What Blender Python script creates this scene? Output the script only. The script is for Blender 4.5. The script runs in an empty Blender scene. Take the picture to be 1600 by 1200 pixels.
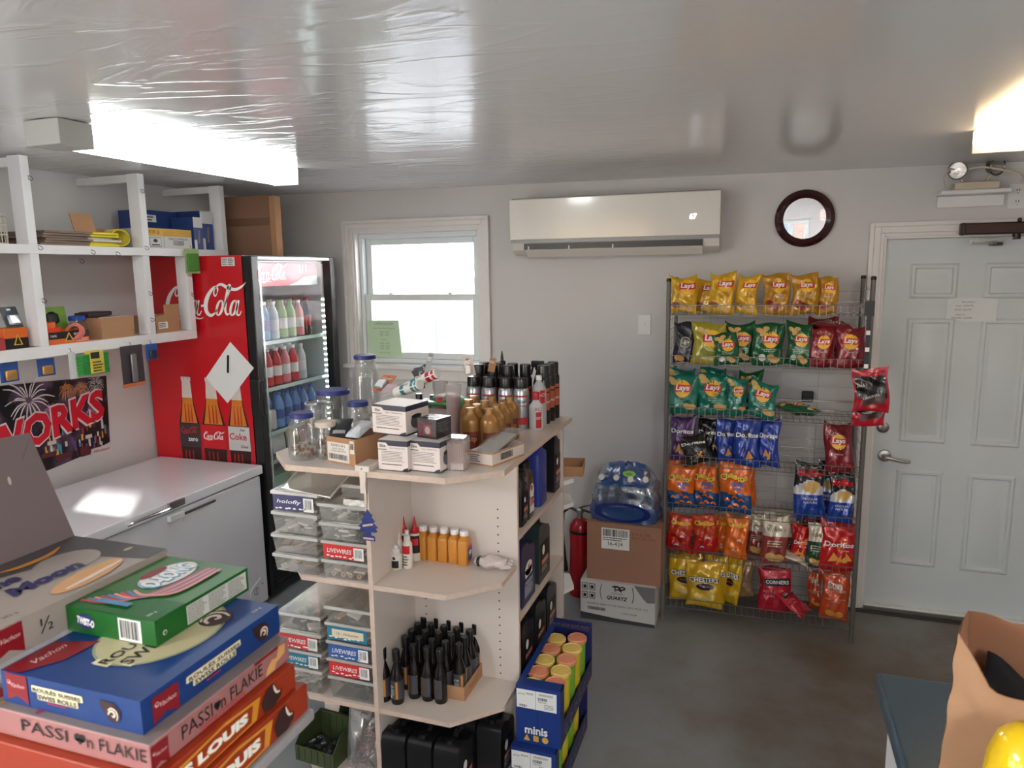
import bpy, bmesh, math, random
import numpy as np
from mathutils import Vector, Matrix, Euler
R = math.radians
PI = math.pi
random.seed(7)
sc = bpy.context.scene
col = sc.collection

# ---------------------------------------------------------------- camera
FPX = 1124.25          # focal length in pixels of the 1600x1200 frame
CAM = Vector((0.0, 0.0, 1.902))
_p, _y, _r = R(8.98727), R(18.99121), R(-0.84507)
_fw = Vector((-math.sin(_y)*math.cos(_p), math.cos(_y)*math.cos(_p), -math.sin(_p)))
_rt = Vector((math.cos(_y), math.sin(_y), 0.0))
_up = _rt.cross(_fw)
_r2 = _rt*math.cos(_r) + _up*math.sin(_r)
_u2 = -_rt*math.sin(_r) + _up*math.cos(_r)
cam_d = bpy.data.cameras.new('camera')
cam_d.sensor_width = 36.0
cam_d.lens = 36.0*FPX/1600.0
cam_d.clip_start = 0.05
cam_d.dof.use_dof = True
cam_d.dof.focus_distance = 3.2
cam_d.dof.aperture_fstop = 7.0
cam = bpy.data.objects.new('camera', cam_d)
col.objects.link(cam)
m3 = Matrix((_r2, _u2, -_fw)).transposed()
cam.matrix_world = Matrix.Translation(CAM) @ m3.to_4x4()
sc.camera = cam

# ---------------------------------------------------------------- light and exposure
sc.view_settings.view_transform = 'Standard'
sc.view_settings.look = 'None'
sc.view_settings.gamma = 1.0
sc.view_settings.use_curve_mapping = False
sc.view_settings.exposure = 1.3
world = bpy.data.worlds.new('winter_sky')
sc.world = world
world.use_nodes = True
wn = world.node_tree.nodes
wl = world.node_tree.links
wn.clear()
w_out = wn.new('ShaderNodeOutputWorld')
w_bg = wn.new('ShaderNodeBackground')
w_sky = wn.new('ShaderNodeTexSky')
w_sky.sky_type = 'HOSEK_WILKIE'
w_sky.turbidity = 4.0
w_sky.ground_albedo = 0.7
SUN_DIR = Vector((-0.56, 0.75, -0.175)).normalized()
w_sky.sun_direction = (-SUN_DIR)
wl.new(w_sky.outputs[0], w_bg.inputs[0])
w_bg.inputs[1].default_value = 20.0
wl.new(w_bg.outputs[0], w_out.inputs[0])
sun_d = bpy.data.lights.new('sun', 'SUN')
sun_d.energy = 20.0
sun_d.angle = R(0.6)
sun_d.color = (1.0, 0.97, 0.93)
sun = bpy.data.objects.new('sun', sun_d)
sun.rotation_euler = SUN_DIR.to_track_quat('-Z', 'Y').to_euler()
sun.location = (6, -7, 6)
col.objects.link(sun)
LENS_COOL = 2.2        # emission of the left ceiling fixture's lens
LENS_WARM = 2.2        # emission of the right one
def portal(loc, rot, sx, sy):
    d = bpy.data.lights.new('window_portal', 'AREA')
    d.shape = 'RECTANGLE'; d.size = sx; d.size_y = sy
    d.cycles.is_portal = True
    o = bpy.data.objects.new('window_portal', d)
    o.location = loc; o.rotation_euler = rot
    col.objects.link(o)

# ---------------------------------------------------------------- pixel -> point helpers
def ray(px, py):
    return _fw + _r2*((px-800)/FPX) - _u2*((py-600)/FPX)
def at_y(px, py, Y):
    d = ray(px, py); return CAM + d*(Y/d.y)
def at_x(px, py, X):
    d = ray(px, py); return CAM + d*(X/d.x)
def at_z(px, py, Z):
    d = ray(px, py); return CAM + d*((Z-CAM.z)/d.z)
def spot(px, pb, pt, wpx, z):
    """a thing standing on plane z: its base pixel, top pixel and pixel width -> x, y, height, width"""
    P = at_z(px, pb, z)
    T = at_y(px, pt, P.y)
    dep = (P-CAM).dot(_fw)
    return P.x, P.y, T.z-z, wpx*dep/FPX

# ---------------------------------------------------------------- materials
def lin(c):
    return tuple(((v/255)/12.92 if v/255 <= 0.04045 else ((v/255+0.055)/1.055)**2.4) for v in c)
_M = {}
def mat(name, rgb, rough=0.5, metal=0.0, var=0.05, scale=12.0, bump=0.0, bscale=60.0, emit=0.0, spec=0.5, coat=0.0, trans=0.0):
    if name in _M: return _M[name]
    m = bpy.data.materials.new(name); m.use_nodes = True
    nt = m.node_tree; b = nt.nodes['Principled BSDF']
    c = lin(rgb)
    b.inputs['Roughness'].default_value = rough
    b.inputs['Metallic'].default_value = metal
    b.inputs['Specular IOR Level'].default_value = spec
    b.inputs['Coat Weight'].default_value = coat
    b.inputs['Coat Roughness'].default_value = 0.08
    b.inputs['Transmission Weight'].default_value = trans
    tc = nt.nodes.new('ShaderNodeTexCoord')
    if var > 0:
        n = nt.nodes.new('ShaderNodeTexNoise'); n.inputs['Scale'].default_value = scale
        n.inputs['Detail'].default_value = 4.0
        nt.links.new(tc.outputs['Object'], n.inputs['Vector'])
        mx = nt.nodes.new('ShaderNodeMix'); mx.data_type = 'RGBA'
        mx.inputs[6].default_value = tuple(v*(1-var) for v in c)+(1,)
        mx.inputs[7].default_value = tuple(min(1, v*(1+var)) for v in c)+(1,)
        nt.links.new(n.outputs['Fac'], mx.inputs[0])
        nt.links.new(mx.outputs[2], b.inputs['Base Color'])
    else:
        b.inputs['Base Color'].default_value = c+(1,)
    if emit > 0:
        b.inputs['Emission Color'].default_value = c+(1,)
        b.inputs['Emission Strength'].default_value = emit
    if bump > 0:
        n2 = nt.nodes.new('ShaderNodeTexNoise'); n2.inputs['Scale'].default_value = bscale
        n2.inputs['Detail'].default_value = 6.0
        nt.links.new(tc.outputs['Object'], n2.inputs['Vector'])
        bp = nt.nodes.new('ShaderNodeBump'); bp.inputs['Strength'].default_value = bump
        bp.inputs['Distance'].default_value = 0.01
        nt.links.new(n2.outputs['Fac'], bp.inputs['Height'])
        nt.links.new(bp.outputs['Normal'], b.inputs['Normal'])
    _M[name] = m
    return m
def clear(name, rgb=(255, 255, 255), refl=0.09, tint=0.94, haze=0.0, rough=0.06):
    """thin clear plastic or glass: see-through with a mirror-like sheen, optional milky share"""
    if name in _M: return _M[name]
    m = bpy.data.materials.new(name); m.use_nodes = True
    nt = m.node_tree; nt.nodes.clear()
    out = nt.nodes.new('ShaderNodeOutputMaterial')
    t = nt.nodes.new('ShaderNodeBsdfTransparent'); c = lin(rgb)
    t.inputs[0].default_value = tuple(v*tint for v in c)+(1,)
    g = nt.nodes.new('ShaderNodeBsdfGlossy'); g.inputs['Roughness'].default_value = rough
    g.inputs[0].default_value = (1, 1, 1, 1)
    lw = nt.nodes.new('ShaderNodeLayerWeight'); lw.inputs[0].default_value = 0.25
    mr = nt.nodes.new('ShaderNodeMapRange')
    mr.inputs[3].default_value = refl*0.5; mr.inputs[4].default_value = min(1.0, refl*6)
    nt.links.new(lw.outputs['Facing'], mr.inputs[0])
    mx = nt.nodes.new('ShaderNodeMixShader')
    nt.links.new(mr.outputs[0], mx.inputs[0])
    nt.links.new(t.outputs[0], mx.inputs[1]); nt.links.new(g.outputs[0], mx.inputs[2])
    last = mx
    if haze > 0:
        d = nt.nodes.new('ShaderNodeBsdfDiffuse'); d.inputs[0].default_value = c+(1,)
        tl = nt.nodes.new('ShaderNodeBsdfTranslucent'); tl.inputs[0].default_value = c+(1,)
        m0 = nt.nodes.new('ShaderNodeMixShader'); m0.inputs[0].default_value = 0.4
        nt.links.new(d.outputs[0], m0.inputs[1]); nt.links.new(tl.outputs[0], m0.inputs[2])
        m2 = nt.nodes.new('ShaderNodeMixShader'); m2.inputs[0].default_value = haze
        nt.links.new(mx.outputs[0], m2.inputs[1]); nt.links.new(m0.outputs[0], m2.inputs[2])
        last = m2
    nt.links.new(last.outputs[0], out.inputs[0])
    _M[name] = m
    return m
WHITE = mat('white_print', (236, 236, 232), 0.5, var=0.0)
BLACK = mat('black_print', (22, 22, 24), 0.5, var=0.0)
RED = mat('red_print', (196, 24, 36), 0.4, var=0.0)
CHROME = mat('chrome', (205, 205, 205), 0.2, 1.0, 0.03)
CARD = mat('brown_cardboard', (176, 132, 96), 0.85, var=0.08, scale=8, bump=0.1)
CARD_IN = mat('raw_cardboard_inside', (150, 110, 76), 0.9, var=0.08)
PLASTIC_BK = mat('black_plastic', (20, 20, 22), 0.35, var=0.05)
PLASTIC_W = mat('white_plastic', (226, 226, 222), 0.4, var=0.03)
WOODWHITE = mat('white_melamine', (214, 202, 192), 0.35, var=0.04, scale=5)
WOODEDGE = mat('worn_white_edge', (206, 184, 168), 0.6, var=0.16, scale=60)
PAINTWOOD = mat('white_painted_wood', (232, 230, 230), 0.45, var=0.04, scale=9, bump=0.08)
GLASS = clear('clear_glass', refl=0.06)
JARP = clear('clear_jar_plastic', (238, 240, 240), refl=0.12, tint=0.93, haze=0.07)
BAGP = clear('clear_bag_film', (240, 240, 240), refl=0.22, tint=0.93, haze=0.12, rough=0.12)

# ---------------------------------------------------------------- mesh builder
def planeT(o, U, V, N=None):
    o = Vector(o); U = Vector(U); V = Vector(V)
    N = U.cross(V).normalized() if N is None else Vector(N)
    return lambda u, v, h=0.0: o + U*u + V*v + N*h
_TX = {}
def text_mesh(s, shear=0.0, bold=0.0, res=2):
    k = (s, shear, bold, res)
    if k in _TX: return _TX[k]
    cu = bpy.data.curves.new('t', 'FONT'); cu.body = s; cu.shear = shear; cu.offset = bold; cu.resolution_u = res
    o = bpy.data.objects.new('t', cu); col.objects.link(o)
    dg = bpy.context.evaluated_depsgraph_get()
    me = o.evaluated_get(dg).to_mesh()
    V = [(v.co.x, v.co.y) for v in me.vertices]; Fs = [tuple(p.vertices) for p in me.polygons]
    o.evaluated_get(dg).to_mesh_clear()
    bpy.data.objects.remove(o); bpy.data.curves.remove(cu)
    x0 = min(v[0] for v in V); x1 = max(v[0] for v in V); y0 = min(v[1] for v in V); y1 = max(v[1] for v in V)
    V = [((a-(x0+x1)/2), (b-(y0+y1)/2)) for a, b in V]
    _TX[k] = (V, Fs, x1-x0, y1-y0)
    return _TX[k]
class MB:
    def __init__(s):
        s.v = []; s.f = []; s.m = []; s.mats = []
    def mi(s, m):
        if m not in s.mats: s.mats.append(m)
        return s.mats.index(m)
    def add(s, V, F, m):
        b = len(s.v); s.v += [tuple(v) for v in V]
        k = s.mi(m)
        for f in F: s.f.append(tuple(b+i for i in f)); s.m.append(k)
        return s
    def box(s, x0, x1, y0, y1, z0, z1, m, mz=None, my=None, mx=None, M=None):
        V = [Vector((x, y, z)) for z in (z0, z1) for y in (y0, y1) for x in (x0, x1)]
        if M: V = [M @ v for v in V]
        b = len(s.v); s.v += [tuple(v) for v in V]
        for f, mm in (((0, 2, 3, 1), m), ((4, 5, 7, 6), mz or m), ((0, 1, 5, 4), my or m), ((2, 6, 7, 3), my or m), ((0, 4, 6, 2), mx or m), ((1, 3, 7, 5), mx or m)):
            s.f.append(tuple(b+i for i in f)); s.m.append(s.mi(mm))
        return s
    def open_box(s, x0, x1, y0, y1, z0, z1, t, m, mi=None):
        mi = mi or m
        s.box(x0, x1, y0, y1, z0, z0+t, m)
        s.box(x0, x0+t, y0, y1, z0+t, z1, m); s.box(x1-t, x1, y0, y1, z0+t, z1, m)
        s.box(x0+t, x1-t, y0, y0+t, z0+t, z1, m); s.box(x0+t, x1-t, y1-t, y1, z0+t, z1, m)
        return s
    def prism(s, poly, T, h0, h1, m, mside=None):
        n = len(poly); ar = sum(poly[i][0]*poly[(i+1) % n][1]-poly[(i+1) % n][0]*poly[i][1] for i in range(n))
        if ar < 0: poly = poly[::-1]
        V = [T(u, v, h0) for u, v in poly]+[T(u, v, h1) for u, v in poly]
        s.add(V, [tuple(range(n-1, -1, -1)), tuple(range(n, 2*n))], m)
        s.add(V, [(i, (i+1) % n, n+(i+1) % n, n+i) for i in range(n)], mside or m)
        return s
    def poly(s, pts, T, h, m):
        n = len(pts); ar = sum(pts[i][0]*pts[(i+1) % n][1]-pts[(i+1) % n][0]*pts[i][1] for i in range(n))
        if ar < 0: pts = pts[::-1]
        return s.add([T(u, v, h) for u, v in pts], [tuple(range(n))], m)
    def rect(s, T, u0, u1, v0, v1, m, h=0.0006, n=1, k=1):
        V = []; F = []
        for j in range(k+1):
            for i in range(n+1): V.append(T(u0+(u1-u0)*i/n, v0+(v1-v0)*j/k, h))
        for j in range(k):
            for i in range(n):
                a = j*(n+1)+i; F.append((a, a+1, a+n+2, a+n+1))
        return s.add(V, F, m)
    def disc(s, T, u, v, ru, rv, m, h=0.0006, n=24, rings=1, rot=0.0):
        V = [T(u, v, h)]; F = []
        c, sn = math.cos(rot), math.sin(rot)
        for r in range(1, rings+1):
            for i in range(n):
                a = 2*PI*i/n; x = ru*r/rings*math.cos(a); y = rv*r/rings*math.sin(a)
                V.append(T(u+x*c-y*sn, v+x*sn+y*c, h))
        for i in range(n):
            F.append((0, 1+i, 1+(i+1) % n))
            for r in range(rings-1):
                a = 1+r*n; F.append((a+i, a+n+i, a+n+(i+1) % n, a+(i+1) % n))
        return s.add(V, F, m)
    def strip(s, T, pts, m, h=0.001, sub=5):
        """a brush stroke: pts = (u, v, width) smoothed by Catmull-Rom"""
        P = []
        q = [pts[0]]+list(pts)+[pts[-1]]
        for i in range(1, len(q)-2):
            for k in range(sub):
                t = k/sub; a, b, c, d = q[i-1], q[i], q[i+1], q[i+2]
                P.append(tuple(0.5*(2*b[j]+(c[j]-a[j])*t+(2*a[j]-5*b[j]+4*c[j]-d[j])*t*t+(3*b[j]-a[j]-3*c[j]+d[j])*t**3) for j in range(3)))
        P.append(pts[-1]); V = []; F = []
        for i, p in enumerate(P):
            a = P[max(0, i-1)]; b = P[min(len(P)-1, i+1)]
            dx, dy = b[0]-a[0], b[1]-a[1]; L = math.hypot(dx, dy) or 1
            nx, ny = -dy/L, dx/L; w = max(p[2], 0.0)/2
            V += [T(p[0]-nx*w, p[1]-ny*w, h), T(p[0]+nx*w, p[1]+ny*w, h)]
        for i in range(len(P)-1): F.append((2*i, 2*i+2, 2*i+3, 2*i+1))
        return s.add(V, F, m)
    def txt(s, t, T, u, v, m, w=None, h=None, shear=0.0, bold=0.0, lift=0.0012, rot=0.0, res=2, maxe=None):
        V, Fs, W, H = text_mesh(t, shear, bold, res)
        if w is None and h is None: h = 0.01
        sx = w/W if w else h/H
        sy = h/H if h else w/W
        c, sn = math.cos(rot), math.sin(rot)
        Q = [(x*sx, y*sy) for x, y in V]
        Q = [(u+x*c-y*sn, v+x*sn+y*c) for x, y in Q]
        if maxe:
            T3 = []
            for f in Fs:
                for i in range(1, len(f)-1): T3.append((Q[f[0]], Q[f[i]], Q[f[i+1]]))
            out = []
            while T3:
                a, b, c2 = T3.pop()
                e = [math.dist(a, b), math.dist(b, c2), math.dist(c2, a)]; k = e.index(max(e))
                if e[k] <= maxe: out.append((a, b, c2)); continue
                if k == 0: mm = ((a[0]+b[0])/2, (a[1]+b[1])/2); T3 += [(a, mm, c2), (mm, b, c2)]
                elif k == 1: mm = ((b[0]+c2[0])/2, (b[1]+c2[1])/2); T3 += [(a, b, mm), (a, mm, c2)]
                else: mm = ((a[0]+c2[0])/2, (a[1]+c2[1])/2); T3 += [(a, b, mm), (mm, b, c2)]
            vv = [T(*p, lift) for tr in out for p in tr]
            return s.add(vv, [(3*i, 3*i+1, 3*i+2) for i in range(len(out))], m)
        return s.add([T(x, y, lift) for x, y in Q], Fs, m)
    def lathe(s, prof, m, n=20, x=0, y=0, z=0, M=None, sx=1.0, sy=1.0, rot=0.0):
        """prof: list of (r, z[, material]) ; material colours the band that starts there"""
        V = []; rows = len(prof)
        for p in prof:
            for i in range(n):
                a = 2*PI*i/n+rot
                q = Vector((x+p[0]*math.cos(a)*sx, y+p[0]*math.sin(a)*sy, z+p[1]))
                V.append(M @ q if M else q)
        b = len(s.v); s.v += [tuple(v) for v in V]
        cur = m
        for j in range(rows-1):
            if len(prof[j]) > 2: cur = prof[j][2]
            k = s.mi(cur)
            for i in range(n):
                s.f.append((b+j*n+i, b+j*n+(i+1) % n, b+(j+1)*n+(i+1) % n, b+(j+1)*n+i)); s.m.append(k)
        s.f.append(tuple(b+i for i in range(n-1, -1, -1))); s.m.append(s.mi(prof[0][2] if len(prof[0]) > 2 else m))
        s.f.append(tuple(b+(rows-1)*n+i for i in range(n))); s.m.append(s.mi(cur))
        return s
    def tube(s, pts, r, m, n=6, closed=False, cap=True):
        pts = [Vector(p) for p in pts]; V = []; N = len(pts)
        prev = None
        for i, p in enumerate(pts):
            if closed: d = pts[(i+1) % N]-pts[i-1]
            else: d = pts[min(N-1, i+1)]-pts[max(0, i-1)]
            d.normalize()
            if prev is None:
                a = Vector((0, 0, 1)) if abs(d.z) < 0.9 else Vector((1, 0, 0))
                e = d.cross(a).normalized()
            else: e = (prev-d*prev.dot(d)).normalized()
            prev = e; g = d.cross(e)
            rr = r[i] if isinstance(r, (list, tuple)) else r
            for k in range(n):
                t = 2*PI*k/n+PI/4; V.append(p+e*math.cos(t)*rr+g*math.sin(t)*rr)
        F = []
        for i in range(N if closed else N-1):
            j = (i+1) % N
            for k in range(n): F.append((i*n+k, i*n+(k+1) % n, j*n+(k+1) % n, j*n+k))
        if cap and not closed: F += [tuple(range(n-1, -1, -1)), tuple((N-1)*n+k for k in range(n))]
        return s.add(V, F, m)
    def bar(s, a, b, w, t, m, upv=(0, 0, 1)):
        a = Vector(a); b = Vector(b); d = (b-a).normalized(); e = d.cross(Vector(upv)).normalized()*w/2; g = e.cross(d).normalized()*t/2
        V = [p+e*i+g*j for p in (a, b) for i, j in ((-1, -1), (1, -1), (1, 1), (-1, 1))]
        return s.add(V, [(0, 3, 2, 1), (4, 5, 6, 7), (0, 1, 5, 4), (1, 2, 6, 5), (2, 3, 7, 6), (3, 0, 4, 7)], m)
    def grid(s, fn, nu, nv, m, wrap=False, mf=None):
        V = [fn(i/nu, j/nv) for j in range(nv+1) for i in range(nu+1)]
        b = len(s.v); s.v += [tuple(v) for v in V]
        for j in range(nv):
            for i in range(nu):
                a = b+j*(nu+1)+i; s.f.append((a, a+1, a+nu+2, a+nu+1))
                s.m.append(s.mi(mf((i+.5)/nu, (j+.5)/nv) if mf else m))
        return s
    def build(s, name, parent=None, bevel=0.0, seg=2, loc=None, rot=None, solid=0.0, subd=0, ang=0.6):
        me = bpy.data.meshes.new(name); me.from_pydata(s.v, [], s.f)
        for m in s.mats: me.materials.append(m)
        me.polygons.foreach_set('material_index', s.m)
        me.polygons.foreach_set('use_smooth', [True]*len(s.f))
        me.update()
        me.set_sharp_from_angle(angle=ang)
        o = bpy.data.objects.new(name, me); col.objects.link(o)
        if parent: o.parent = parent
        if loc is not None: o.location = loc
        if rot is not None: o.rotation_euler = rot
        if bevel:
            b = o.modifiers.new('b', 'BEVEL'); b.width = bevel; b.segments = seg; b.limit_method = 'ANGLE'; b.angle_limit = R(50)
        if solid:
            k = o.modifiers.new('s', 'SOLIDIFY'); k.thickness = solid
        if subd:
            k = o.modifiers.new('u', 'SUBSURF'); k.levels = subd; k.render_levels = subd
        return o

def tag(o, label=None, cat=None, group=None, kind=None):
    if label: o['label'] = label
    if cat: o['category'] = cat
    if group: o['group'] = group
    if kind: o['kind'] = kind
    return o
def thing(name, label, cat, loc=(0, 0, 0), rz=0.0, group=None, rot=None):
    o = bpy.data.objects.new(name, None); col.objects.link(o)
    o.empty_display_size = 0.05
    o.location = loc; o.rotation_euler = rot or (0, 0, rz)
    return tag(o, label, cat, group)
KIDS = {}
def dup(root, loc=None, rz=None, label=None, group=None, rot=None, scale=None):
    r = root.copy(); col.objects.link(r)
    if loc is not None: r.location = loc
    if rz is not None: r.rotation_euler = (0, 0, rz)
    if rot is not None: r.rotation_euler = rot
    if scale is not None: r.scale = scale
    if label: r['label'] = label
    if group: r['group'] = group
    for ch in [o for o in col.objects if o.parent == root]:
        c = ch.copy(); col.objects.link(c); c.parent = r
        for g in [o for o in col.objects if o.parent == ch]:
            d = g.copy(); col.objects.link(d); d.parent = c
    return r
def struct(o): o['kind'] = 'structure'; return o
def barcode(mb, T, u0, u1, v0, v1, m=None, n=22, seed=1):
    rnd = random.Random(seed); m = m or BLACK
    x = u0
    while x < u1:
        w = (u1-u0)/n*rnd.choice((0.4, 0.6, 1.0)); mb.rect(T, x, min(u1, x+w), v0, v1, m, 0.0010); x += w+(u1-u0)/n*rnd.choice((0.4, 0.7))
def lines(mb, T, u0, u1, v0, v1, n, m, fill=0.35, seed=0, gaps=True):
    """rows of illegible small print"""
    rnd = random.Random(seed); dv = (v1-v0)/n
    for i in range(n):
        y = v1-(i+0.5)*dv; x = u0; e = u1-(u1-u0)*(0.25*rnd.random())
        while x < e:
            w = (u1-u0)*rnd.uniform(0.05, 0.16) if gaps else e-x
            mb.rect(T, x, min(e, x+w), y-dv*fill/2, y+dv*fill/2, m, 0.0010); x += w+(u1-u0)*0.018
# --- the flowing drink-maker script, drawn stroke by stroke in a 3.55 x 1 field
def _arc(cx, cy, rx, ry, a0, a1, n, w0, w1, tilt=0.0):
    out = []
    for i in range(n+1):
        t = i/n; a = R(a0+(a1-a0)*t); x = rx*math.cos(a); y = ry*math.sin(a)
        w = w0+(w1-w0)*abs(math.cos(a))
        out.append((cx+x+y*tilt, cy+y, w))
    return out
def cola_script(mb, T, u, v, W, m, part=None, h=0.0012):
    k = W/3.55
    Tt = lambda a, b, hh=0.0: T(u+(a-1.775)*k, v+(b-0.45)*k, hh)
    def st(p): mb.strip(Tt, p, m, h)
    S = 0.34
    def C(x, big):
        st([(x+0.62, 0.80, .02), (x+0.66, 0.94, .07), (x+0.56, 1.02, .06), (x+0.42, 0.93, .10), (x+0.22, 0.70, .15), (x+0.10, 0.42, .17), (x+0.12, 0.16, .15), (x+0.28, 0.04, .11), (x+0.46, 0.12, .06), (x+0.60, 0.28, .03)])
        st([(x+0.62, 0.80, .02), (x+0.54, 0.70, .05), (x+0.48, 0.78, .06), (x+0.52, 0.92, .04), (x+0.60, 1.0, .03)])
    def ring(x, y=0.30, rx=0.115, ry=0.25):
        st(_arc(x, y, rx, ry, 70, 440, 14, .045, .10, S))
    def lc(x):
        st(_arc(x, 0.30, 0.115, 0.25, 50, 300, 10, .045, .10, S))
    def la(x):
        ring(x); st([(x+0.24, 0.56, .08), (x+0.15, 0.30, .09), (x+0.12, 0.10, .08), (x+0.22, 0.06, .05), (x+0.32, 0.20, .03)])
    C(0.0, 1)
    ring(0.70); lc(0.98); la(1.24)
    st([(1.56, 0.36, .07), (1.68, 0.38, .07)])
    C(1.66, 1)
    ring(2.34)
    st([(2.52, 0.30, .04), (2.72, 0.70, .05), (2.86, 1.02, .06), (2.78, 1.05, .07), (2.66, 0.70, .10), (2.57, 0.28, .10), (2.62, 0.08, .08), (2.74, 0.12, .04)])
    la(2.92)
    # swash of the second C over the letters and tail of the first one beneath
    st([(2.18, 0.96, .03), (2.45, 1.10, .09), (2.75, 0.98, .12), (3.05, 0.92, .10), (3.32, 1.02, .07), (3.50, 1.16, .01)])
    st([(0.30, 0.03, .05), (0.55, -0.06, .09), (0.95, -0.10, .12), (1.20, -0.02, .09), (1.45, -0.08, .04), (1.62, -0.03, .01)])
# ================================================================ ROOM
XL, XR, YF, YN, ZC = -3.42, 2.3, 4.224, -2.6, 2.415
wallm = mat('warm_white_wall_paint', (208, 205, 204), 0.6, var=0.03, scale=2.0, bump=0.05, bscale=30)
# floor: grey deck paint, worn to brown-black in the walkway
fm = bpy.data.materials.new('grey_painted_worn_floor'); fm.use_nodes = True
nt = fm.node_tree; b = nt.nodes['Principled BSDF']; b.inputs['Roughness'].default_value = 0.42
tc = nt.nodes.new('ShaderNodeTexCoord')
n1 = nt.nodes.new('ShaderNodeTexNoise'); n1.inputs['Scale'].default_value = 1.6; n1.inputs['Detail'].default_value = 8; n1.inputs['Roughness'].default_value = 0.65
n2 = nt.nodes.new('ShaderNodeTexNoise'); n2.inputs['Scale'].default_value = 26; n2.inputs['Detail'].default_value = 8; n2.inputs['Roughness'].default_value = 0.75
nt.links.new(tc.outputs['Object'], n1.inputs[0]); nt.links.new(tc.outputs['Object'], n2.inputs[0])
sp = nt.nodes.new('ShaderNodeSeparateXYZ'); nt.links.new(tc.outputs['Object'], sp.inputs[0])
mr = nt.nodes.new('ShaderNodeMapRange'); mr.inputs[1].default_value = -0.6; mr.inputs[2].default_value = 1.0
nt.links.new(sp.outputs[0], mr.inputs[0])
ad = nt.nodes.new('ShaderNodeMath'); ad.operation = 'MULTIPLY_ADD'; ad.inputs[1].default_value = 0.38
nt.links.new(mr.outputs[0], ad.inputs[0]); nt.links.new(n1.outputs[0], ad.inputs[2])
r1 = nt.nodes.new('ShaderNodeValToRGB'); r1.color_ramp.elements[0].position = 0.52; r1.color_ramp.elements[1].position = 0.86
r1.color_ramp.elements[0].color = lin((136, 140, 142))+(1,); r1.color_ramp.elements[1].color = lin((108, 98, 86))+(1,)
nt.links.new(ad.outputs[0], r1.inputs[0])
r2 = nt.nodes.new('ShaderNodeValToRGB'); r2.color_ramp.elements[0].position = 0.60; r2.color_ramp.elements[1].position = 0.74
r2.color_ramp.elements[0].color = (0, 0, 0, 1); r2.color_ramp.elements[1].color = (0.35, 0.35, 0.35, 1)
nt.links.new(n2.outputs[0], r2.inputs[0])
mx = nt.nodes.new('ShaderNodeMix'); mx.data_type = 'RGBA'
nt.links.new(r2.outputs[0], mx.inputs[0]); nt.links.new(r1.outputs[0], mx.inputs[6]); mx.inputs[7].default_value = lin((124, 108, 88))+(1,)
nt.links.new(mx.outputs[2], b.inputs['Base Color'])
bp = nt.nodes.new('ShaderNodeBump'); bp.inputs[0].default_value = 0.25; bp.inputs[1].default_value = 0.004
nt.links.new(n2.outputs[0], bp.inputs['Height']); nt.links.new(bp.outputs[0], b.inputs['Normal'])
struct(MB().box(XL-.1, XR+.1, YN-.1, YF+.1, -0.1, 0, fm).build('floor'))
# ceiling: semi-gloss grey-white paint over wrinkled board joints
cm = bpy.data.materials.new('semigloss_ceiling_paint'); cm.use_nodes = True
nt = cm.node_tree; b = nt.nodes['Principled BSDF']; b.inputs['Base Color'].default_value = lin((228, 227, 226))+(1,)
b.inputs['Roughness'].default_value = 0.16; b.inputs['Specular IOR Level'].default_value = 0.9
tc = nt.nodes.new('ShaderNodeTexCoord')
mp = nt.nodes.new('ShaderNodeMapping'); mp.inputs['Scale'].default_value = (0.5, 1.6, 1)
mp.inputs['Rotation'].default_value = (0, 0, R(-8))
nt.links.new(tc.outputs['Object'], mp.inputs[0])
n1 = nt.nodes.new('ShaderNodeTexNoise'); n1.inputs['Scale'].default_value = 3.0; n1.inputs['Detail'].default_value = 3; n1.inputs['Distortion'].default_value = 1.2
n3 = nt.nodes.new('ShaderNodeTexNoise'); n3.inputs['Scale'].default_value = 160; n3.inputs['Detail'].default_value = 3
nt.links.new(mp.outputs[0], n1.inputs[0]); nt.links.new(tc.outputs['Object'], n3.inputs[0])
sp = nt.nodes.new('ShaderNodeSeparateXYZ'); nt.links.new(tc.outputs['Object'], sp.inputs[0])
mrx = nt.nodes.new('ShaderNodeMapRange'); mrx.inputs[1].default_value = 0.0; mrx.inputs[2].default_value = -1.4; mrx.inputs[3].default_value = 0.03; mrx.inputs[4].default_value = 1.0
nt.links.new(sp.outputs[0], mrx.inputs[0])
rid = nt.nodes.new('ShaderNodeValToRGB'); e = rid.color_ramp.elements; e[0].position = 0.45; e[1].position = 0.55
e[0].color = (0, 0, 0, 1); e[1].color = (0, 0, 0, 1); q = e.new(0.5); q.color = (1, 1, 1, 1)
nt.links.new(n1.outputs[0], rid.inputs[0])
ml = nt.nodes.new('ShaderNodeMath'); ml.operation = 'MULTIPLY'
nt.links.new(rid.outputs[0], ml.inputs[0]); nt.links.new(mrx.outputs[0], ml.inputs[1])
b1 = nt.nodes.new('ShaderNodeBump'); b1.inputs[0].default_value = 0.12; b1.inputs[1].default_value = 0.01
b2 = nt.nodes.new('ShaderNodeBump'); b2.inputs[0].default_value = 0.06; b2.inputs[1].default_value = 0.002
nt.links.new(ml.outputs[0], b1.inputs['Height']); nt.links.new(n3.outputs[0], b2.inputs['Height'])
nt.links.new(b1.outputs[0], b2.inputs['Normal']); nt.links.new(b2.outputs[0], b.inputs['Normal'])
mb = MB()
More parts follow.
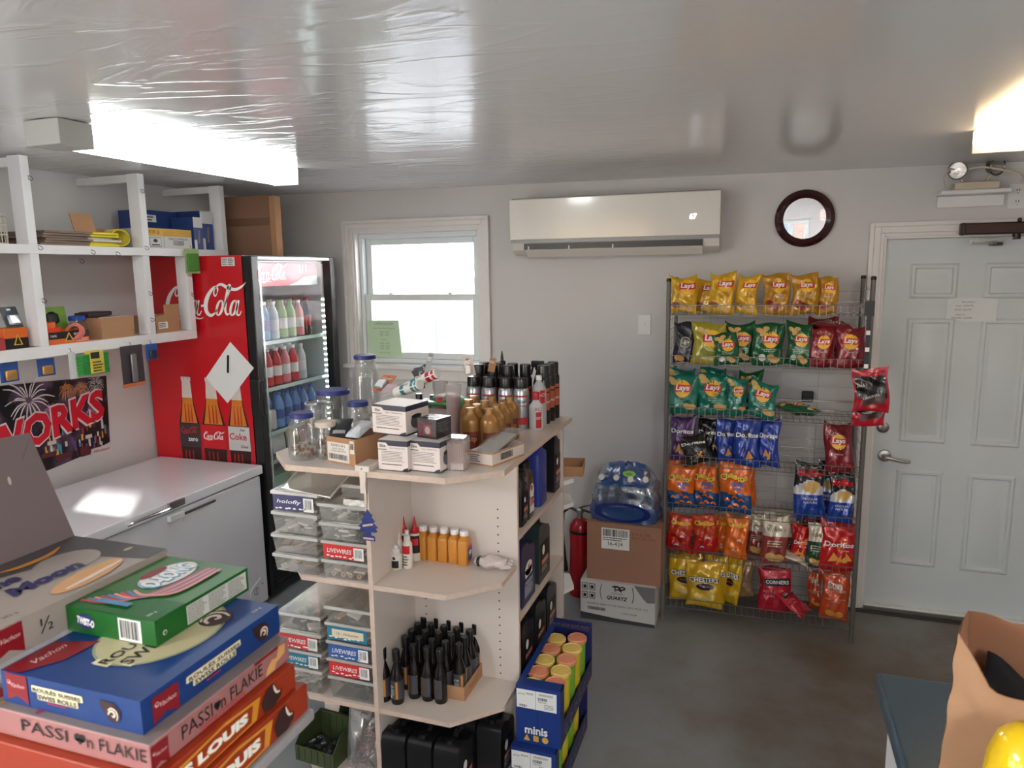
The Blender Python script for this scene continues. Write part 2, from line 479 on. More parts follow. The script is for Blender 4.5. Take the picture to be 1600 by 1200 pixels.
# the ceiling falls slightly to the right along the far wall
V = [(XL-.1, YN-.1, 2.43), (XR+.1, YN-.1, 2.375), (XR+.1, YF+.1, 2.375), (XL-.1, YF+.1, 2.43)]
V += [(x, y, z+.1) for x, y, z in V]
mb.add(V, [(0, 3, 2, 1), (4, 5, 6, 7), (0, 1, 5, 4), (1, 2, 6, 5), (2, 3, 7, 6), (3, 0, 4, 7)][0:6], cm)
struct(mb.build('ceiling'))
CZ = lambda x: 2.43+(x-(XL-.1))*(2.375-2.43)/(XR-XL+.2)
WX0, WX1, WZ0, WZ1 = -2.545, -1.655, 1.30, 2.165     # far window opening
DX0, DX1, DZ1 = 0.60, 1.52, 2.045                     # door opening
T = 0.14
def wall_y(name, y0, y1, xs, opens):
    """a wall slab along x with rectangular openings (x0, x1, z0, z1)"""
    mb = MB(); cuts = sorted(set([xs[0], xs[1]]+[o[0] for o in opens]+[o[1] for o in opens]))
    for a, c in zip(cuts, cuts[1:]):
        op = [o for o in opens if o[0] <= a+1e-6 and o[1] >= c-1e-6]
        if not op: mb.box(a, c, y0, y1, 0, 2.5, wallm)
        else:
            if op[0][2] > 0: mb.box(a, c, y0, y1, 0, op[0][2], wallm)
            mb.box(a, c, y0, y1, op[0][3], 2.5, wallm)
    return struct(mb.build(name))
wall_y('wall_far', YF, YF+T, (XL-.1, XR+.1), [(WX0, WX1, WZ0, WZ1), (DX0, DX1, 0, DZ1)])
NW = [(-3.1, -1.5, 0.75, 2.1), (0.75, 1.15, 1.93, 2.075), (0.12, 0.62, 1.35, 1.95)]
wall_y('wall_near', YN-T, YN, (XL-.1, XR+.1), NW)
struct(MB().box(XL-.14, XL, YN, YF, 0, 2.5, wallm).build('wall_left'))
struct(MB().box(XR, XR+.14, YN, YF, 0, 2.5, wallm).build('wall_right'))
trimm = mat('white_gloss_trim', (226, 222, 220), 0.35, var=0.03)
vinyl = mat('white_vinyl', (222, 228, 228), 0.35, var=0.02)
# simple windows behind the camera (muntin crosses show in the clock glass)
k = 2
for (a, c, z0, z1) in NW:
    mb = MB(); f = .06 if k != 3 else .008
    for bx in (((a, a+f, z0, z1), (c-f, c, z0, z1), (a+f, c-f, z0, z0+f), (a+f, c-f, z1-f, z1), (a+f, c-f, (z0+z1)/2-.03, (z0+z1)/2+.03), ((a+c)/2-.03, (a+c)/2+.03, z0+f, (z0+z1)/2-.03), ((a+c)/2-.03, (a+c)/2+.03, (z0+z1)/2+.03, z1-f))[:(7 if k != 3 else 4)]):
        mb.box(bx[0], bx[1], YN-.10, YN-.04, bx[2], bx[3], vinyl)
    o = struct(mb.build('window_%d' % k)); k += 1
    portal(((a+c)/2, YN-.12, (z0+z1)/2), (R(90), 0, 0), c-a, z1-z0)
portal(((WX0+WX1)/2, YF+.13, (WZ0+WZ1)/2), (R(-90), 0, 0), WX1-WX0, WZ1-WZ0)

# ---- far window: casing, jambs, two sashes, stool
def casing(mb, x0, x1, z0, z1, y, m, w=0.075, bottom=True):
    """stepped casing strips around an opening, standing proud of the wall"""
    for d0, d1, t in ((0.0, w*.25, .012), (w*.25, w*.7, .020), (w*.7, w, .026)):
        mb.box(x0-d1, x0-d0, y-t, y, z0, z1+d1, m); mb.box(x1+d0, x1+d1, y-t, y, z0, z1+d1, m)
        mb.box(x0-d0, x1+d0, y-t, y, z1+d0, z1+d1, m)
mb = MB(); casing(mb, WX0, WX1, WZ0-.03, WZ1, YF, trimm, .07); struct(mb.build('trim_1', bevel=.002))
wf = MB()
wf.box(WX0, WX0+.012, YF, YF+T, WZ0, WZ1, trimm); wf.box(WX1-.012, WX1, YF, YF+T, WZ0, WZ1, trimm)
wf.box(WX0+.012, WX1-.012, YF, YF+T, WZ1-.012, WZ1, trimm)
wfo = struct(wf.build('window_1'))
MB().box(WX0-.09, WX1+.09, YF-.055, YF+.06, WZ0-.03, WZ0-.002, trimm).box(WX0-.07, WX1+.07, YF-.018, YF-.0005, WZ0-.10, WZ0-.03, trimm).build('window_sill', wfo, bevel=.004)
def sash(x0, x1, z0, z1, y, w=0.035, t=0.03, wt=None, wb=None):
    mb = MB(); wt = wt or w; wb = wb or w
    mb.box(x0, x0+w, y, y+t, z0, z1, vinyl); mb.box(x1-w, x1, y, y+t, z0, z1, vinyl)
    mb.box(x0+w, x1-w, y, y+t, z0, z0+wb, vinyl); mb.box(x0+w, x1-w, y, y+t, z1-wt, z1, vinyl)
    o = mb.build('window_sash', wfo, bevel=.003)
    MB().box(x0+w, x1-w, y+t*.4, y+t*.55, z0+wb, z1-wt, GLASS).build('pane', o)
    return o
xi0, xi1 = WX0+.012, WX1-.012
mb = MB()
for bx in ((xi0, xi0+.025, WZ0, WZ1-.012), (xi1-.025, xi1, WZ0, WZ1-.012), (xi0+.025, xi1-.025, WZ1-.045, WZ1-.012), (xi0+.025, xi1-.025, WZ0, WZ0+.03)):
    mb.box(bx[0], bx[1], YF+.05, YF+T, bx[2], bx[3], vinyl)
mb.build('window_frame', wfo, bevel=.003)
zm = 1.735
sash(xi0+.026, xi1-.026, zm-.02, WZ1-.046, YF+.096, .04)
lo = sash(xi0+.026, xi1-.026, WZ0+.031, zm+.02, YF+.062, .04, wt=.04)
mb = MB()
for xx in (xi0+.22, xi1-.22): mb.box(xx-.035, xx+.035, YF+.052, YF+.061, zm+.006, zm+.02, vinyl); mb.lathe([(.012, 0), (.012, .012)], vinyl, 10, xx, YF+.06, zm+.02)
mb.build('sash_lock', lo, bevel=.002)
# handwritten green sheet taped in the lower pane
gm = mat('pale_green_paper', (196, 222, 188), 0.8, var=0.02)
Tn = planeT((-2.46, YF+.060, 1.335), (1, 0, 0), (0, 0, 1), (0, -1, 0))
mb = MB(); mb.prism([(-.035, 0), (.215, .005), (.195, .25), (-.040, .245)], Tn, 0, .001, gm)
ink = mat('grey_pen_ink', (120, 140, 122), 0.7, var=0)
for i, (s, y) in enumerate((('OPEN HOURS', .225), ('Mon Tues Wed Thurs Fri', .195), ('9:00 - 5:00', .17), ('9:00 - 5:00', .152), ('Saturday', .12), ('10:00 - 4:00', .095), ('10:00 - 4:00', .077), ('9:00 - 5:00', .06), ('closed on Sunday', .03))):
    mb.txt(s, Tn, .085, y, ink, h=.011 if i else .016, lift=.002)
tag(mb.build('paper_note'), 'pale green handwritten hours sheet taped inside the lower window pane', 'note')

# ---- outside: white ribbed metal building and snow
om = mat('white_ribbed_metal_siding', (236, 238, 244), 0.5, var=0.02)
mb = MB(); x = -9.0
while x < 3:
    mb.box(x, x+.19, 7.2, 7.4, -0.2, 3.6, om); mb.box(x+.19, x+.23, 7.17, 7.4, -0.2, 3.6, om); x += .23
seam = mat('siding_seam_shadow_gap', (168, 172, 182), 0.6, var=0)
for xx in (-4.05, -3.35): mb.box(xx, xx+.012, 7.165, 7.2, -0.2, 3.6, seam)
mb.box(-3.37, -3.33, 7.14, 7.2, 2.05, 2.12, CHROME)
tag(mb.build('ribbed_metal_building'), 'sunlit white ribbed metal building across the yard, seen through the window', 'building')
snow = mat('trodden_snow', (232, 236, 244), 0.8, var=0.05, scale=1.5, bump=0.4, bscale=3)
struct(MB().box(-14, 12, 4.4, 7.2, -0.3, -0.12, snow).box(-14, 12, -14, -2.8, -0.3, -0.12, snow).box(2.5, 12, -2.8, 4.4, -.3, -.12, snow).build('ground'))
# brick building across the road behind the camera (it is what the clock glass mirrors)
brick = bpy.data.materials.new('red_brick_front'); brick.use_nodes = True
nt = brick.node_tree; bt = nt.nodes.new('ShaderNodeTexBrick'); bt.inputs['Color1'].default_value = lin((226, 140, 118))+(1,); bt.inputs['Color2'].default_value = lin((236, 166, 142))+(1,)
bt.inputs['Mortar'].default_value = lin((210, 200, 190))+(1,); bt.inputs['Scale'].default_value = 4
tc = nt.nodes.new('ShaderNodeTexCoord'); mp = nt.nodes.new('ShaderNodeMapping'); mp.inputs['Rotation'].default_value = (R(90), 0, 0)
nt.links.new(tc.outputs['Object'], mp.inputs[0]); nt.links.new(mp.outputs[0], bt.inputs[0]); nt.links.new(bt.outputs[0], nt.nodes['Principled BSDF'].inputs['Base Color'])
mb = MB(); mb.box(-2.5, 4.5, -13.2, -12.8, -.3, 4.0, brick)
for i in range(4): mb.box(-2+i*1.8, -1+i*1.8, -12.8, -12.76, .8, 2.2, seam)
tag(mb.build('brick_building'), 'red brick building across the yard behind the camera, seen only as a reflection', 'building')

# ---- door
dm = mat('pale_blue_white_door_paint', (204, 210, 212), 0.42, var=0.03, scale=3)
mb = MB(); casing(mb, DX0, DX1, 0, DZ1, YF, trimm, .072)
struct(mb.build('trim_2', bevel=.002))
jb = MB(); jb.box(DX0, DX0+.012, YF, YF+T, 0.0, DZ1, trimm).box(DX1-.012, DX1, YF, YF+T, 0, DZ1, trimm).box(DX0+.012, DX1-.012, YF, YF+T, DZ1-.012, DZ1, trimm)
jb.box(DX0+.012, DX0+.03, YF+.067, YF+T, 0, DZ1-.012, trimm).box(DX1-.03, DX1-.012, YF+.067, YF+T, 0, DZ1-.012, trimm).box(DX0+.03, DX1-.03, YF+.067, YF+T, DZ1-.04, DZ1-.012, trimm)
struct(jb.build('trim_3'))
struct(MB().box(DX0+.0125, DX1-.0125, YF-.02, YF+T, 0, .022, mat('aluminium_threshold', (150, 146, 138), .4, .8)).box(DX0+.0125, DX1-.0125, YF-.012, YF+.02, .022, .034, PLASTIC_W).build('trim_4'))
doorx0, doorx1 = DX0+.014, DX1-.014
y = YF+.022
d = MB(); d.box(doorx0, doorx1, y, y+.044, .03, DZ1-.014, dm)
def raised(mb, x0, x1, z0, z1, y, m):
    """moulded six-panel relief: raised border, sunk bevel, raised field"""
    rs = [(0, 0), (.010, -.008), (.022, -.008), (.030, .002), (.042, .002), (.062, -.006)]
    loops = []
    for i, (o, dy) in enumerate(rs):
        loops.append([(x0+o, y+dy-.0005, z0+o), (x1-o, y+dy-.0005, z0+o), (x1-o, y+dy-.0005, z1-o), (x0+o, y+dy-.0005, z1-o)])
    V = [p for l in loops for p in l]; F = []
    for i in range(len(rs)-1):
        for j in range(4): F.append((4*i+j, 4*i+(j+1) % 4, 4*i+4+(j+1) % 4, 4*i+4+j))
    F.append(tuple(4*(len(rs)-1)+j for j in range(4)))
    mb.add(V, F, m)
for (a, c) in ((.735, .955), (1.07, 1.29)):
    for z0, z1 in ((.27, .81), (.96, 1.625), (1.725, 1.905)):
        raised(d, a, c, z0, z1, y, dm)
door = struct(d.build('door_1', bevel=.0015))
nick = mat('brushed_nickel', (176, 172, 166), .28, 1.0)
mb = MB(); hx, hz = .672, .878
Ty = planeT((hx, y, hz), (1, 0, 0), (0, 0, 1), (0, -1, 0))
MY = Matrix.Translation((hx, y-.0008, hz)) @ Matrix.Rotation(R(90), 4, 'X')
mb.lathe([(.034, 0), (.034, .004), (.030, .009), (.014, .012), (.012, .045), (.014, .052), (.010, .058)], nick, 24, M=MY)
mb.tube([(hx, y-.05, hz), (hx+.03, y-.055, hz-.004), (hx+.07, y-.054, hz-.014), (hx+.105, y-.05, hz-.018), (hx+.118, y-.048, hz-.013)], [.010, .010, .008, .008, .007], nick, 8)
mb.build('door_handle', door)
mb = MB(); MY = Matrix.Translation((.655, y-.0008, 1.035)) @ Matrix.Rotation(R(90), 4, 'X')
mb.lathe([(.031, 0), (.031, .006), (.024, .011), (.008, .012), (.008, .016)], nick, 22, M=MY); mb.box(.651, .659, y-.03, y-.017, 1.02, 1.05, nick)
mb.build('deadbolt', door)
# door closer (dark brown bar on the frame head, arm to the door)
clm = mat('dark_bronze_closer', (62, 44, 40), .35, .6, .05)
t = thing('door_closer', 'dark bronze hydraulic door closer bar mounted over the white door', 'door closer', (1.12, YF-.027, 2.07))
MB().box(-.19, .40, -.05, -.001, -.028, .028, clm).box(-.192, -.17, -.052, -.001, -.03, .03, clm).box(.05, .066, -.035, -.012, .028, .048, clm).build('closer_body', t, bevel=.006)
mb = MB(); mb.lathe([(.017, -.055), (.017, -.028)], clm, 14, .05, -.028); mb.bar((.05, -.028, -.046), (-.14, -.045, -.062), .018, .006, nick); mb.bar((-.15, -.05, -.068), (-.03, -.01, -.072), .016, .006, nick)
mb.lathe([(.009, -.075), (.009, -.056)], nick, 10, -.145, -.048)
mb.build('closer_arm', t)
MB().box(-.045, .0, -.012, .04, -.082, -.066, clm).build('closer_bracket', t)
# note taped across the door's middle stile
paper = mat('white_paper', (218, 220, 220), .8, var=.02)
Tn = planeT((1.005, y-.010, 1.665), (1, 0, 0), (0, 0, 1), (0, -1, 0))
mb = MB(); mb.prism([(-.092, .058), (-.05, .066), (.10, .062), (.13, .058), (.128, -.05), (.05, -.058), (-.02, -.058), (-.05, -.046), (-.094, -.042)], Tn, 0, .001, paper)
for s, u, v in (('Store Hours', .0, .044), ('9 am - 10:30 PM', -.015, .024), ('8 AM - 5:30 PM', -.02, .004), ('Sunday only', -.03, -.022), ('10:30 AM - 5:30 PM', -.025, -.038)):
    mb.txt(s, Tn, u, v, BLACK, h=.008, lift=.002)
tag(mb.build('paper_note'), 'small white handwritten hours note taped to the white door', 'note')
# baseboard on the far wall right of the rack is missing in the photo; a dark threshold strip runs before the door
struct(MB().box(DX0-.072, DX1+.072, YF-.065, YF-.028, 0, .006, mat('dark_floor_strip', (48, 46, 44), .6)).build('trim_5'))

# ---- air conditioner
acm = mat('white_ac_plastic', (218, 212, 204), .22, var=.01, coat=.4)
acg = mat('grey_ac_strip', (150, 150, 152), .3, var=.02)
x0, x1 = -1.375, -.215; yb = YF
t = thing('air_conditioner', 'long white wall-mounted split air conditioner with lit 67 display above the shelves', 'air conditioner', (x0, yb, 1.985))
W = x1-x0
prof = [(0, .015), (0, .325), (-.175, .325), (-.205, .315), (-.212, .30), (-.20, .085), (-.175, .03), (-.12, 0.0), (-.03, 0.0)]
mb = MB(); Tp = lambda u, v, h=0.0: Vector((h, u, v))
mb.prism(prof, Tp, 0.0, W, acm)
mb.build('body', t, bevel=.008, seg=3)
MB().add([(-.004, -.214, .313), (-.004, -.207, .088), (W+.004, -.207, .088), (W+.004, -.214, .313), (-.004, -.222, .313), (-.004, -.213, .088), (W+.004, -.213, .088), (W+.004, -.222, .313)], [(0, 1, 2, 3), (7, 6, 5, 4), (0, 4, 5, 1), (3, 2, 6, 7), (0, 3, 7, 4), (1, 5, 6, 2)], acm).build('front_panel', t, bevel=.002)
MB().box(0, W, -.206, -.200, .070, .087, acg).build('trim_strip', t)
MB().box(.075, W-.085, -.199, -.150, .030, .066, PLASTIC_BK).build('air_outlet', t)
MB().add([(.085, -.197, .034), (W-.085, -.197, .034), (W-.085, -.155, -.006), (.085, -.155, -.006), (.085, -.201, .030), (W-.085, -.201, .030), (W-.085, -.159, -.011), (.085, -.159, -.011)], [(0, 1, 2, 3), (7, 6, 5, 4), (0, 4, 5, 1), (3, 2, 6, 7), (0, 3, 7, 4), (1, 5, 6, 2)], acm).build('louver', t, bevel=.001)
mb = MB()
for xx in (.10, .34, .59): mb.box(xx, xx+.006, -.203, -.18, .03, .052, PLASTIC_W)
mb.build('louver_vane', t)
led = mat('white_led_digits', (235, 240, 255), .5, var=0, emit=1.6)
mb = MB(); Td = planeT((W-.135, -.2195, .185), (1, 0, 0), (0, 0, 1), (0, -1, 0)); mb.txt('67', Td, 0, 0, led, w=.036, h=.028, lift=.0008)
mb.build('display', t)
Td = planeT((.24, -.2165, .145), (1, 0, 0), (0, 0, 1), (0, -1, 0))

# ---- clock
t = thing('wall_clock', 'round wall clock with a dark mahogany frame and mirror-like glass', 'clock', (.209, YF-.006, 2.151), rot=(R(92.5), 0, 0))
mah = mat('dark_mahogany', (58, 22, 26), .22, var=.12, scale=25, coat=.4)
MB().lathe([(.140, 0), (.150, .008), (.148, .020), (.128, .032), (.112, .024), (.104, .018)], mah, 48).build('frame', t)
MB().lathe([(.103, .004), (.103, .012)], mat('clock_face', (205, 200, 190), .5, var=.02), 40).build('clock_face', t)
mb = MB(); Tc = planeT((0, 0, .0128), (1, 0, 0), (0, 1, 0), (0, 0, 1))
for i in range(12):
    a = R(90-30*(i+1)); mb.txt(str(i+1), Tc, .08*math.cos(a), .08*math.sin(a), BLACK, h=.014, lift=.0003)
mb.build('numeral', t)
mb = MB(); mb.bar((.012, .002, .0150), (-.06, -.015, .0150), .005, .001, BLACK, (0, 0, 1)); mb.bar((-.01, -.004, .0162), (.05, .035, .0162), .006, .001, BLACK, (0, 0, 1))
mb.lathe([(.005, .0131), (.005, .0172)], BLACK, 12)
mb.build('clock_hand', t)
gl = clear('mirroring_clock_glass', refl=.85, rough=.015)
MB().lathe([(.1055, .0190), (.1055, .0200)], gl, 40).build('clock_glass', t)

# ---- switch, sockets, emergency light
sp_ = thing('light_switch', 'white blank wall plate between the gondola and the snack rack', 'switch', (-.631, YF-.0005, 1.578))
MB().box(-.038, .038, -.007, 0, -.06, .06, PLASTIC_W).build('plate', sp_, bevel=.003)
MB().box(-.006, .006, -.012, -.0072, -.012, .012, PLASTIC_W).build('toggle', sp_, bevel=.001)
def outlet(x, z, label, plug=False):
    t = thing('wall_outlet', label, 'outlet', (x, YF-.0005, z))
    MB().box(-.038, .038, -.007, 0, -.06, .06, PLASTIC_W).build('plate', t, bevel=.003)
    for zz in (-.027, .027):
        mb = MB()
        MY = Matrix.Translation((0, -.0073, zz)) @ Matrix.Rotation(R(90), 4, 'X')
        mb.lathe([(.017, 0), (.0165, .003)], PLASTIC_W, 18, M=MY)
        for xx in (-.007, .004): mb.box(xx, xx+.003, -.0112, -.0104, zz-.002, zz+.009, BLACK)
        mb.box(-.002, .002, -.0112, -.0104, zz-.012, zz-.008, BLACK)
        mb.build('socket', t)
    return t
outlet(1.172, 2.222, 'white double wall outlet near the ceiling, right of the emergency light')
outlet(.268, 1.155, 'white double wall outlet behind the wire snack rack')
mb = MB().box(-.03, .03, -.03, -.001, -.03, .03, PLASTIC_BK)
tag(mb.build('plug_adapter', loc=(.268, YF-.012, 1.195), bevel=.006), 'black plug adapter pushed in the outlet behind the rack', 'plug')
ivory = mat('aged_ivory_plastic', (206, 192, 168), .45, var=.04)
t = thing('wall_bracket_shelf', 'small white bracket shelf over the door carrying the emergency light', 'shelf', (.97, YF, 2.235))
MB().box(-.15, .15, -.11, -.001, 0, .022, PAINTWOOD).build('board', t, bevel=.006)
MB().box(-.145, .145, -.02, -.001, -.055, -.001, PAINTWOOD).build('cleat', t, bevel=.002)
t = thing('emergency_light', 'ivory emergency light unit with two round chrome lamp heads above the door', 'emergency light', (.97, YF-.06, 2.2575))
MB().box(-.09, .10, -.042, .042, 0, .035, ivory).build('battery_case', t, bevel=.004)
for (dx, dz, rz) in ((-.075, .095, -25), (.085, .105, 30)):
    e = thing('lamp_head', None, None, (dx, -.01, dz), rot=(R(98), 0, R(rz))); del_ = e
    for kk in ('label', 'category'):
        if kk in e: del e[kk]
    e.parent = t
    MB().lathe([(.018, -.042), (.034, -.028), (.042, .0), (.044, .01), (.040, .013), (.037, .006), (.02, -.008), (.002, -.014)], mat('dull_lamp_chrome', (128, 122, 116), .25, .9, .15, scale=40), 26).build('reflector', e)
    MB().lathe([(.038, .009), (.030, .013), (.001, .015)], clear('lamp_glass', refl=.2), 24).build('lens', e)
mb = MB(); mb.tube([(-.05, 0, .035), (-.06, 0, .06)], .007, ivory, 8); mb.tube([(.05, 0, .035), (.07, 0, .07)], .007, ivory, 8)
mb.build('swivel_arm', t)
mb = MB(); mb.tube([(-.09, -.02, .012), (-.125, -.02, .02), (-.135, -.02, .06), (-.115, -.02, .105), (-.09, -.012, .10)], .004, ivory, 6)
mb.build('lamp_wire', t)
mb = MB(); mb.tube([(-.03, -.02, .098), (.02, -.035, .105), (.10, -.035, .085), (.18, -.03, .066), (.212, .02, .052), (.205, .04, .035)], .005, ivory, 6)
mb.build('power_cord', t)

# ---- ceiling fixtures
def fixture(x0, x1, y0, y1, label, emit, colr):  # emit: lens radiance
    xc = (x0+x1)/2; z = CZ(xc)-.003
    t = thing('fluorescent_ceiling_light', label, 'ceiling light', (xc, y0, z))
    hw = (x1-x0)/2; L = y1-y0
    base = mat('white_enamel_metal', (190, 190, 186), .4, var=.02)
    mb = MB(); mb.box(-hw*.8, hw*.8, 0, L, -.03, 0, base); mb.box(-hw-.002, hw+.002, -.13, .0, -.082, 0, base); mb.box(-hw, hw, L, L+.006, -.08, 0, base)
    mb.build('housing', t, bevel=.002)
    lm = bpy.data.materials.new('prismatic_lens_'+label.split()[0]); lm.use_nodes = True
    nt = lm.node_tree; b = nt.nodes['Principled BSDF']
    b.inputs['Base Color'].default_value = (.85, .85, .85, 1); b.inputs['Roughness'].default_value = .3
    b.inputs['Emission Color'].default_value = colr+(1,)
    b.inputs['Emission Strength'].default_value = emit
    mb = MB(); P = [(-hw, 0), (-hw, -.045), (-hw*.8, -.075), (hw*.8, -.075), (hw, -.045), (hw, 0)]
    n = 40
    V = [(p[0], .0005+(L-.001)*j/n, p[1]) for j in range(n+1) for p in P]; F = []
    for j in range(n):
        for i in range(5): F.append((j*6+i, j*6+i+1, (j+1)*6+i+1, (j+1)*6+i))
    mb.add(V, F, lm); mb.build('lens', t)
    return t
fixture(-2.335, -2.185, 1.97, 3.14, 'long lit fluorescent ceiling light with a cool white lens over the chest freezer', LENS_COOL, (.92, 1.0, .99))
fixture(.73, .99, 2.0, 3.2, 'warm glowing fluorescent ceiling light at the right, near the door', LENS_WARM, (1.0, .72, .42))
fixture(-2.335, -2.185, -1.75, -.55, 'rear added cool white ceiling light, unseen behind the camera in line with the left one', 34.0, (.95, .99, 1.0))  # unseen light, added with the next one to brighten the room
fixture(.73, .99, -1.75, -.55, 'hindmost added fluorescent ceiling light, unseen behind the camera in line with the right one', 30.0, (.97, .98, 1.0))  # also added out of view, lifts the right side of the room
# ================================================================ GONDOLA (island shelving)
GX, GL, GR = -1.224, -1.672, -0.776        # divider line, left and right limits of the top
GY0, GYC, GYE, GYB = 2.026, 2.165, 2.363, 3.075
ZT, TH = 1.25, 0.020
gond = thing('island_shelving_unit', 'white melamine island shelving unit crowded with bottles, jars and small boxes', 'shelving unit', (GX, GYE, 0))
GO = Vector((GX, GYE, 0))
def G(mb, name, lab=None, bevel=.0015):
    o = mb.build(name, gond, bevel=bevel, loc=(0, 0, 0))
    return o
def off(mb):
    mb.v = [tuple(Vector(p)-GO) for p in mb.v]; return mb
Tz = lambda z: (lambda u, v, h=0.0: Vector((u, v, z+h)))
topP = [(GL+.14, GY0), (GR-.152, GY0), (GR, GYC), (GR, GYB), (GL, GYB), (GL, GYC)]
G(off(MB().prism(topP, Tz(ZT-TH), 0, TH, WOODWHITE, WOODEDGE)), 'top_board')
PX0, PX1 = GX-.43, GX+.43
G(off(MB().box(GX-.009, GX+.009, GY0+.012, GYE-.018, 0, ZT-TH, WOODWHITE, my=WOODEDGE)), 'divider')
# near end panel with rows of shelf-pin holes
ep = MB().box(PX0, PX1, GYE-.018, GYE, 0, ZT-TH, WOODWHITE, mx=WOODEDGE)
Te = planeT((0, GYE-.0182, 0), (1, 0, 0), (0, 0, 1), (0, -1, 0))
for xx in (GX+.055, PX1-.075):
    z = .12
    while z < 1.08:
        if not (z > .97 and xx < PX1-.1): ep.disc(Te, xx, z, .0032, .0032, BLACK, .0003, 8)
        z += .032
G(off(ep), 'end_panel')
ep = MB().box(PX0, PX1, GYB-.10, GYB-.082, 0, ZT-TH, WOODWHITE, mx=WOODEDGE)
G(off(ep), 'end_panel')
G(off(MB().box(GX-.008, GX+.008, GYE, GYB-.10, 0, ZT-TH, WOODWHITE)), 'back_board')
SIDEZ = (.95, .633, .345, .085)
for z in SIDEZ:
    for sx in (0, 1):
        a, c = (GX+.008, PX1) if sx else (PX0, GX-.008)
        G(off(MB().box(a, c, GYE, GYB-.10, z-.018, z, WOODWHITE, mx=WOODEDGE)), 'shelf')
ENDZ = (.845, .385, .085)
for z in ENDZ:
    for sgn in (1, -1):
        P = [(GX+sgn*.009, GY0+.014), (GX+sgn*(.43-.15), GY0+.014), (GX+sgn*.425, GYC+.02), (GX+sgn*.425, GYE-.018), (GX+sgn*.009, GYE-.018)]
        if z > .8 or sgn < 0 or z > .3 or True:
            G(off(MB().prism(P, Tz(z-.018), 0, .018, WOODWHITE, WOODEDGE)), 'end_shelf')
# far end shelves, seen poking out past the panel
for z in (.972, .86, .46):
    P = [(GX, GYB-.082), (PX1, GYB-.082), (PX1+.03, GYB-.02), (PX1-.02, GYB+.10), (GX, GYB+.14)]
    G(off(MB().prism(P, Tz(z-.02), 0, .02, PAINTWOOD)), 'end_shelf')
G(off(MB().box(PX0+.02, PX1-.02, GYE+.01, GYB-.12, 0, .066, WOODWHITE)), 'kickboard')

# ---------------------------------------------------------------- bottle kinds
def hide(o): return o
def at(o, x, y, z): o.location = (x, y, z); return o
silver = mat('brushed_silver_can', (176, 178, 182), .3, .75, .04)
redlab = mat('red_can_label', (190, 34, 44), .4, var=.03)
goldp = mat('bronze_gold_plastic', (150, 108, 56), .28, .35, .08)
goldlab = mat('deep_red_brown_label', (104, 34, 26), .4, var=.08)
cap_bk = mat('black_gloss_cap', (26, 25, 27), .25, var=.03)
cap_w = mat('white_ribbed_cap', (232, 228, 224), .45, var=.02)
def cylT(r, z0=0.0):
    """wrap (u along the girth, v up) round a can of radius r; u = 0 faces -Y"""
    return lambda u, v, h=0.0: Vector(((r+h)*math.sin(u/r), -(r+h)*math.cos(u/r), z0+v))
def spray_can(name, label, H, r, body, cap, bands=(), texts=(), group=None):
    t = thing(name, label, 'spray can', group=group)
    hb = H*.80
    mb = MB().lathe([(r*.97, 0), (r, .003), (r, hb*.93), (r*.86, hb*.985), (r*.82, hb)], body, 22)
    T = cylT(r)
    for (a, c, u0, u1, m) in bands: mb.rect(T, u0, u1, a, c, m, .0004, n=10)
    for (s, u, v, h, m) in texts: mb.txt(s, T, u, v, m, h=h, lift=.0012, maxe=.01)
    mb.build('can_body', t)
    MB().lathe([(r*.84, hb), (r*.84, H-.006), (r*.78, H), (r*.3, H)], cap, 22).build('cap', t)
    return t
def bottle(name, label, H, r, body, cap, shoulder=.62, neck=.32, caph=.12, capr=.42, flat=1.0, liquid=None, bands=(), texts=(), n=20, cat='bottle', sq=False, group=None, contents=None):
    t = thing(name, label, cat, group=group)
    hs = H*shoulder; hn = H*(1-caph)
    nn = n
    mb = MB().lathe([(r*.92, 0), (r, .004), (r, hs), (r*.93, hs+(hn-hs)*.25), (r*.62, hs+(hn-hs)*.62), (r*neck, hs+(hn-hs)*.88), (r*neck, hn)], body, nn, sy=flat)
    T0 = cylT(r)
    T = (lambda u, v, h=0.0: (lambda p: Vector((p.x, p.y*flat, p.z)))(T0(u, v, h)))
    for (a, c, u0, u1, m) in bands: mb.rect(T, u0, u1, a, c, m, .0005, n=12)
    for (s, u, v, h, m) in texts: mb.txt(s, T, u, v, m, h=h, lift=.0013, maxe=.01)
    mb.build('bottle_body', t)
    MB().lathe([(r*capr, hn), (r*capr, H-.003), (r*capr*.9, H)], cap, 18).build('cap', t)
    return t
def atpx(o, px, y, z, pyr=600):
    P = at_y(px, pyr, y); o.location = (P.x, y, z); return o
def setpos(o, px, pb, z, dz=0.0):
    P = at_z(px, pb, z); o.location = (P.x, P.y, z+dz); return o

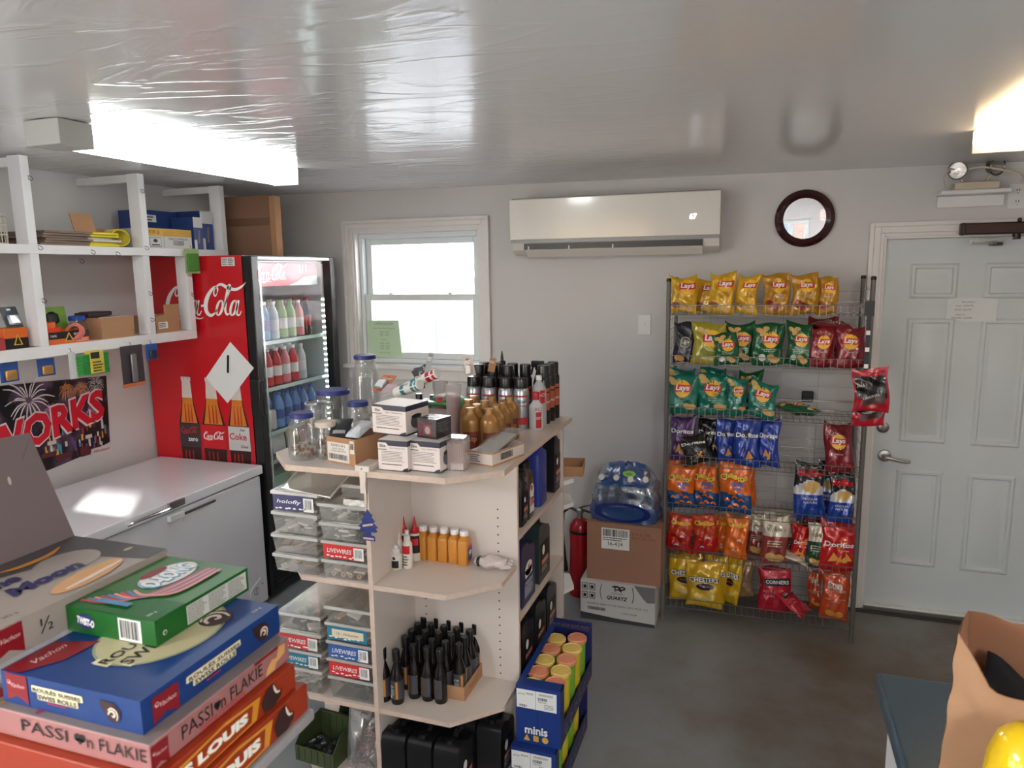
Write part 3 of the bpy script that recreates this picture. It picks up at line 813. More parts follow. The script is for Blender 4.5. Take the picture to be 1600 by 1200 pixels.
# ---------------------------------------------------------------- glass and plastic jars
shells = mat('mixed_shell_pasta_brown', (150, 112, 78), .7, var=.25, scale=40, bump=.5, bscale=50)
shellsP = mat('pink_tan_shells', (188, 158, 138), .7, var=.25, scale=60, bump=.5, bscale=60)
navy = mat('navy_blue_lid', (38, 50, 118), .4, var=.04)
cream = mat('cream_lid', (214, 200, 182), .5, var=.04)
def jar(label, x, y, z, H, r, lid=None, lidr=.78, fill=0.0, fm=None, neck=.74, top=None, lidh=.018):
    t = thing('plastic_jar', label, 'jar', (x, y, z))
    hb = H-lidh if lid else H
    mb = MB(); rr = [(r*.90, 0.0), (r, .012)]
    k = 6
    for i in range(k): rr += [(r*(1-.02*(i % 2)), .012+(hb*.72-.012)*(i+1)/k)]
    rr += [(r*.92, hb*.82), (r*neck, hb*.92), (r*neck, hb)]
    b0 = len(mb.f)
    mb.lathe(rr, JARP, 26)
    mb.f.pop(); mb.m.pop()          # open mouth
    mb.build('jar_body', t)
    if not lid: MB().lathe([(r*neck+.002, hb-.006), (r*neck+.004, hb-.003), (r*neck+.002, hb), (r*neck-.002, hb), (r*neck-.003, hb-.005)], JARP, 26).build('rim', t)
    if lid:
        mb = MB().lathe([(r*lidr, hb), (r*lidr, H-.004, lid), (r*lidr-.004, H, top or lid)], lid, 28); mb.build('lid', t)
    if fill:
        # loose odds and ends lying in the bottom of the jar
        rnd = random.Random(int(x*1000)); mb = MB()
        for i in range(int(70*fill)+10):
            a = rnd.random()*2*PI; q = r*.78*math.sqrt(rnd.random()); s = r*.12*rnd.uniform(.7, 1.4)
            zz = .010+rnd.random()*hb*fill*(1-.35*q/r); M = Matrix.Translation((q*math.cos(a), q*math.sin(a), zz)) @ Euler((rnd.random()*6, rnd.random()*6, 0)).to_matrix().to_4x4()
            mb.lathe([(s*.3, -s), (s*.8, -s*.4), (s, 0), (s*.7, s*.6), (s*.2, s)], fm if rnd.random() < .6 else shellsP, 7, M=M)
        o = mb.build('contents', t); o['kind'] = 'stuff'
    return t
jw = mat('lid_paper_top', (226, 224, 222), .5, var=.02)
def jarpx(label, px, pb, pt, wpx, **k):
    x, y, H, w = spot(px, pb, pt, wpx, ZT)
    return jar(label, x, y+w/2*.6, ZT+.0003, H, w/2, **k)
jarpx('clear jar with navy lid holding brown shell bits, at the left front of the top', 467, 719, 647, 47, lid=navy, top=jw, fill=.32, fm=shells)
jarpx('short clear jar with a cream lid between the shell jar and the cardboard box', 506, 717, 660, 33, lid=cream, lidr=1.0, fill=.55, fm=mat('rusty_odds', (140, 92, 66), .7, var=.2), neck=.85)
jarpx('open lidless clear jar behind the shell jar', 493, 694, 631, 44, neck=.9)
jarpx('wide clear jar with a broad blue lid behind the open jar', 516, 684, 611, 50, lid=navy, top=jw, lidr=1.02, neck=.9)
jarpx('clear jar with blue lid tucked behind the cardboard box of packets', 556, 688, 629, 38, lid=navy, lidr=.85, neck=.8)
jarpx('tall clear jar with navy lid and tan shells, standing in front of the window', 568, 655, 556, 41, lid=navy, lidr=.84, fill=.30, fm=shellsP)
P = at_z(497, 690, ZT); mb = MB()
for i in range(5): mb.lathe([(.004, 0), (.010, .004), (.008, .012)], mat('pine_cone_brown', (84, 62, 50), .8, var=.2), 8, M=Matrix.Translation((0, 0, i*.009)))
tag(mb.build('pine_cone', loc=(P.x-.012, P.y+.01, ZT+.045), rot=(0, R(-60), 0)), 'small dark brown pine cone poking out behind the cream lidded jar', 'pine cone')

# ---------------------------------------------------------------- cardboard box of pouches
def pxbox(px0, pb0, px1, pb1, z):
    """front face bottom corners on plane z -> left point and width (boxes here stand nearly square to the room)"""
    A = at_z(px0, pb0, z); B = at_z(px1, pb1, z)
    return A, B
A, B = pxbox(512, 721, 556, 729, ZT); w = (B-A).length; rz = math.atan2(B.y-A.y, B.x-A.x); H = at_y(512, 681, A.y).z-ZT
t = thing('cardboard_box', 'open brown cardboard box with a barcode label, filled with foil packets', 'box', (A.x, A.y, ZT), rz)
DPT = .17
mb = MB().open_box(0, w, 0, DPT, 0, H, .003, CARD, CARD_IN)
Tf = planeT((0, -.0002, 0), (1, 0, 0), (0, 0, 1), (0, -1, 0))
lab = mat('white_box_label', (220, 212, 204), .6, var=.02)
mb.rect(Tf, .004, w-.028, .006, H-.018, lab); mb.rect(Tf, w-.024, w-.004, H*.45, H-.006, lab)
mb.txt("BARBOUR'S", Tf, w*.42, H*.70, BLACK, w=w*.5, lift=.001); mb.txt('BLACK VENICE', Tf, w*.42, H*.57, BLACK, w=w*.4, lift=.001); mb.txt('SLICED NAPE WRAP', Tf, w*.42, H*.48, BLACK, w=w*.52, lift=.001)
barcode(mb, Tf, w*.08, w*.72, H*.16, H*.36, seed=3); barcode(mb, Tf, w-.021, w-.007, H*.62, H*.84, n=10)
mb.build('carton', t)
sil = mat('silver_foil_pouch', (190, 190, 192), .3, .5, .1, bump=.4)
bkf = mat('dark_pouch_print', (48, 48, 52), .35, var=.1)
def pouch(name, label, cat, w, h, d, m, seed, prints=None, parent=None, nu=10, nv=12):
    rnd = random.Random(seed); ph = [rnd.random()*6 for _ in range(6)]
    def surf(u, v, s):
        X = (u-.5)*w; Z = v*h; uu = 2*u-1
        th = d/2*max(0, 1-abs(uu)**2.4)**.6*max(0, math.sin(PI*min(1, max(0, v))))**.55
        th += .06*d*math.sin(7*u+ph[0]+4*v)*math.sin(9*v+ph[1])*(1-abs(uu))
        return Vector((X*(1-.05*math.sin(PI*v)), s*max(th, .0006), Z))
    mb = MB(); mb.grid(lambda u, v: surf(u, v, -1), nu, nv, m); mb.grid(lambda u, v: surf(1-u, v, 1), nu, nv, m)
    if prints:
        T = lambda a, b, hh=0.0: surf(a/w+.5, b/h, -1)+Vector((0, -hh-.0004, 0))
        prints(mb, T, w, h)
    return mb
for i, (x, y, rx, rz2, mm) in enumerate(((.035, .07, -62, 20, bkf), (.075, .09, -70, -10, sil), (.05, .12, -75, 60, bkf))):
    mb = pouch('p', '', '', .075, .11, .018, mm, i, (lambda mb, T, w, h: mb.rect(T, -w*.3, w*.3, h*.2, h*.35, sil, .0004, n=4)) if mm == bkf else None)
    q = Matrix.Rotation(rz, 3, 'Z') @ Vector((x, y-.05, H-.012+i*.006))
    tag(mb.build('foil_pouch', loc=(A.x+q.x, A.y+q.y, ZT+q.z), rot=(R(rx), 0, R(rz2))), ('black and silver foil pouch lying tilted at the front of the open box', 'crumpled all-silver foil pouch in the open box', 'dark foil pouch at the back of the open box')[i], 'pouch')

# ---------------------------------------------------------------- oil-filter cartons
fnavy = mat('filter_navy', (44, 44, 66), .35, var=.05)
fwhite = mat('filter_box_white', (226, 214, 208), .45, var=.02)
def filter_box(label, p, w, d, H, rz, dark=False):
    t = thing('oil_filter_box', label, 'box', p, rz)
    mb = MB()
    if dark:
        bm_ = mat('dark_photo_carton', (44, 38, 42), .22, var=.1, coat=.3); mb.box(0, w, 0, d, 0, H, bm_)
        Tf = planeT((0, -.0002, 0), (1, 0, 0), (0, 0, 1), (0, -1, 0))
        mr_ = mat('dull_red_print', (122, 44, 44), .4, var=.1); sl = mat('grey_print', (150, 146, 146), .35, .4, .05)
        lines(mb, Tf, w*.08, w*.92, H*.12, H*.86, 11, mr_, .45, 5); mb.rect(Tf, w*.35, w*.75, H*.2, H*.7, mr_, .0004); mb.disc(Tf, w*.56, H*.42, w*.13, H*.2, sl, .0012)
        Ts = planeT((w+.0002, 0, 0), (0, 1, 0), (0, 0, 1), (1, 0, 0)); lines(mb, Ts, d*.1, d*.9, H*.3, H*.85, 5, sl, .3, 2)
        Tt = planeT((0, 0, H+.0002), (1, 0, 0), (0, 1, 0)); mb.rect(Tt, w*.2, w*.8, d*.3, d*.7, sl, .0004)
    else:
        mb.box(0, w, 0, d, 0, H*.82, fwhite); mb.box(0, w, 0, d, H*.82, H, fnavy, mz=fwhite)
        Tf = planeT((0, -.0002, 0), (1, 0, 0), (0, 0, 1), (0, -1, 0)); Ts = planeT((w+.0002, 0, 0), (0, 1, 0), (0, 0, 1), (1, 0, 0))
        mb.poly([(0, H*.72), (w*.28, H*.72), (w*.36, H*.83), (w*.28, H*.92), (0, H*.92)], Tf, .0006, fwhite)
        mb.rect(Tf, 0, w*.3, H*.685, H*.71, fnavy); mb.txt('Elite', Tf, w*.17, H*.82, BLACK, h=H*.09, bold=.02, lift=.0014)
        mb.txt('Only 1 Needed Only', Tf, w*.66, H*.75, BLACK, w=w*.5, lift=.001)
        lines(mb, Tf, w*.12, w*.92, H*.30, H*.66, 7, mat('fine_grey_print', (120, 108, 106), .6, var=0), .32, 11, gaps=False)
        mb.rect(Tf, w*.12, w*.8, H*.20, H*.225, BLACK); mb.poly([(w*.72, 0), (w, 0), (w, H*.14), (w*.88, H*.10), (w*.80, H*.03)], Tf, .0006, fnavy)
        mb.rect(Tf, 0, w, 0, H*.03, fnavy); mb.rect(Ts, 0, d, 0, H*.06, fnavy)
        mb.disc(Ts, d*.45, H*.42, d*.25, H*.24, mat('filter_picture_grey', (92, 98, 104), .4, var=.1), .0006); mb.disc(Ts, d*.45, H*.60, d*.22, H*.07, BLACK, .0012)
    mb.build('carton', t, bevel=.0015)
    return t
def fb(label, a, b_, topy, z, d=None, dark=False):
    A, B = at_z(*a, z), at_z(*b_, z); w = (B-A).length; rz = math.atan2(B.y-A.y, B.x-A.x)
    H = at_y(a[0], topy, A.y).z-z
    return filter_box(label, (A.x, A.y, z), w, d or w*.95, H, rz, dark), H, A
o1, H1, A1 = fb('white oil filter box with navy top, lower left of the pile', (592, 734), (638, 738), 687, ZT)
o2, H2, A2 = fb('white oil filter box with navy top, lower right of the pile', (641, 735), (688, 740), 688, ZT)
z2 = ZT+max(H1, H2)+.0005
fb('white oil filter box with navy top, stacked highest on the pile', (583, 676), (635, 682), 631, z2)
fb('smaller dark oil filter box with red print, stacked on the right of the pile', (652, 683), (682, 687), 653, z2, d=.085, dark=True)
# clear plastic case of cards
A = at_z(697, 735, ZT); B = at_z(726, 737, ZT); w = (B-A).length; H = at_y(697, 684, A.y).z-ZT
t = thing('clear_plastic_case', 'upright clear plastic case full of pinkish cards beside the filter boxes', 'case', (A.x, A.y, ZT), .04)
MB().box(0, w, 0, w*.9, 0, H, BAGP).build('case', t, bevel=.003)
mb = MB(); pk = mat('pinkish_card_stock', (208, 178, 172), .6, var=.06, scale=60)
for i in range(9): mb.box(.004+i*(w-.01)/9, .004+i*(w-.01)/9+(w-.01)/9*.75, .006, w*.8, .003, H*.86-.003*(i % 3), pk)
o = mb.build('contents', t); o['kind'] = 'stuff'
# low tray carton with a bag
A = at_z(734, 724, ZT); B = at_z(762, 729, ZT); C = at_z(793, 706, ZT); w = (B-A).length; dd = .19; H = at_y(734, 703, A.y).z-ZT
rz = math.atan2(B.y-A.y, B.x-A.x)
t = thing('cardboard_tray', 'low white and brown cardboard tray near the front corner of the island top', 'tray', (A.x, A.y, ZT), rz-.0)
cw = mat('white_coated_carton', (214, 202, 194), .6, var=.03)
mb = MB().open_box(0, w+.02, 0, dd, 0, H, .003, cw, CARD_IN)
Tf = planeT((0, -.0002, 0), (1, 0, 0), (0, 0, 1), (0, -1, 0)); Ts = planeT((w+.0202, 0, 0), (0, 1, 0), (0, 0, 1), (1, 0, 0))
mb.rect(Tf, 0, w+.02, 0, H*.12, CARD); mb.rect(Tf, 0, w+.02, H*.88, H, CARD); mb.rect(Ts, 0, dd, 0, H*.14, CARD); mb.rect(Ts, 0, dd, H*.9, H, CARD)
lines(mb, Tf, w*.05, w*.6, H*.2, H*.8, 4, BLACK, .4, 3); barcode(mb, Ts, dd*.25, dd*.62, H*.3, H*.8, seed=8)
mb.build('carton', t)
mb = pouch('b', '', '', .10, .20, .05, BAGP, 5, None)
def wr(mb_, T, w, h): pass
mb2 = pouch('b', '', '', .085, .15, .035, mat('white_bag_filling', (214, 208, 200), .5, var=.15, scale=30, bump=.6, bscale=40), 6, None)
bg = thing('plastic_bag', 'clear plastic bag of white pieces lying in the low cardboard tray', 'bag', (A.x+.040, A.y+.02, ZT+.030), rot=(R(-74), 0, R(-14)))
mb.build('film', bg); mb2.build('contents', bg, loc=(0, 0, .012))
# two lidless clear canisters of red pellets
redp = mat('pinkish_pellets', (186, 140, 140), .7, var=.25, scale=120)
for i, (px, pb, pt, w_, lab_) in enumerate(((687, 668, 598, 24, 'clear frosted canister with a red stripe, standing behind its twin'), (707, 684, 602, 25, 'clear frosted canister of pinkish pellets beside the dark filter box'))):
    x, y, H, w = spot(px, pb, pt, w_, ZT); r = w/2
    t = thing('clear_canister', lab_, 'canister', (x, y+.02, ZT))
    mb = MB().lathe([(r*.88, 0), (r*.9, .003), (r*.92, H*.82), (r, H*.84), (r*1.02, H)], clear('frosted_plastic', (238, 232, 232), refl=.12, haze=.35), 22); mb.f.pop(); mb.m.pop(); mb.build('tube', t)
    mb = MB().lathe([(r*.80, .002), (r*.82, H*(.60 if i == 0 else .76))], redp, 18)
    o = mb.build('contents', t); o['kind'] = 'stuff'
    if i == 0: mb = MB(); mb.rect(cylT(r*.93), -.002, r*.6, H*.05, H*.68, RED, .0006, n=6); mb.build('stripe', t)

# ---------------------------------------------------------------- bronze additive bottles
gb = bottle('additive_bottle', 'x', .168, .036, goldp, goldp, .70, .46, .07, .50, flat=.8, bands=((.012, .085, -.028, .034, goldlab),), texts=(('stp', .008, .055, .02, mat('gold_print', (196, 150, 84), .4, var=0)),))
gpos = [(735.5, 2.345, 'nearest left bronze bottle with dark label, right of the canisters'), (765, 2.35, 'nearest right bronze bottle, just behind the low cardboard tray'),
        (746, 2.42, 'bronze bottle in the second row, behind and between the nearest pair'), (776, 2.425, 'bronze bottle at the right end of the second row'),
        (733, 2.50, 'bronze bottle at the left end of the third row, by the canisters'), (758.5, 2.495, 'bronze bottle in the middle of the third row'), (786, 2.505, 'bronze bottle at the right end of the third row'),
        (797, 2.60, 'right-hand bronze bottle with red label, beside the silver cans'), (741, 2.58, 'bronze bottle at the left of the back row'), (769, 2.58, 'bronze bottle in the middle of the back row')]
for i, (px, y, l) in enumerate(gpos):
    o = gb if i == 0 else dup(gb); atpx(o, px, y, ZT, 660); o['label'] = l; o['group'] = 'bronze additive bottles on the island top'; o.rotation_euler = (0, 0, R(18+7*(i % 3)))
# ---------------------------------------------------------------- silver cans with black caps
sb = spray_can('spray_can', 'x', .212, .0325, silver, cap_bk, bands=((.135, .142, -.03, .03, redlab), (.02, .05, -.01, .03, redlab)), texts=(('Glass', .006, .118, .013, BLACK), ('CLEANER', .006, .098, .008, redlab)))
for i, (px, y, l) in enumerate(((740, 2.80, 'silver spray can with black cap, leftmost of the silver row'), (764, 2.79, 'silver spray can with black cap, second from left in the silver row'), (790, 2.79, 'silver spray can with black cap, third from left in the silver row'), (814, 2.795, 'silver spray can with black cap, right end of the row by the acetone bottle'))):
    o = sb if i == 0 else dup(sb); atpx(o, px, y, ZT); o['label'] = l; o['group'] = 'silver spray cans on the island top'; o.rotation_euler = (0, 0, R(14))
dk = mat('black_can_body', (38, 36, 38), .25, .3, .05); org = mat('orange_can_label', (176, 84, 52), .4, var=.05); tg = mat('teal_grey_can_label', (92, 104, 110), .4, var=.05)
bk = spray_can('spray_can', 'x', .250, .029, dk, cap_bk, bands=((.06, .135, .0, .03, org), (.05, .12, -.03, -.004, tg), (.14, .155, -.01, .03, org)), texts=(('BRAKE', .01, .095, .010, WHITE),))
kpos = [(748, 2.895, 'black-capped dark spray can at the left of the front dark row'), (770, 2.885, 'black-capped dark spray can in the middle of the front dark row'), (793, 2.885, 'black-capped dark spray can at the right of the front dark row'),
        (757, 2.965, 'dark spray can in the rear dark row, left'), (779, 2.96, 'dark spray can in the rear dark row, middle'), (801.5, 2.955, 'dark spray can in the rear dark row, right'),
        (821, 2.94, 'dark spray can standing alone behind the acetone bottles'), (849, 2.915, 'black spray can with orange label, nearest in the right-edge file'), (857, 2.98, 'black spray can second in the right-edge file'), (864, 3.042, 'black spray can farthest in the right-edge file')]
for i, (px, y, l) in enumerate(kpos):
    o = bk if i == 0 else dup(bk); atpx(o, px, y, ZT); o['label'] = l; o['group'] = 'dark spray cans on the island top'; o.rotation_euler = (0, 0, R(20))
# black pointed-nozzle bottle and trigger bottle at the back
x, y, H, w = at_y(785, 600, 3.035).x, 3.035, at_y(785, 548, 3.035).z-ZT, .030
t = thing('nozzle_bottle', 'black bottle with a pointed applicator nozzle rising behind the spray cans', 'bottle', (x, y, ZT))
MB().lathe([(w*.9, 0), (w*.95, .005), (w*.95, H*.62), (w*.5, H*.74)], PLASTIC_BK, 20).build('bottle_body', t)
MB().lathe([(w*.5, H*.74), (w*.55, H*.75), (w*.55, H*.84), (w*.25, H*.85), (w*.22, H*.90), (w*.08, H*.99), (w*.03, H)], PLASTIC_BK, 16).build('nozzle', t)
x, y, H, w = at_y(841, 600, 3.03).x, 3.03, at_y(841, 563, 3.03).z-ZT, .028
t = thing('trigger_bottle', 'dark trigger spray bottle behind the black cans at the right', 'bottle', (x, y, ZT))
MB().lathe([(w*.8, 0), (w*.85, .005), (w*.85, H*.6), (w*.4, H*.78), (w*.3, H*.85)], PLASTIC_BK, 18, sy=.6).build('bottle_body', t)
mb = MB(); mb.box(-.03, .026, -.012, .012, H*.88, H*.99, PLASTIC_BK); mb.box(-.012, .012, -.010, .010, H*.83, H*.89, PLASTIC_BK); mb.bar((-.024, 0, H*.88), (-.034, 0, H*.74), .01, .006, PLASTIC_BK, (0, 1, 0))
mb.build('trigger_head', t, bevel=.003)
# acetone
acw = mat('acetone_white_plastic', (214, 214, 216), .4, var=.02)
ab = lambda lab_, cap: bottle('acetone_bottle', lab_, .155, .029, acw, cap, .60, .42, .20, .52, bands=((.008, .075, .0, .026, redlab), (.075, .10, .004, .026, acw)), texts=(('ACE', .013, .087, .014, redlab), ('100%', .013, .05, .012, WHITE)))
o = ab('white acetone bottle with a red cap at the right of the island top', RED); atpx(o, 837, 2.795, ZT); o.rotation_euler = (0, 0, R(16))
o = bottle('acetone_bottle', 'taller grey acetone bottle with a white cap, behind the red-capped one', .215, .031, mat('grey_plastic', (176, 178, 180), .4, var=.02), cap_w, .70, .36, .09, .42, bands=((.10, .155, .004, .028, redlab),), texts=(('ACE', .015, .135, .014, WHITE),))
atpx(o, 842, 2.862, ZT); o.rotation_euler = (0, 0, R(16))
# little dark bottles with black caps
blu = mat('deep_blue_glass', (26, 62, 104), .15, var=.05); nvb = mat('dark_navy_bottle', (34, 36, 56), .2, var=.05)
for i, (px, pb, pt, m_, l) in enumerate(((653, 662, 616, blu, 'small blue bottle with black cap behind the top filter box'), (675, 664, 618, nvb, 'small dark bottle with black cap left of the clear canisters'), (664, 650, 624, navy, 'small indigo pot between the two little bottles'))):
    x, y, H, w = spot(px, pb, pt, 14 if i < 2 else 13, ZT)
    o = bottle('small_bottle', l, H, w*.62, m_, cap_bk if i < 2 else cap_w, .55, .5, .24, .62, bands=((H*.25, H*.4, -.008, .008, WHITE),)); o.location = (x, y+.02, ZT)

# ---------------------------------------------------------------- tubes, blister cards and packets in front of the window
grn = mat('green_glossy_packet', (34, 122, 48), .3, var=.12, bump=.3, bscale=20)
teal = mat('teal_print', (64, 128, 136), .4, var=0)
def caulk(label, pa, pb_, za, zb, ya, yb, red):
    a = at_y(pa[0], pa[1], ya); b_ = at_y(pb_[0], pb_[1], yb)
    d = (b_-a); L = d.length; rot = d.to_track_quat('Z', 'Y').to_euler()
    t = thing('caulking_tube', label, 'tube', a, rot=rot); r = .0205
    mb = MB().lathe([(.0035, -.10), (.007, -.03), (.019, -.012), (r, 0), (r, L), (r*.9, L+.002)], PLASTIC_W, 20)
    T = cylT(r)
    T2 = lambda u, v, h=0.0: Vector((-(r+h)*math.sin(u/r), (r+h)*math.cos(u/r), v))
    mm = RED if red else teal
    for TT in (T, T2):
        mb.rect(TT, -.03, .03, L*.72, L*.84, mm, .0005, n=10); mb.rect(TT, -.03, .03, L*.90, L*.97, mm, .0005, n=10); mb.rect(TT, -.03, .03, L*.25, L*.42, teal, .0005, n=10)
        mb.rect(TT, -.012, .02, L*.45, L*.62, mat('beige_tube_print', (190, 180, 160), .4, var=0), .0005, n=8)
    mb.build('tube', t)
    return t
caulk('white caulking tube with red bands, lying tilted over the packets', (634, 606), (683, 583), 0, 0, 2.62, 2.58, True)
caulk('white caulking tube with teal bands, lying just below the red-banded one', (622, 612), (656, 601), 0, 0, 2.55, 2.50, False)
x, y, H, w = spot(722, 625, 582, 70, ZT)
t = thing('packet_carton', 'grey folding carton holding up the green packets behind the canisters', 'carton', (-1.31, 2.69, ZT+.0005), .0)
MB().open_box(0, .26, 0, .055, 0, .085, .003, mat('grey_board', (150, 140, 134), .8, var=.06)).build('carton', t)
def green_packet(label, loc, rot, w, h):
    mb = pouch('g', '', '', w, h, .022, grn, int(w*1000), None, nu=14, nv=16)
    tag(mb.build('green_packet', loc=loc, rot=rot), label, 'packet')
green_packet('glossy green packet lying on the grey carton before the window, right', (-1.10, 2.72, ZT+.10), (R(-82), R(-8), R(72)), .11, .20)
green_packet('second glossy green packet fanned out beneath, pointing left', (-1.16, 2.72, ZT+.092), (R(-84), R(4), R(95)), .11, .19)
green_packet('flat green packet sticking out behind the top filter box', (-1.50, 2.50, ZT+.045), (R(-86), 0, R(-70)), .09, .17)
def blister(label, px, py, y, w, h, mt, lean=(R(-18), 0, 0), blob=None, hole=True, cat='blister card', name='blister_card'):
    P = at_y(px, py, y)
    t = thing(name, label, cat, P, rot=lean)
    T = planeT((0, 0, 0), (1, 0, 0), (0, 0, 1), (0, -1, 0))
    mb = MB(); mb.prism([(-w/2, -h), (w/2, -h), (w/2, -.004), (w/2-.004, 0), (-w/2+.004, 0), (-w/2, -.004)], T, -.001, 0, mt)
    if hole: mb.disc(T, 0, -.012, .008, .004, mat('hole_shadowless_grey', (120, 120, 120), .8, var=0), .0006, 12)
    lines(mb, T, -w*.4, w*.4, -h*.4, -h*.2, 3, WHITE if mt != WHITE else BLACK, .4, 3)
    mb.build('card', t)
    if blob: MB().box(-w*.32, w*.32, -.018, -.001, -h*.92, -h*.42, blob).build('blister', t, bevel=.005)
    return t
gyc = mat('grey_hang_card', (150, 152, 154), .5, var=.03); orc = mat('orange_hang_card', (206, 108, 62), .5, var=.04); bkc = mat('black_hang_card', (44, 44, 48), .4, var=.04)
blister('orange topped hang card lying at the left of the window clutter', 610, 586, 2.72, .075, .10, orc, (R(-55), 0, R(-12)), sil)
blister('black hang card with punched hole standing left of the green packets', 653, 574, 2.70, .045, .09, bkc, (R(-10), R(-10), 0), sil)
blister('narrow grey hang tag sticking up above the green packets', 674, 551, 2.68, .024, .09, gyc, (R(-8), R(12), 0))
blister('torn clear-topped hang card at the right end of the green packets', 729, 557, 2.66, .045, .08, mat('tan_hang_card', (196, 178, 166), .5, var=.06), (R(-5), R(-14), 0), BAGP)
blister('dark tipped tool card beside the black hang card', 668, 573, 2.71, .03, .07, bkc, (R(-20), R(60), 0))
blister('pale packet with pink edge under the caulking tubes', 625, 600, 2.63, .11, .09, mat('pale_pink_packet', (214, 190, 190), .4, var=.08), (R(-75), 0, R(8)))
blister('tan paper card poking up behind the spray cans', 771, 559, 2.80, .03, .06, CARD, (R(-5), R(10), 0))
# ================================================================ END SHELVES (camera side)
Z1, Z2, Z3 = ENDZ
# five amber bottles with white caps
amb = mat('amber_orange_liquid_bottle', (206, 136, 52), .3, var=.04, coat=.2)
blab = mat('blue_bottle_label', (64, 74, 128), .4, var=.08)
def flat_bottle(name, label, H, w, d, body, cap, shoulder=.7, capr=.3, caph=.13, side=None, front=None, group=None, cat='bottle'):
    """rounded rectangular bottle: w along x, d along y"""
    t = thing(name, label, cat, group=group)
    n = 24
    def ring(sx, sy, z, e=.45):
        out = []
        for i in range(n):
            a = 2*PI*i/n; c, s = math.cos(a), math.sin(a)
            out.append(Vector((math.copysign(abs(c)**e, c)*sx, math.copysign(abs(s)**e, s)*sy, z)))
        return out
    hn = H*(1-caph); hs = H*shoulder; cr = capr*min(w, d)
    cr = max(cr, .008)
    rows = [(w/2*.9, d/2*.9, 0, .4), (w/2, d/2, .006, .4), (w/2, d/2, hs, .4), (w/2*.94, d/2*.94, hs+(hn-hs)*.2, .45), (w/2*.66, d/2*.7, hs+(hn-hs)*.62, .6), (cr*.9, cr*.9, hs+(hn-hs)*.86, 1), (cr*.9, cr*.9, hn, 1)]
    V = [p for r_ in rows for p in ring(*r_)]; F = [tuple(range(n-1, -1, -1)), tuple((len(rows)-1)*n+i for i in range(n))]
    for j in range(len(rows)-1):
        for i in range(n): F.append((j*n+i, j*n+(i+1) % n, (j+1)*n+(i+1) % n, (j+1)*n+i))
    mb = MB().add(V, F, body)
    if front: front(mb, planeT((0, -d/2-.0006, 0), (1, 0, 0), (0, 0, 1), (0, -1, 0)), w, H)
    if side:
        side(mb, planeT((w/2+.0006, 0, 0), (0, 1, 0), (0, 0, 1), (1, 0, 0)), d, H)
    mb.build('bottle_body', t)
    MB().lathe([(cr, hn), (cr, H-.003), (cr*.9, H)], cap, 18).build('cap', t)
    return t
def amb_side(mb, T, w, H):
    mb.rect(T, -w*.36, w*.36, H*.12, H*.52, blab); mb.disc(T, 0, H*.36, w*.22, H*.07, WHITE, .0012); mb.rect(T, -w*.3, w*.3, H*.5, H*.58, RED, .0012)
fb0 = flat_bottle('amber_bottle', 'x', .125, .040, .060, amb, cap_w, .70, .40, .145, side=amb_side)
for i, (px, pb, l) in enumerate(((660, 876, 'farthest left of the five white-capped amber bottles, half behind the glue'), (676, 878, 'second from left of the five amber bottles'), (692.5, 880, 'middle one of the five amber bottles'), (709, 882, 'second from right of the five amber bottles'), (724, 885, 'right end amber bottle, its red and blue label showing'))):
    o = fb0 if i == 0 else dup(fb0); P = at_z(px-3, pb, Z1); o.location = (P.x, P.y+.032, Z1); o.rotation_euler = (0, 0, R(4)); o['label'] = l; o['group'] = 'amber bottles on the upper end shelf'
# glue and spray bottles
gw = mat('cream_glue_bottle', (226, 220, 208), .45, var=.02)
def small_round(label, px, pb, pt, wpx, body, cap, tip=None, prints=None, cat='bottle', name='glue_bottle', yo=0.0, stand=Z1):
    x, y, H, w = spot(px, pb, pt, wpx, stand); r = w/2; y += r+yo
    t = thing(name, label, cat, (x, y, stand))
    hb = H*(.62 if tip else .72)
    mb = MB().lathe([(r*.95, 0), (r, .003), (r, hb*.88), (r*.6, hb)], body, 20)
    if prints: prints(mb, cylT(r), r, hb)
    mb.build('bottle_body', t)
    if tip: MB().lathe([(r*.62, hb), (r*.66, hb+H*.08), (r*.30, hb+H*.16), (r*.22, H*.86), (r*.06, H)], tip, 16).build('nozzle_tip', t)
    else: MB().lathe([(r*.62, hb), (r*.66, hb+.004), (r*.62, H*.86), (r*.40, H*.88), (r*.38, H)], cap, 16).build('cap', t)
    return t
def pr_a(mb, T, r, h):
    mb.rect(T, -r*.8, r*.8, h*.12, h*.55, BLACK, .0005, n=6); mb.disc(T, 0, h*.70, r*.3, r*.3, BLACK, .0006, 10)
def pr_b(mb, T, r, h):
    mb.rect(T, -r*.9, r*.9, h*.55, h*.85, RED, .0005, n=6); lines(mb, T, -r*.7, r*.7, h*.1, h*.5, 4, BLACK, .4, 2)
def pr_c(mb, T, r, h):
    mb.rect(T, -r*1.2, r*1.2, h*.30, h*.95, BLACK, .0005, n=6); mb.rect(T, -r*.2, r*.9, h*.6, h*.85, RED, .001, n=5)
small_round('small white bottle with black print, front left on the upper end shelf', 616, 891, 855, 18, gw, cap_w, prints=pr_a)
small_round('white pump bottle with a red and black label, in front on the upper end shelf', 634, 889, 831, 16, gw, gw, prints=pr_b)
small_round('plain white pump bottle behind the front pair, against the divider', 620, 882, 829, 14, gw, gw)
small_round('black and white glue bottle with red pointed tip, left one', 629, 877, 810, 15, gw, gw, tip=RED, prints=pr_c, yo=.004)
small_round('black and white glue bottle with red pointed tip, right one beside the amber bottles', 643, 879, 812, 20, gw, gw, tip=RED, prints=pr_c, yo=.012)
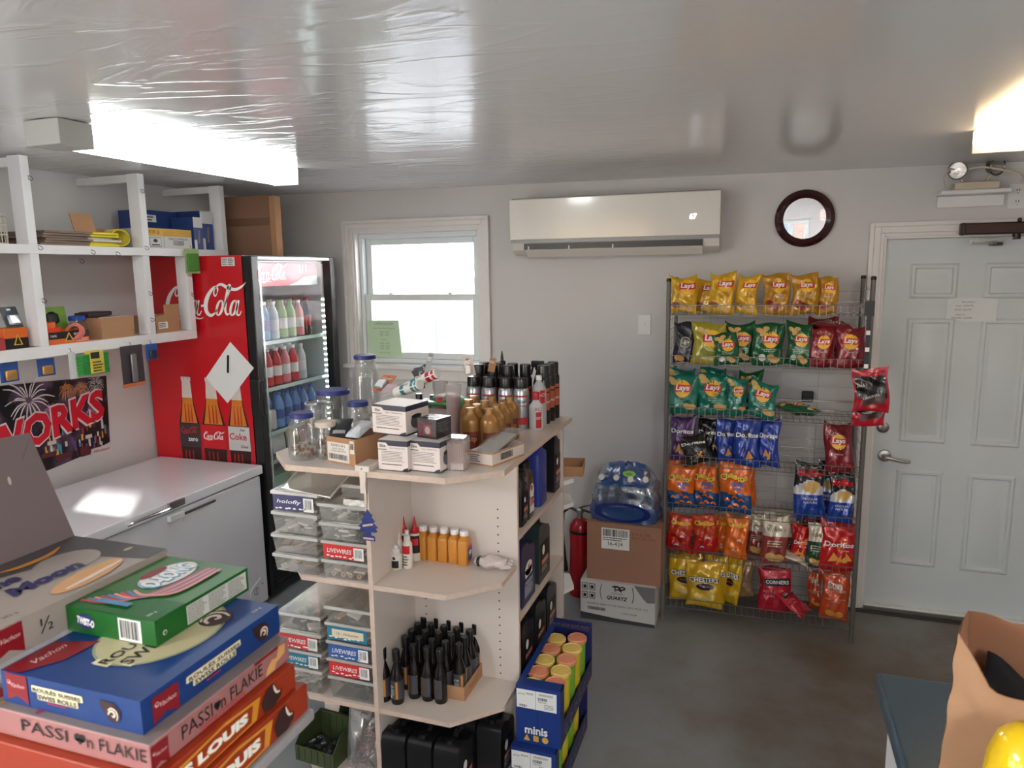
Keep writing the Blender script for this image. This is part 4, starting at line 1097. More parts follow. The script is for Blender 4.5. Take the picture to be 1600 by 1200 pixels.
# bundle of knitted gloves
P = at_z(762, 892, Z1)
knit = mat('pink_white_knit', (214, 200, 196), .95, var=.08, scale=90, bump=.8, bscale=160)
t = thing('work_gloves', 'rolled bundle of white knitted gloves with a black band, at the shelf corner', 'gloves', (P.x, P.y+.03, Z1), .05)
gl_mb = MB()
def glv(u, v):
    a = 2*PI*u; L = -.055+.12*v; r = .025*(1+.13*math.sin(v*13+2)+.12*math.sin(3*a+v*9)+.07*math.sin(5*a-v*14))*(math.sin(PI*min(1, .10+v*.86))**.30)*(.82+.35*v)
    return Vector((L, r*1.25*math.cos(a), max(.0, .022+r*.85*math.sin(a))))
gl_mb.grid(glv, 28, 20, knit); gl_mb.build('knit_body', t)
mb = MB()
for k in range(3):
    mb.grid(lambda u, v, k=k: (lambda p: Vector((p[0], p[1], p[2])))((-.004+.064+.006*math.sin(2*PI*u)*math.sin(PI*v), -.018+.012*k+.005*math.cos(2*PI*u), .02+.008*math.sin(2*PI*u)+.004*k)) if False else Vector((.055+.03*v, -.022+.018*k+.007*math.cos(2*PI*u)*math.sin(PI*min(1, .2+v*.75))*1.2, .018+.010*math.sin(2*PI*u)*math.sin(PI*min(1, .2+v*.75))+.003*k)), 10, 5, knit)
mb.build('finger', t)
mb = MB(); mb.grid(lambda u, v: (lambda p: Vector((p.x-.0+.0, p.y*1.06, .022+(p.z-.022)*1.06)))(glv(u, .06+.10*v)), 28, 3, PLASTIC_BK); mb.build('wrist_band', t)

# black sauce-like bottles, a tray of them plus loose ones
brn = mat('near_black_bottle', (24, 18, 16), .18, var=.03); labk = mat('charcoal_label', (66, 66, 70), .4, var=.05); orl = mat('orange_label_stripe', (196, 130, 60), .4, var=0)
sbt = thing('black_bottle', 'x', 'bottle')
r = .0235; H = .20
mb = MB().lathe([(r*.94, 0), (r, .004), (r, H*.52), (r*.86, H*.58), (r*.45, H*.74), (r*.42, H*.80)], brn, 16)
T = cylT(r); mb.rect(T, -r*2.0, r*2.0, H*.10, H*.46, labk, .0004, n=14); mb.rect(T, r*.2, r*.55, H*.12, H*.44, orl, .0009, n=3)
mb.txt('ATF', T, -r*.55, H*.34, WHITE, h=.009, lift=.0014, maxe=.01); lines(mb, T, -r*.9, r*.1, H*.18, H*.30, 4, WHITE, .25, 4); mb.rect(T, -r*1.1, -r*.4, H*.12, H*.17, WHITE, .0009, n=3)
mb.build('bottle_body', sbt)
MB().lathe([(r*.56, H*.79), (r*.60, H*.975), (r*.52, H)], cap_bk, 16).build('cap', sbt)
# tray
tx1 = at_z(726, 1096, Z2); tx2 = at_z(757, 1030, Z2)
trx1, try0 = tx1.x, tx1.y
trx0, try1 = trx1-.214, try0+.215
t = thing('bottle_tray', 'low brown cardboard tray holding rows of black bottles', 'tray', (trx0, try0, Z2))
mb = MB().open_box(0, trx1-trx0, 0, try1-try0, 0, .052, .003, CARD, CARD_IN)
Ts = planeT((trx1-trx0+.0003, 0, 0), (0, 1, 0), (0, 0, 1), (1, 0, 0)); mb.txt('FRAGILE', Ts, .09, .026, CARD_IN, w=.09, lift=.0005)
mb.build('carton', t)
first = True
names_r = ['front', 'second', 'third', 'rear']
for j in range(4):
    for i in range(4):
        x = trx0+.0275+i*.0525; yy = try0+.0275+j*.0525
        o = sbt if first else dup(sbt); first = False
        o.location = (x, yy, Z2+.0035); o.rotation_euler = (0, 0, R((i*37+j*53) % 70-20))
        o['label'] = 'black bottle in the cardboard tray, %s row, %s' % (names_r[j], ('left end', 'second from left', 'second from right', 'right end')[i])
        o['group'] = 'black bottles on the lower end shelf'
loose = [(596, 1098, 10, 'loose black bottle with orange stripe, nearest the divider'), (617, 1102, 0, 'loose black bottle with orange stripe, second from the divider'), (644, 1093, -60, 'loose black bottle turned to its grey back label, middle of the front'), (665, 1097, -70, 'loose black bottle with back label, left of the tray front'), (685, 1101, -80, 'loose black bottle with back label, touching the tray front corner'), (768, 1056, 0, 'lone black bottle standing apart on the right of the tray')]
for px, pb, a, l in loose:
    o = dup(sbt); P = at_z(px, pb, Z2); o.location = (P.x, P.y+r, Z2); o.rotation_euler = (0, 0, R(a)); o['label'] = l; o['group'] = 'black bottles on the lower end shelf'
for k, (x, y) in enumerate(((trx0-.026, try0+.022), (trx0-.026, try0+.074), (trx0-.026, try0+.126), (trx0-.026, try0+.180))):
    o = dup(sbt); o.location = (x-.0, y, Z2); o.rotation_euler = (0, 0, R(30*k)); o['label'] = 'loose black bottle between tray and divider, %s' % ('nearest', 'second', 'third', 'farthest back')[k]; o['group'] = 'black bottles on the lower end shelf'

# black oil jugs on the lowest shelf
jugm = mat('black_jug_plastic', (24, 24, 27), .32, var=.04)
def jug(name, label, H, w, d, body, cap=None, front=None, side=None, group=None):
    """handled motor-oil jug: slab body, sloping shoulder, moulded handle gap and offset cap"""
    t = thing(name, label, 'jug', group=group)
    P = [(-d/2, 0), (d/2, 0), (d/2, H*.74), (d*.40, H*.82), (d*.05, H*.86), (-d*.10, H*.93), (-d*.42, H*.93), (-d/2, H*.80)]
    T = lambda u, v, h=0.0: Vector((h, u, v))
    mb = MB(); mb.prism(P, T, -w/2, w/2, body)
    o = mb.build('jug_body', t, bevel=min(w, d)*.16, seg=3)
    hb = MB(); 
    if front: front(hb, planeT((0, -d/2-.0008, 0), (1, 0, 0), (0, 0, 1), (0, -1, 0)), w, H)
    if side: side(hb, planeT((w/2+.0008, 0, 0), (0, 1, 0), (0, 0, 1), (1, 0, 0)), d, H)
    if hb.v: hb.build('jug_label', t)
    MB().lathe([(.017, H*.925), (.017, H*.995), (.014, H)], cap or PLASTIC_BK, 18, 0, -d*.25).build('cap', t)
    MB().tube([(0, d*.04, H*.87), (0, d*.16, H*.925), (0, d*.36, H*.90), (0, d*.44, H*.80)], .010, body, 8).build('handle', t)
    return t
def jl_front(mb, T, w, H):
    mb.rect(T, -w*.30, w*.30, H*.18, H*.55, BLACK); mb.disc(T, 0, H*.46, w*.14, w*.14, RED, .0012); mb.txt('V', T, 0, H*.46, WHITE, h=w*.14, lift=.0018)
def jl_side(mb, T, d, H):
    mb.rect(T, -d*.36, d*.36, H*.12, H*.62, BLACK); mb.disc(T, -d*.12, H*.50, d*.11, d*.13, WHITE, .0012); mb.rect(T, -d*.30, d*.30, H*.26, H*.36, mat('dull_orange_print', (168, 84, 52), .4, var=0), .0012)
    mb.txt('PREMIUM', T, 0, H*.31, WHITE, w=d*.5, lift=.0018); lines(mb, T, -d*.3, d*.3, H*.14, H*.24, 4, WHITE, .3, 3)
jb0 = jug('oil_jug', 'x', .218, .092, .150, jugm, side=jl_side)
js = [(.058, 2.115, 'left'), (.160, 2.118, 'middle'), (.262, 2.15, 'right')]
lab2 = {0: 'black oil jug on the bottom end shelf, front row, ', 1: 'black oil jug on the bottom end shelf, back row, '}
first = True
for row in (0, 1):
    for k, (dx, yy, nm) in enumerate(js+[(.362, 2.255, 'far right with the label showing')]):
        if row == 1 and k == 3: continue
        if row == 0 and k == 3: yy = 2.262
        o = jb0 if first else dup(jb0); first = False
        y = yy if row == 0 else 2.275
        if row == 0 and k < 3: y = yy
        if row == 1: y = yy+.156 if k < 2 else None
        if row == 1 and k >= 1:
            o.location = (GX+dx, 2.27 if k == 1 else 2.305, Z3) if False else (GX+dx, yy+.156+(.0 if k < 2 else 0), Z3)
        else: o.location = (GX+dx, y, Z3)
        o['label'] = lab2[row]+nm; o['group'] = 'black oil jugs on the bottom end shelf'
        if o.location.y > 2.267: o.location.y = 2.267
        if row == 1:
            o.location.y = 2.267
for o in [q for q in col.objects if q.get('group') == 'black oil jugs on the bottom end shelf' and 'front row, ' in q['label'] and 'far right' not in q['label']]:
    o.location.y = 2.112

# ---------------------------------------------------------------- left end shelves: clear tackle boxes
binp = clear('clear_bin_plastic', (246, 244, 240), refl=.16, tint=.97, haze=.10, rough=.1)
lipp = clear('clear_bin_lip', (250, 248, 244), refl=.3, tint=.96, haze=.45, rough=.12)
def bin_box(label, x0, x1, y0, z, h, D=.30, labcol=None, labtxt=None, stuff=(), rot=None, hand=None, tilt=0):
    w = x1-x0
    t = thing('clear_storage_box', label, 'storage box', (x0, y0, z), rot=rot or (tilt, 0, 0))
    mb = MB(); e = .006
    V = [Vector(p) for p in ((e, e, 0), (w-e, e, 0), (w-e, D-e, 0), (e, D-e, 0), (0, 0, h-.012), (w, 0, h-.012), (w, D, h-.012), (0, D, h-.012))]
    mb.add(V, [(0, 3, 2, 1), (0, 1, 5, 4), (1, 2, 6, 5), (2, 3, 7, 6), (3, 0, 4, 7)], binp)
    mb.box(e, w-e, e, D-e, .0015, .003, binp)
    mb.build('tub', t, bevel=.004)
    mb = MB(); q = .004
    mb.box(-q, w+q, -q, 0, h-.014, h-.004, lipp); mb.box(-q, w+q, D, D+q, h-.014, h-.004, lipp); mb.box(-q, 0, 0, D, h-.014, h-.004, lipp); mb.box(w, w+q, 0, D, h-.014, h-.004, lipp)
    mb.box(-q*.5, w+q*.5, -q*.5, D+q*.5, h-.004, h-.0005, binp)
    mb.build('lid', t)
    if labcol:
        Tf = planeT((0, -.0055, 0), (1, 0, 0), (0, 0, 1), (0, -1, 0)); mb = MB()
        mb.rect(Tf, w*.04, w*.92, h*.06, h*.80, labcol); rnd = random.Random(int(z*1000))
        for k in range(7):
            mb.disc(Tf, w*(.1+.1*k+rnd.random()*.05), h*(.14+.1*rnd.random()), w*.04, h*.04, WHITE, .0010, 8)
        if labtxt: mb.txt(labtxt, Tf, w*.40, h*.48, WHITE, w=w*.55, h=h*.24, shear=.2, bold=.01, lift=.0014)
        if hand: mb.rect(Tf, w*.15, w*.85, h*.22, h*.66, mat('cream_sticker', (224, 208, 180), .6, var=0), .0014); mb.txt(hand, Tf, w*.5, h*.44, BLACK, w=w*.5, lift=.0022)
        else: mb.rect(Tf, w*.72, w*.94, h*.08, h*.74, WHITE, .0010); barcode(mb, Tf, w*.75, w*.90, h*.22, h*.66, n=9)
        mb.build('printed_label', t)
    if stuff:
        rnd = random.Random(int(z*977+x0*100)); mb = MB()
        for i in range(26):
            m = stuff[rnd.randrange(len(stuff))]; s = rnd.uniform(.012, .026)
            M = Matrix.Translation((rnd.uniform(.02, w-.02), rnd.uniform(.02, D-.03), .004+rnd.uniform(0, h*.35))) @ Euler((rnd.random()*.4, rnd.random()*.4, rnd.random()*6)).to_matrix().to_4x4()
            mb.box(-s, s, -s*.7, s*.7, 0, s*.35, m, M=M)
        o = mb.build('contents', t, bevel=.002); o['kind'] = 'stuff'
    return t
purple = mat('purple_blue_print', (58, 56, 104), .4, var=.1, scale=80); livered = mat('coral_red_print', (196, 62, 66), .4, var=.12, scale=90); tealb = mat('teal_blue_print', (44, 122, 148), .4, var=.12, scale=90); redb = mat('bright_red_print', (206, 44, 42), .4, var=.1, scale=90); blueb = mat('royal_blue_print', (52, 92, 158), .4, var=.12, scale=90)
tan = mat('tan_lure_pieces', (188, 158, 124), .6, var=.15); pale = mat('pale_packets', (214, 206, 196), .5, var=.1); dkst = mat('dark_metal_bits', (70, 70, 78), .4, .4, .2); brs = mat('brownish_lures', (140, 110, 84), .6, var=.2)
c0, c1 = GX-.395, GX-.212   # left column
d0, d1 = GX-.192, GX-.014   # right column
yb = GY0+.020
def zpx(px, py, y=yb): return at_y(px, py, y).z
zz = Z1+.0006
L1 = [(zpx(470, 868), None, None, (pale, tan), 'clear storage box with cream packets, at the bottom of the upper left stack'), (zpx(470, 838), None, None, (tan, brs), 'clear storage box with tan lures, second from bottom of the upper left stack'), (zpx(470, 803), None, None, (pale,), 'cloudy clear storage box, third from bottom of the upper left stack')]
z = zz
for i, (zt, lc, lt, st_, lb) in enumerate(L1):
    bin_box(lb, c0-.004*(i % 2), c1, yb+.004*i, z, zt-z, labcol=lc, labtxt=lt, stuff=st_); z = zt+.0008
bin_box('clear storage box with a purple label, topmost of the upper left stack', c0+.002, c1+.004, yb+.010, z, .075, labcol=purple, labtxt='holofly', stuff=(pale, binp), tilt=R(0))
# loose wide lid leaning on top of it
z = zz
L2 = [(zpx(540, 876), None, None, (tan, pale), 'clear storage box of cork rings, bottom of the upper right stack'), (zpx(540, 847), redb, 'LIVEWIRES', (pale,), 'clear storage box with a bright red label, second in the upper right stack'), (zpx(540, 818), None, None, (pale,), 'clear storage box with folded white papers, third in the upper right stack'), (zpx(540, 789), None, None, (pale, brs, dkst), 'clear storage box with small parts, fourth in the upper right stack')]
for i, (zt, lc, lt, st_, lb) in enumerate(L2):
    bin_box(lb, d0-.006*(i == 3), d1, yb+.004*(i % 2), z, zt-z, labcol=lc, labtxt=lt, stuff=st_); z = zt+.0008
t = bin_box('little frosted box lying on top of the upper right stack', d0+.05, d1-.02, yb+.06, z+.0005, .055, D=.14)
mb = MB(); rr = mat('cork_ring_tan', (206, 176, 140), .7, var=.1)
for i, dx in enumerate((.02, .055, .085, .12)): pass
# four cork rolls end-on behind the front wall of the lowest right box
for i, (px, py) in enumerate(((521, 893), (536, 894), (547, 894), (561, 898))):
    P = at_y(px, py, yb+.012); r1, r2 = .0095, .005
    mb = MB(); n = 14; V = []
    for yy in (0, .05):
        for rad in (r1, r2):
            for k in range(n): V.append((rad*math.cos(2*PI*k/n), yy, rad*math.sin(2*PI*k/n)))
    F = []
    for k in range(n):
        q = (k+1) % n; F += [(k, q, n+q, n+k), (k, 2*n+k, 2*n+q, q), (n+k, n+q, 3*n+q, 3*n+k), (2*n+k, 3*n+k, 3*n+q, 2*n+q)]
    mb.add(V, F, rr)
    tag(mb.build('cork_ring', loc=(P.x, P.y, Z1+.0145)), 'tan cork roll end-on in the lowest right storage box, %s' % ('leftmost', 'second from left', 'third from left', 'rightmost')[i], 'cork roll', 'cork rolls in the clear box')
zz = Z2+.0006
z = zz
L3 = [(zpx(475, 1043), None, None, (pale,), 'cloudy clear storage box, bottom of the lower left stack'), (zpx(475, 1017), tealb, 'LIVEWIRES', (pale,), 'storage box with a teal label, second in the lower left stack'), (zpx(475, 989), livered, 'LIVEWIRES', (pale,), 'storage box with a coral red label, third in the lower left stack'), (zpx(475, 962), None, None, (pale, dkst), 'unlabelled clear storage box of foil packets, topmost of the lower left stack')]
for i, (zt, lc, lt, st_, lb) in enumerate(L3):
    bin_box(lb, c0+.004*(i % 2)-.01, c1-.012, yb+.003*i, z, zt-z, labcol=lc, labtxt=lt, stuff=st_); z = zt+.0008
z = zz
L4 = [(zpx(545, 1059), None, None, (dkst, brs), 'clear storage box of dark lures, bottom of the lower right stack', None), (zpx(545, 1032), redb, 'LIVEWIRES', (brs,), 'storage box with a red label, second in the lower right stack', None), (zpx(545, 1004), blueb, 'LIVEWIRES', (brs,), 'storage box with a royal blue label, third in the lower right stack', None), (zpx(545, 976), tealb, None, (pale,), 'storage box with a handwritten cream sticker, fourth in the lower right stack', '1/2 - 1/4 Number'), (zpx(545, 950), None, None, (pale, tan), 'unlabelled clear storage box, topmost of the lower right stack', None)]
for i, (zt, lc, lt, st_, lb, hn) in enumerate(L4):
    bin_box(lb, d0-.003*(i % 2), d1, yb+.003*(i % 2), z, zt-z, labcol=lc, labtxt=lt, stuff=st_, hand=hn); z = zt+.0008
# loose big lid slanting across the upper left stack
P0, P1_, P2_ = at_y(441, 762, yb-.03), at_y(512, 775, yb-.03), at_z(562, 722, 1.215)
e = thing('storage_box_lid', 'large loose clear lid slanting over the upper left stack of boxes', 'lid', P0, rot=(R(22), R(6), 0))
MB().box(0, P1_.x-P0.x+.01, 0, .29, 0, .002, binp).build('lid_panel', e)
mb = MB(); w_ = P1_.x-P0.x+.01; mb.tube([(0, 0, .001), (w_, 0, .001), (w_, .29, .001), (0, .29, .001)], .004, lipp, 6, closed=True); mb.build('rim', e)

# tree-shaped air freshener hanging from the top edge of the divider
yf = GY0-.004
P = at_y(576, 822, yf)
fresh = mat('navy_card', (34, 50, 116), .5, var=.03)
t = thing('air_freshener', 'navy blue tree-shaped card hanging on the front of the divider', 'air freshener', (P.x, yf-.004, P.z))
half = [(.000, .060), (.012, .044), (.018, .040), (.014, .034), (.022, .024), (.027, .020), (.021, .014), (.030, .004), (.037, -.002), (.028, -.006), (.034, -.016), (.024, -.020), (.010, -.018), (.010, -.030), (.024, -.034), (.024, -.050)]
P_ = half+[(-a, b_) for a, b_ in half[::-1]][:-1]
T = planeT((0, 0, 0), (1, 0, 0), (0, 0, 1), (0, -1, 0)); k = 1.0
mb = MB(); mb.prism(P_, T, -.0015, 0, fresh); sticker = mat('beige_sticker_print', (214, 190, 168), .5, var=0)
mb.rect(T, -.020, .020, -.046, -.039, sticker); mb.txt('Pine Fresh', T, 0, -.0425, RED, w=.034, lift=.0014)
cA = math.cos(R(12)); mb.poly([(-.020, -.003), (.019, .006), (.019, .013), (-.020, .004)], T, .0008, sticker); mb.txt('Little Freshener', T, 0, .005, BLACK, w=.034, rot=R(12), lift=.0016)
mb.build('card', t)
mb = MB(); mb.tube([(0, -.001, .058), (.003, -.001, .10), (-.001, -.001, .135), (-.004, .004, .165), (.004, .004, .165), (.003, -.001, .12), (0, -.001, .058)], .0008, BLACK, 4); mb.build('string', t)
t = thing('shelf_bracket', 'small white plate screwed over the divider at the front edge of the top', 'bracket', (GX, GY0-.002, ZT))
MB().box(-.028, .026, -.004, .085, .0003, .020, WOODWHITE).box(-.012, .012, -.004, -.0005, -.075, .0003, WOODWHITE).build('bracket', t, bevel=.0015)
mb = MB(); MY = Matrix.Translation((-.002, -.0045, .010)) @ Matrix.Rotation(R(90), 4, 'X'); mb.lathe([(.003, 0), (.003, .001)], CHROME, 10, M=MY); mb.build('screw', t)

# green louvre bins and a bag of hardware below
gr = mat('olive_green_plastic', (62, 74, 44), .45, var=.05)
def stack_bin(label, x, y, z, w, d, h, rz, loads=True):
    t = thing('stacking_bin', label, 'bin', (x, y, z), rz)
    mb = MB(); s = .0025
    mb.box(-w/2, w/2, 0, d, 0, s, gr); mb.box(-w/2, w/2, d-s, d, s, h, gr)
    mb.box(-w/2, w/2, 0, s, s, h*.55, gr)
    for sx in (-1, 1):
        P = [(0, 0), (d, 0), (d, h), (d*.30, h), (0, h*.55)]
        T = (lambda sx: (lambda u, v, hh=0.0: Vector((sx*(w/2-s/2)+hh, u, v))))(sx); mb.prism(P, T, -s/2, s/2, gr)
    for k in range(6):
        xx = -w/2+w*(k+.5)/6; mb.box(xx-.002, xx+.002, -.003, 0, .01, h*.5, gr); mb.box(xx-.002, xx+.002, d-s-.003, d-s, .01, h*.95, gr)
    mb.box(-w/2-.002, w/2+.002, d-.012, d+.003, h-.004, h, gr)
    mb.build('bin', t)
    if loads:
        mb = MB(); rnd = random.Random(5)
        for i in range(24):
            M = Matrix.Translation((rnd.uniform(-w*.4, w*.4), rnd.uniform(.02, d-.03), .012+rnd.random()*h*.25)) @ Euler((rnd.random()*6, rnd.random()*6, 0)).to_matrix().to_4x4()
            mb.lathe([(.009, -.012), (.009, .004), (.005, .006), (.005, .014)], dkst, 8, M=M)
        o = mb.build('contents', t); o['kind'] = 'stuff'
    return t
zf = Z3+.0005
# the bins stand on the bottom end shelf, one half nested on the other
A = at_y(435, 1170, GY0+.02)
stack_bin('olive green stacking bin of fittings, nearest on the bottom shelf', GX-.285, GY0+.03, zf, .175, .16, .115, R(-4))
stack_bin('olive green stacking bin with a white carton, behind the nearest bin', GX-.215, GY0+.20, zf, .15, .105, .165, R(-3), False)
cb = MB(); cb.box(-.045, .045, -.02, .02, 0, .055, cw); Tf = planeT((0, -.0202, 0), (1, 0, 0), (0, 0, 1), (0, -1, 0)); barcode(cb, Tf, .0, .03, .01, .045, n=8)
tag(cb.build('small_carton', loc=(GX-.20, GY0+.24, zf+.10), rot=(R(-20), R(24), R(-10))), 'tilted small white carton in the rear green bin', 'carton')
mb = pouch('b', '', '', .15, .26, .12, BAGP, 12, None, nu=14, nv=18)
t = thing('hardware_bag', 'clear plastic bag of wires and metal rings leaning on the divider', 'bag', (GX-.088, GY0+.062, zf), rot=(R(-4), R(2), 0))
mb.build('film', t)
mb = MB(); rnd = random.Random(9)
hw = [dkst, brs, mat('pink_wrap', (186, 92, 100), .5, var=.1), CHROME, mat('brass_fitting', (176, 136, 76), .35, .8, .08)]
for i in range(26):
    c = Vector((rnd.uniform(-.05, .05), rnd.uniform(-.03, .03), rnd.uniform(.02, .20))); c.x *= 1-c.z; rr_ = rnd.uniform(.008, .016)
    q = Euler((rnd.random()*6, rnd.random()*6, 0)).to_matrix()
    mb.tube([c+q@Vector((rr_*math.cos(a*PI/5), rr_*math.sin(a*PI/5), 0)) for a in range(10)], .0022, hw[i % 5], 5, closed=True)
    if i % 2: mb.tube([c, c+q@Vector((.03, .01, 0)), c+q@Vector((.05, -.01, .01))], .003, hw[(i+2) % 5], 5)
o = mb.build('contents', t); o['kind'] = 'stuff'

# ---------------------------------------------------------------- aisle side of the island: motor oil
xs = PX1
blue_j = mat('royal_blue_jug', (44, 56, 136), .3, var=.03); nav_j = mat('navy_jug', (34, 42, 84), .3, var=.03); brn_j = mat('bronze_brown_bottle', (72, 60, 54), .3, .2, .04); tgr_j = mat('dark_teal_grey_jug', (44, 56, 60), .3, var=.03)
def lab_round(col_, txt_):
    def f(mb, T, d, H):
        mb.disc(T, 0, H*.48, d*.34, H*.14, WHITE, .0008, rings=1); mb.rect(T, -d*.34, d*.34, H*.12, H*.38, WHITE, .0008); mb.rect(T, -d*.30, d*.30, H*.24, H*.36, col_, .0014); mb.txt(txt_, T, 0, H*.30, WHITE, w=d*.5, lift=.002)
        mb.disc(T, -d*.04, H*.55, d*.15, H*.05, col_, .0014)
    return f
def lab_v(mb, T, d, H):
    mb.disc(T, 0, H*.52, d*.26, H*.11, WHITE, .0008); mb.rect(T, -d*.26, d*.26, H*.40, H*.52, WHITE, .0008); mb.txt('V', T, 0, H*.53, RED, h=H*.09, bold=.04, lift=.0014)
    mb.rect(T, -d*.34, d*.34, H*.10, H*.36, mat('blue_grey_print', (96, 104, 140), .4, var=0), .0008); mb.txt('Valvoline', T, 0, H*.33, WHITE, w=d*.5, lift=.0014); lines(mb, T, -d*.3, d*.3, H*.12, H*.28, 4, WHITE, .3, 6)
def place_side(o, px, pb, z, w, d):
    """front of the thing at the shelf's aisle edge, seen base pixel (nearest base corner)"""
    P = at_x(px, pb, xs-.012); o.location = (xs-.012-w/2, P.y+d/2, z+.0003); return o
s1 = SIDEZ[0]; s2 = SIDEZ[1]; s3 = SIDEZ[2]
place_side(flat_bottle('oil_bottle', 'black motor oil bottle with white print, nearest on the top aisle shelf', .205, .058, .078, jugm, PLASTIC_BK, .74, .4, .1, side=jl_side, cat='bottle'), 816, 808, s1, .058, .078)
place_side(flat_bottle('oil_bottle', 'bronze brown oil bottle with a red and green round label on the top aisle shelf', .225, .058, .080, brn_j, PLASTIC_BK, .76, .4, .1, side=lab_round(RED, 'ELF'), cat='bottle'), 826, 800, s1, .058, .080)
place_side(flat_bottle('antifreeze_bottle', 'tall plain royal blue bottle on the top aisle shelf', .262, .075, .105, blue_j, blue_j, .82, .42, .08, cat='bottle'), 845, 778, s1, .075, .105)
place_side(jug('oil_jug', 'black oil jug at the far end of the top aisle shelf', .262, .085, .12, jugm, side=jl_side), 866, 764, s1, .085, .12)
place_side(jug('oil_jug', 'navy blue oil jug with white and red label on the middle aisle shelf', .262, .095, .17, nav_j, side=lab_v), 815, 910, s2, .095, .17)
place_side(jug('oil_jug', 'dark teal grey oil jug with round label on the middle aisle shelf', .262, .095, .16, tgr_j, side=jl_side), 842, 868, s2, .095, .16)
jj = jug('oil_jug', 'x', .235, .095, .15, jugm, side=jl_side)
for i, (yy, l) in enumerate(((2.50, 'nearest black oil jug on the lower aisle shelf'), (2.67, 'second black oil jug on the lower aisle shelf'), (2.84, 'farthest black oil jug on the lower aisle shelf'))):
    o = jj if i == 0 else dup(jj); o.location = (xs-.062, yy, s3+.0003); o['label'] = l; o['group'] = 'black jugs on the lower aisle shelf'
j2 = thing('storage_tub', 'dark grey tub on the bottom aisle shelf beside the blue snack cartons', 'tub', (xs-.07, 2.44, SIDEZ[3]+.0003))
MB().lathe([(.045, 0), (.052, .17), (.055, .175), (.05, .18)], mat('dark_grey_tub', (56, 58, 62), .35, var=.04), 24).build('tub', j2)
# cardboard tray lying on the far end shelf, white bracket ends
P = at_x(892, 720, PX1+.03)
t = thing('cardboard_tray', 'shallow open brown cardboard tray sticking out beyond the far end of the island', 'tray', (PX1-.145, GYB-.03, .9735), R(10))
MB().open_box(0, .215, 0, .16, 0, .045, .003, CARD, CARD_IN).build('carton', t)
# ================================================================ CHEST FREEZER
fz = mat('freezer_white_enamel', (234, 234, 238), .22, var=.015, coat=.3)
t = thing('chest_freezer', 'long white chest freezer with a lid handle, standing against the left wall', 'freezer', (-3.36, 1.55, 0))
W_, L_ = .715, 1.725
MB().box(0, W_, 0, L_, .025, .772, fz).build('body', t, bevel=.012, seg=3)
MB().box(-.005, W_+.012, -.008, L_+.008, .782, .832, fz).box(.02, W_-.012, .02, L_-.02, .7725, .782, mat('dark_gasket', (40, 40, 42), .7)).build('lid', t, bevel=.012, seg=3)
o = MB().box(0, .006, 0, .215, 0, .012, mat('grey_gasket_strip', (90, 90, 92), .5)).build('label_strip', t, loc=(W_+.0005, 1.14, .735)); 
X = -2.633+3.36
mb = MB(); x = W_+.014
mb.tube([(x, .80, .800), (x+.022, .81, .812), (x+.030, .84, .815), (x+.030, 1.00, .812), (x+.018, 1.03, .808)], .007, CHROME, 8)
mb.build('handle', t)
MB().box(x-.001, x+.012, 1.03, 1.13, .796, .830, mat('brushed_lock_plate', (150, 146, 142), .35, .8)).build('lock_plate', t, bevel=.002)
MB().box(x-.0135, x+.014, 1.03, 1.12, .735, .768, PLASTIC_W).build('latch', t, bevel=.004)
Tf = planeT((W_+.0006, 1.635, .135), (0, 1, 0), (0, 0, 1), (1, 0, 0))
mb = MB(); pts = [(.045*math.cos(a)+(.022 if math.cos(a) > 0 else -.022), .040*math.sin(a)+(.012 if math.cos(a) > 0 else -.012)) for a in [2*PI*i/28 for i in range(28)]]
mb.prism(pts, Tf, 0, .004, fz); mb.disc(Tf, -.018, -.012, .022, .022, PLASTIC_BK, .0045); mb.disc(Tf, -.018, -.012, .019, .019, fz, .005); mb.rect(Tf, -.021, -.015, -.03, .006, PLASTIC_BK, .0056); mb.disc(Tf, .035, .012, .005, .005, PLASTIC_BK, .0046, 10)
mb.build('thermostat_panel', t)
MB().box(0, .001, 0, .15, 0, .025, PLASTIC_W).build('sticker', t, loc=(W_+.0004, 1.13, .70))

# ================================================================ DRINKS FRIDGE
FY0, FY1, FX0, FX1, FZ = 3.30, 4.12, -3.405, -2.69, 2.005
redp_ = mat('fridge_red_vinyl', (190, 18, 30), .28, var=.03, scale=3, coat=.2)
fbk = mat('fridge_black_metal', (24, 25, 27), .3, var=.04)
fin = mat('fridge_white_interior', (206, 214, 220), .35, var=.02)
t = thing('drinks_fridge', 'tall red-sided glass-door drinks fridge with cola lettering and a black frame', 'fridge', (FX0, FY0, 0))
D_ = FX1-FX0; Lf = FY1-FY0
mb = MB()
mb.box(0, D_, 0, .03, .02, FZ, fin, my=redp_, mx=fbk); mb.box(0, D_, Lf-.03, Lf, .02, FZ, fbk, my=fbk)
mb.box(0, .03, .03, Lf-.03, .25, FZ, fin); mb.box(.03, D_, .03, Lf-.03, FZ-.03, FZ, fbk); mb.box(0, D_, .03, Lf-.03, .02, .42, fbk)
mb.box(.03, D_-.022, Lf-.033, Lf-.0305, .42, FZ-.03, fin); mb.box(.03, D_-.022, .0305, .033, .42, FZ-.03, fin); mb.box(.03, D_-.022, .033, Lf-.033, FZ-.034, FZ-.0305, fin)
cab = mb.build('cabinet', t)
dm2 = MB(); dx0, dx1 = D_+.004, D_+.062
dm2.box(dx0, dx1, 0, .055, .30, FZ-.005, fbk); dm2.box(dx0, dx1, Lf-.055, Lf, .30, FZ-.005, fbk)
dm2.box(dx0, dx1, .055, Lf-.055, .30, .47, fbk); dm2.box(dx0, dx1, .055, Lf-.055, FZ-.028, FZ-.005, mat('grey_door_edge', (150, 152, 156), .3, .5))
door_f = dm2.build('door', t, bevel=.004)
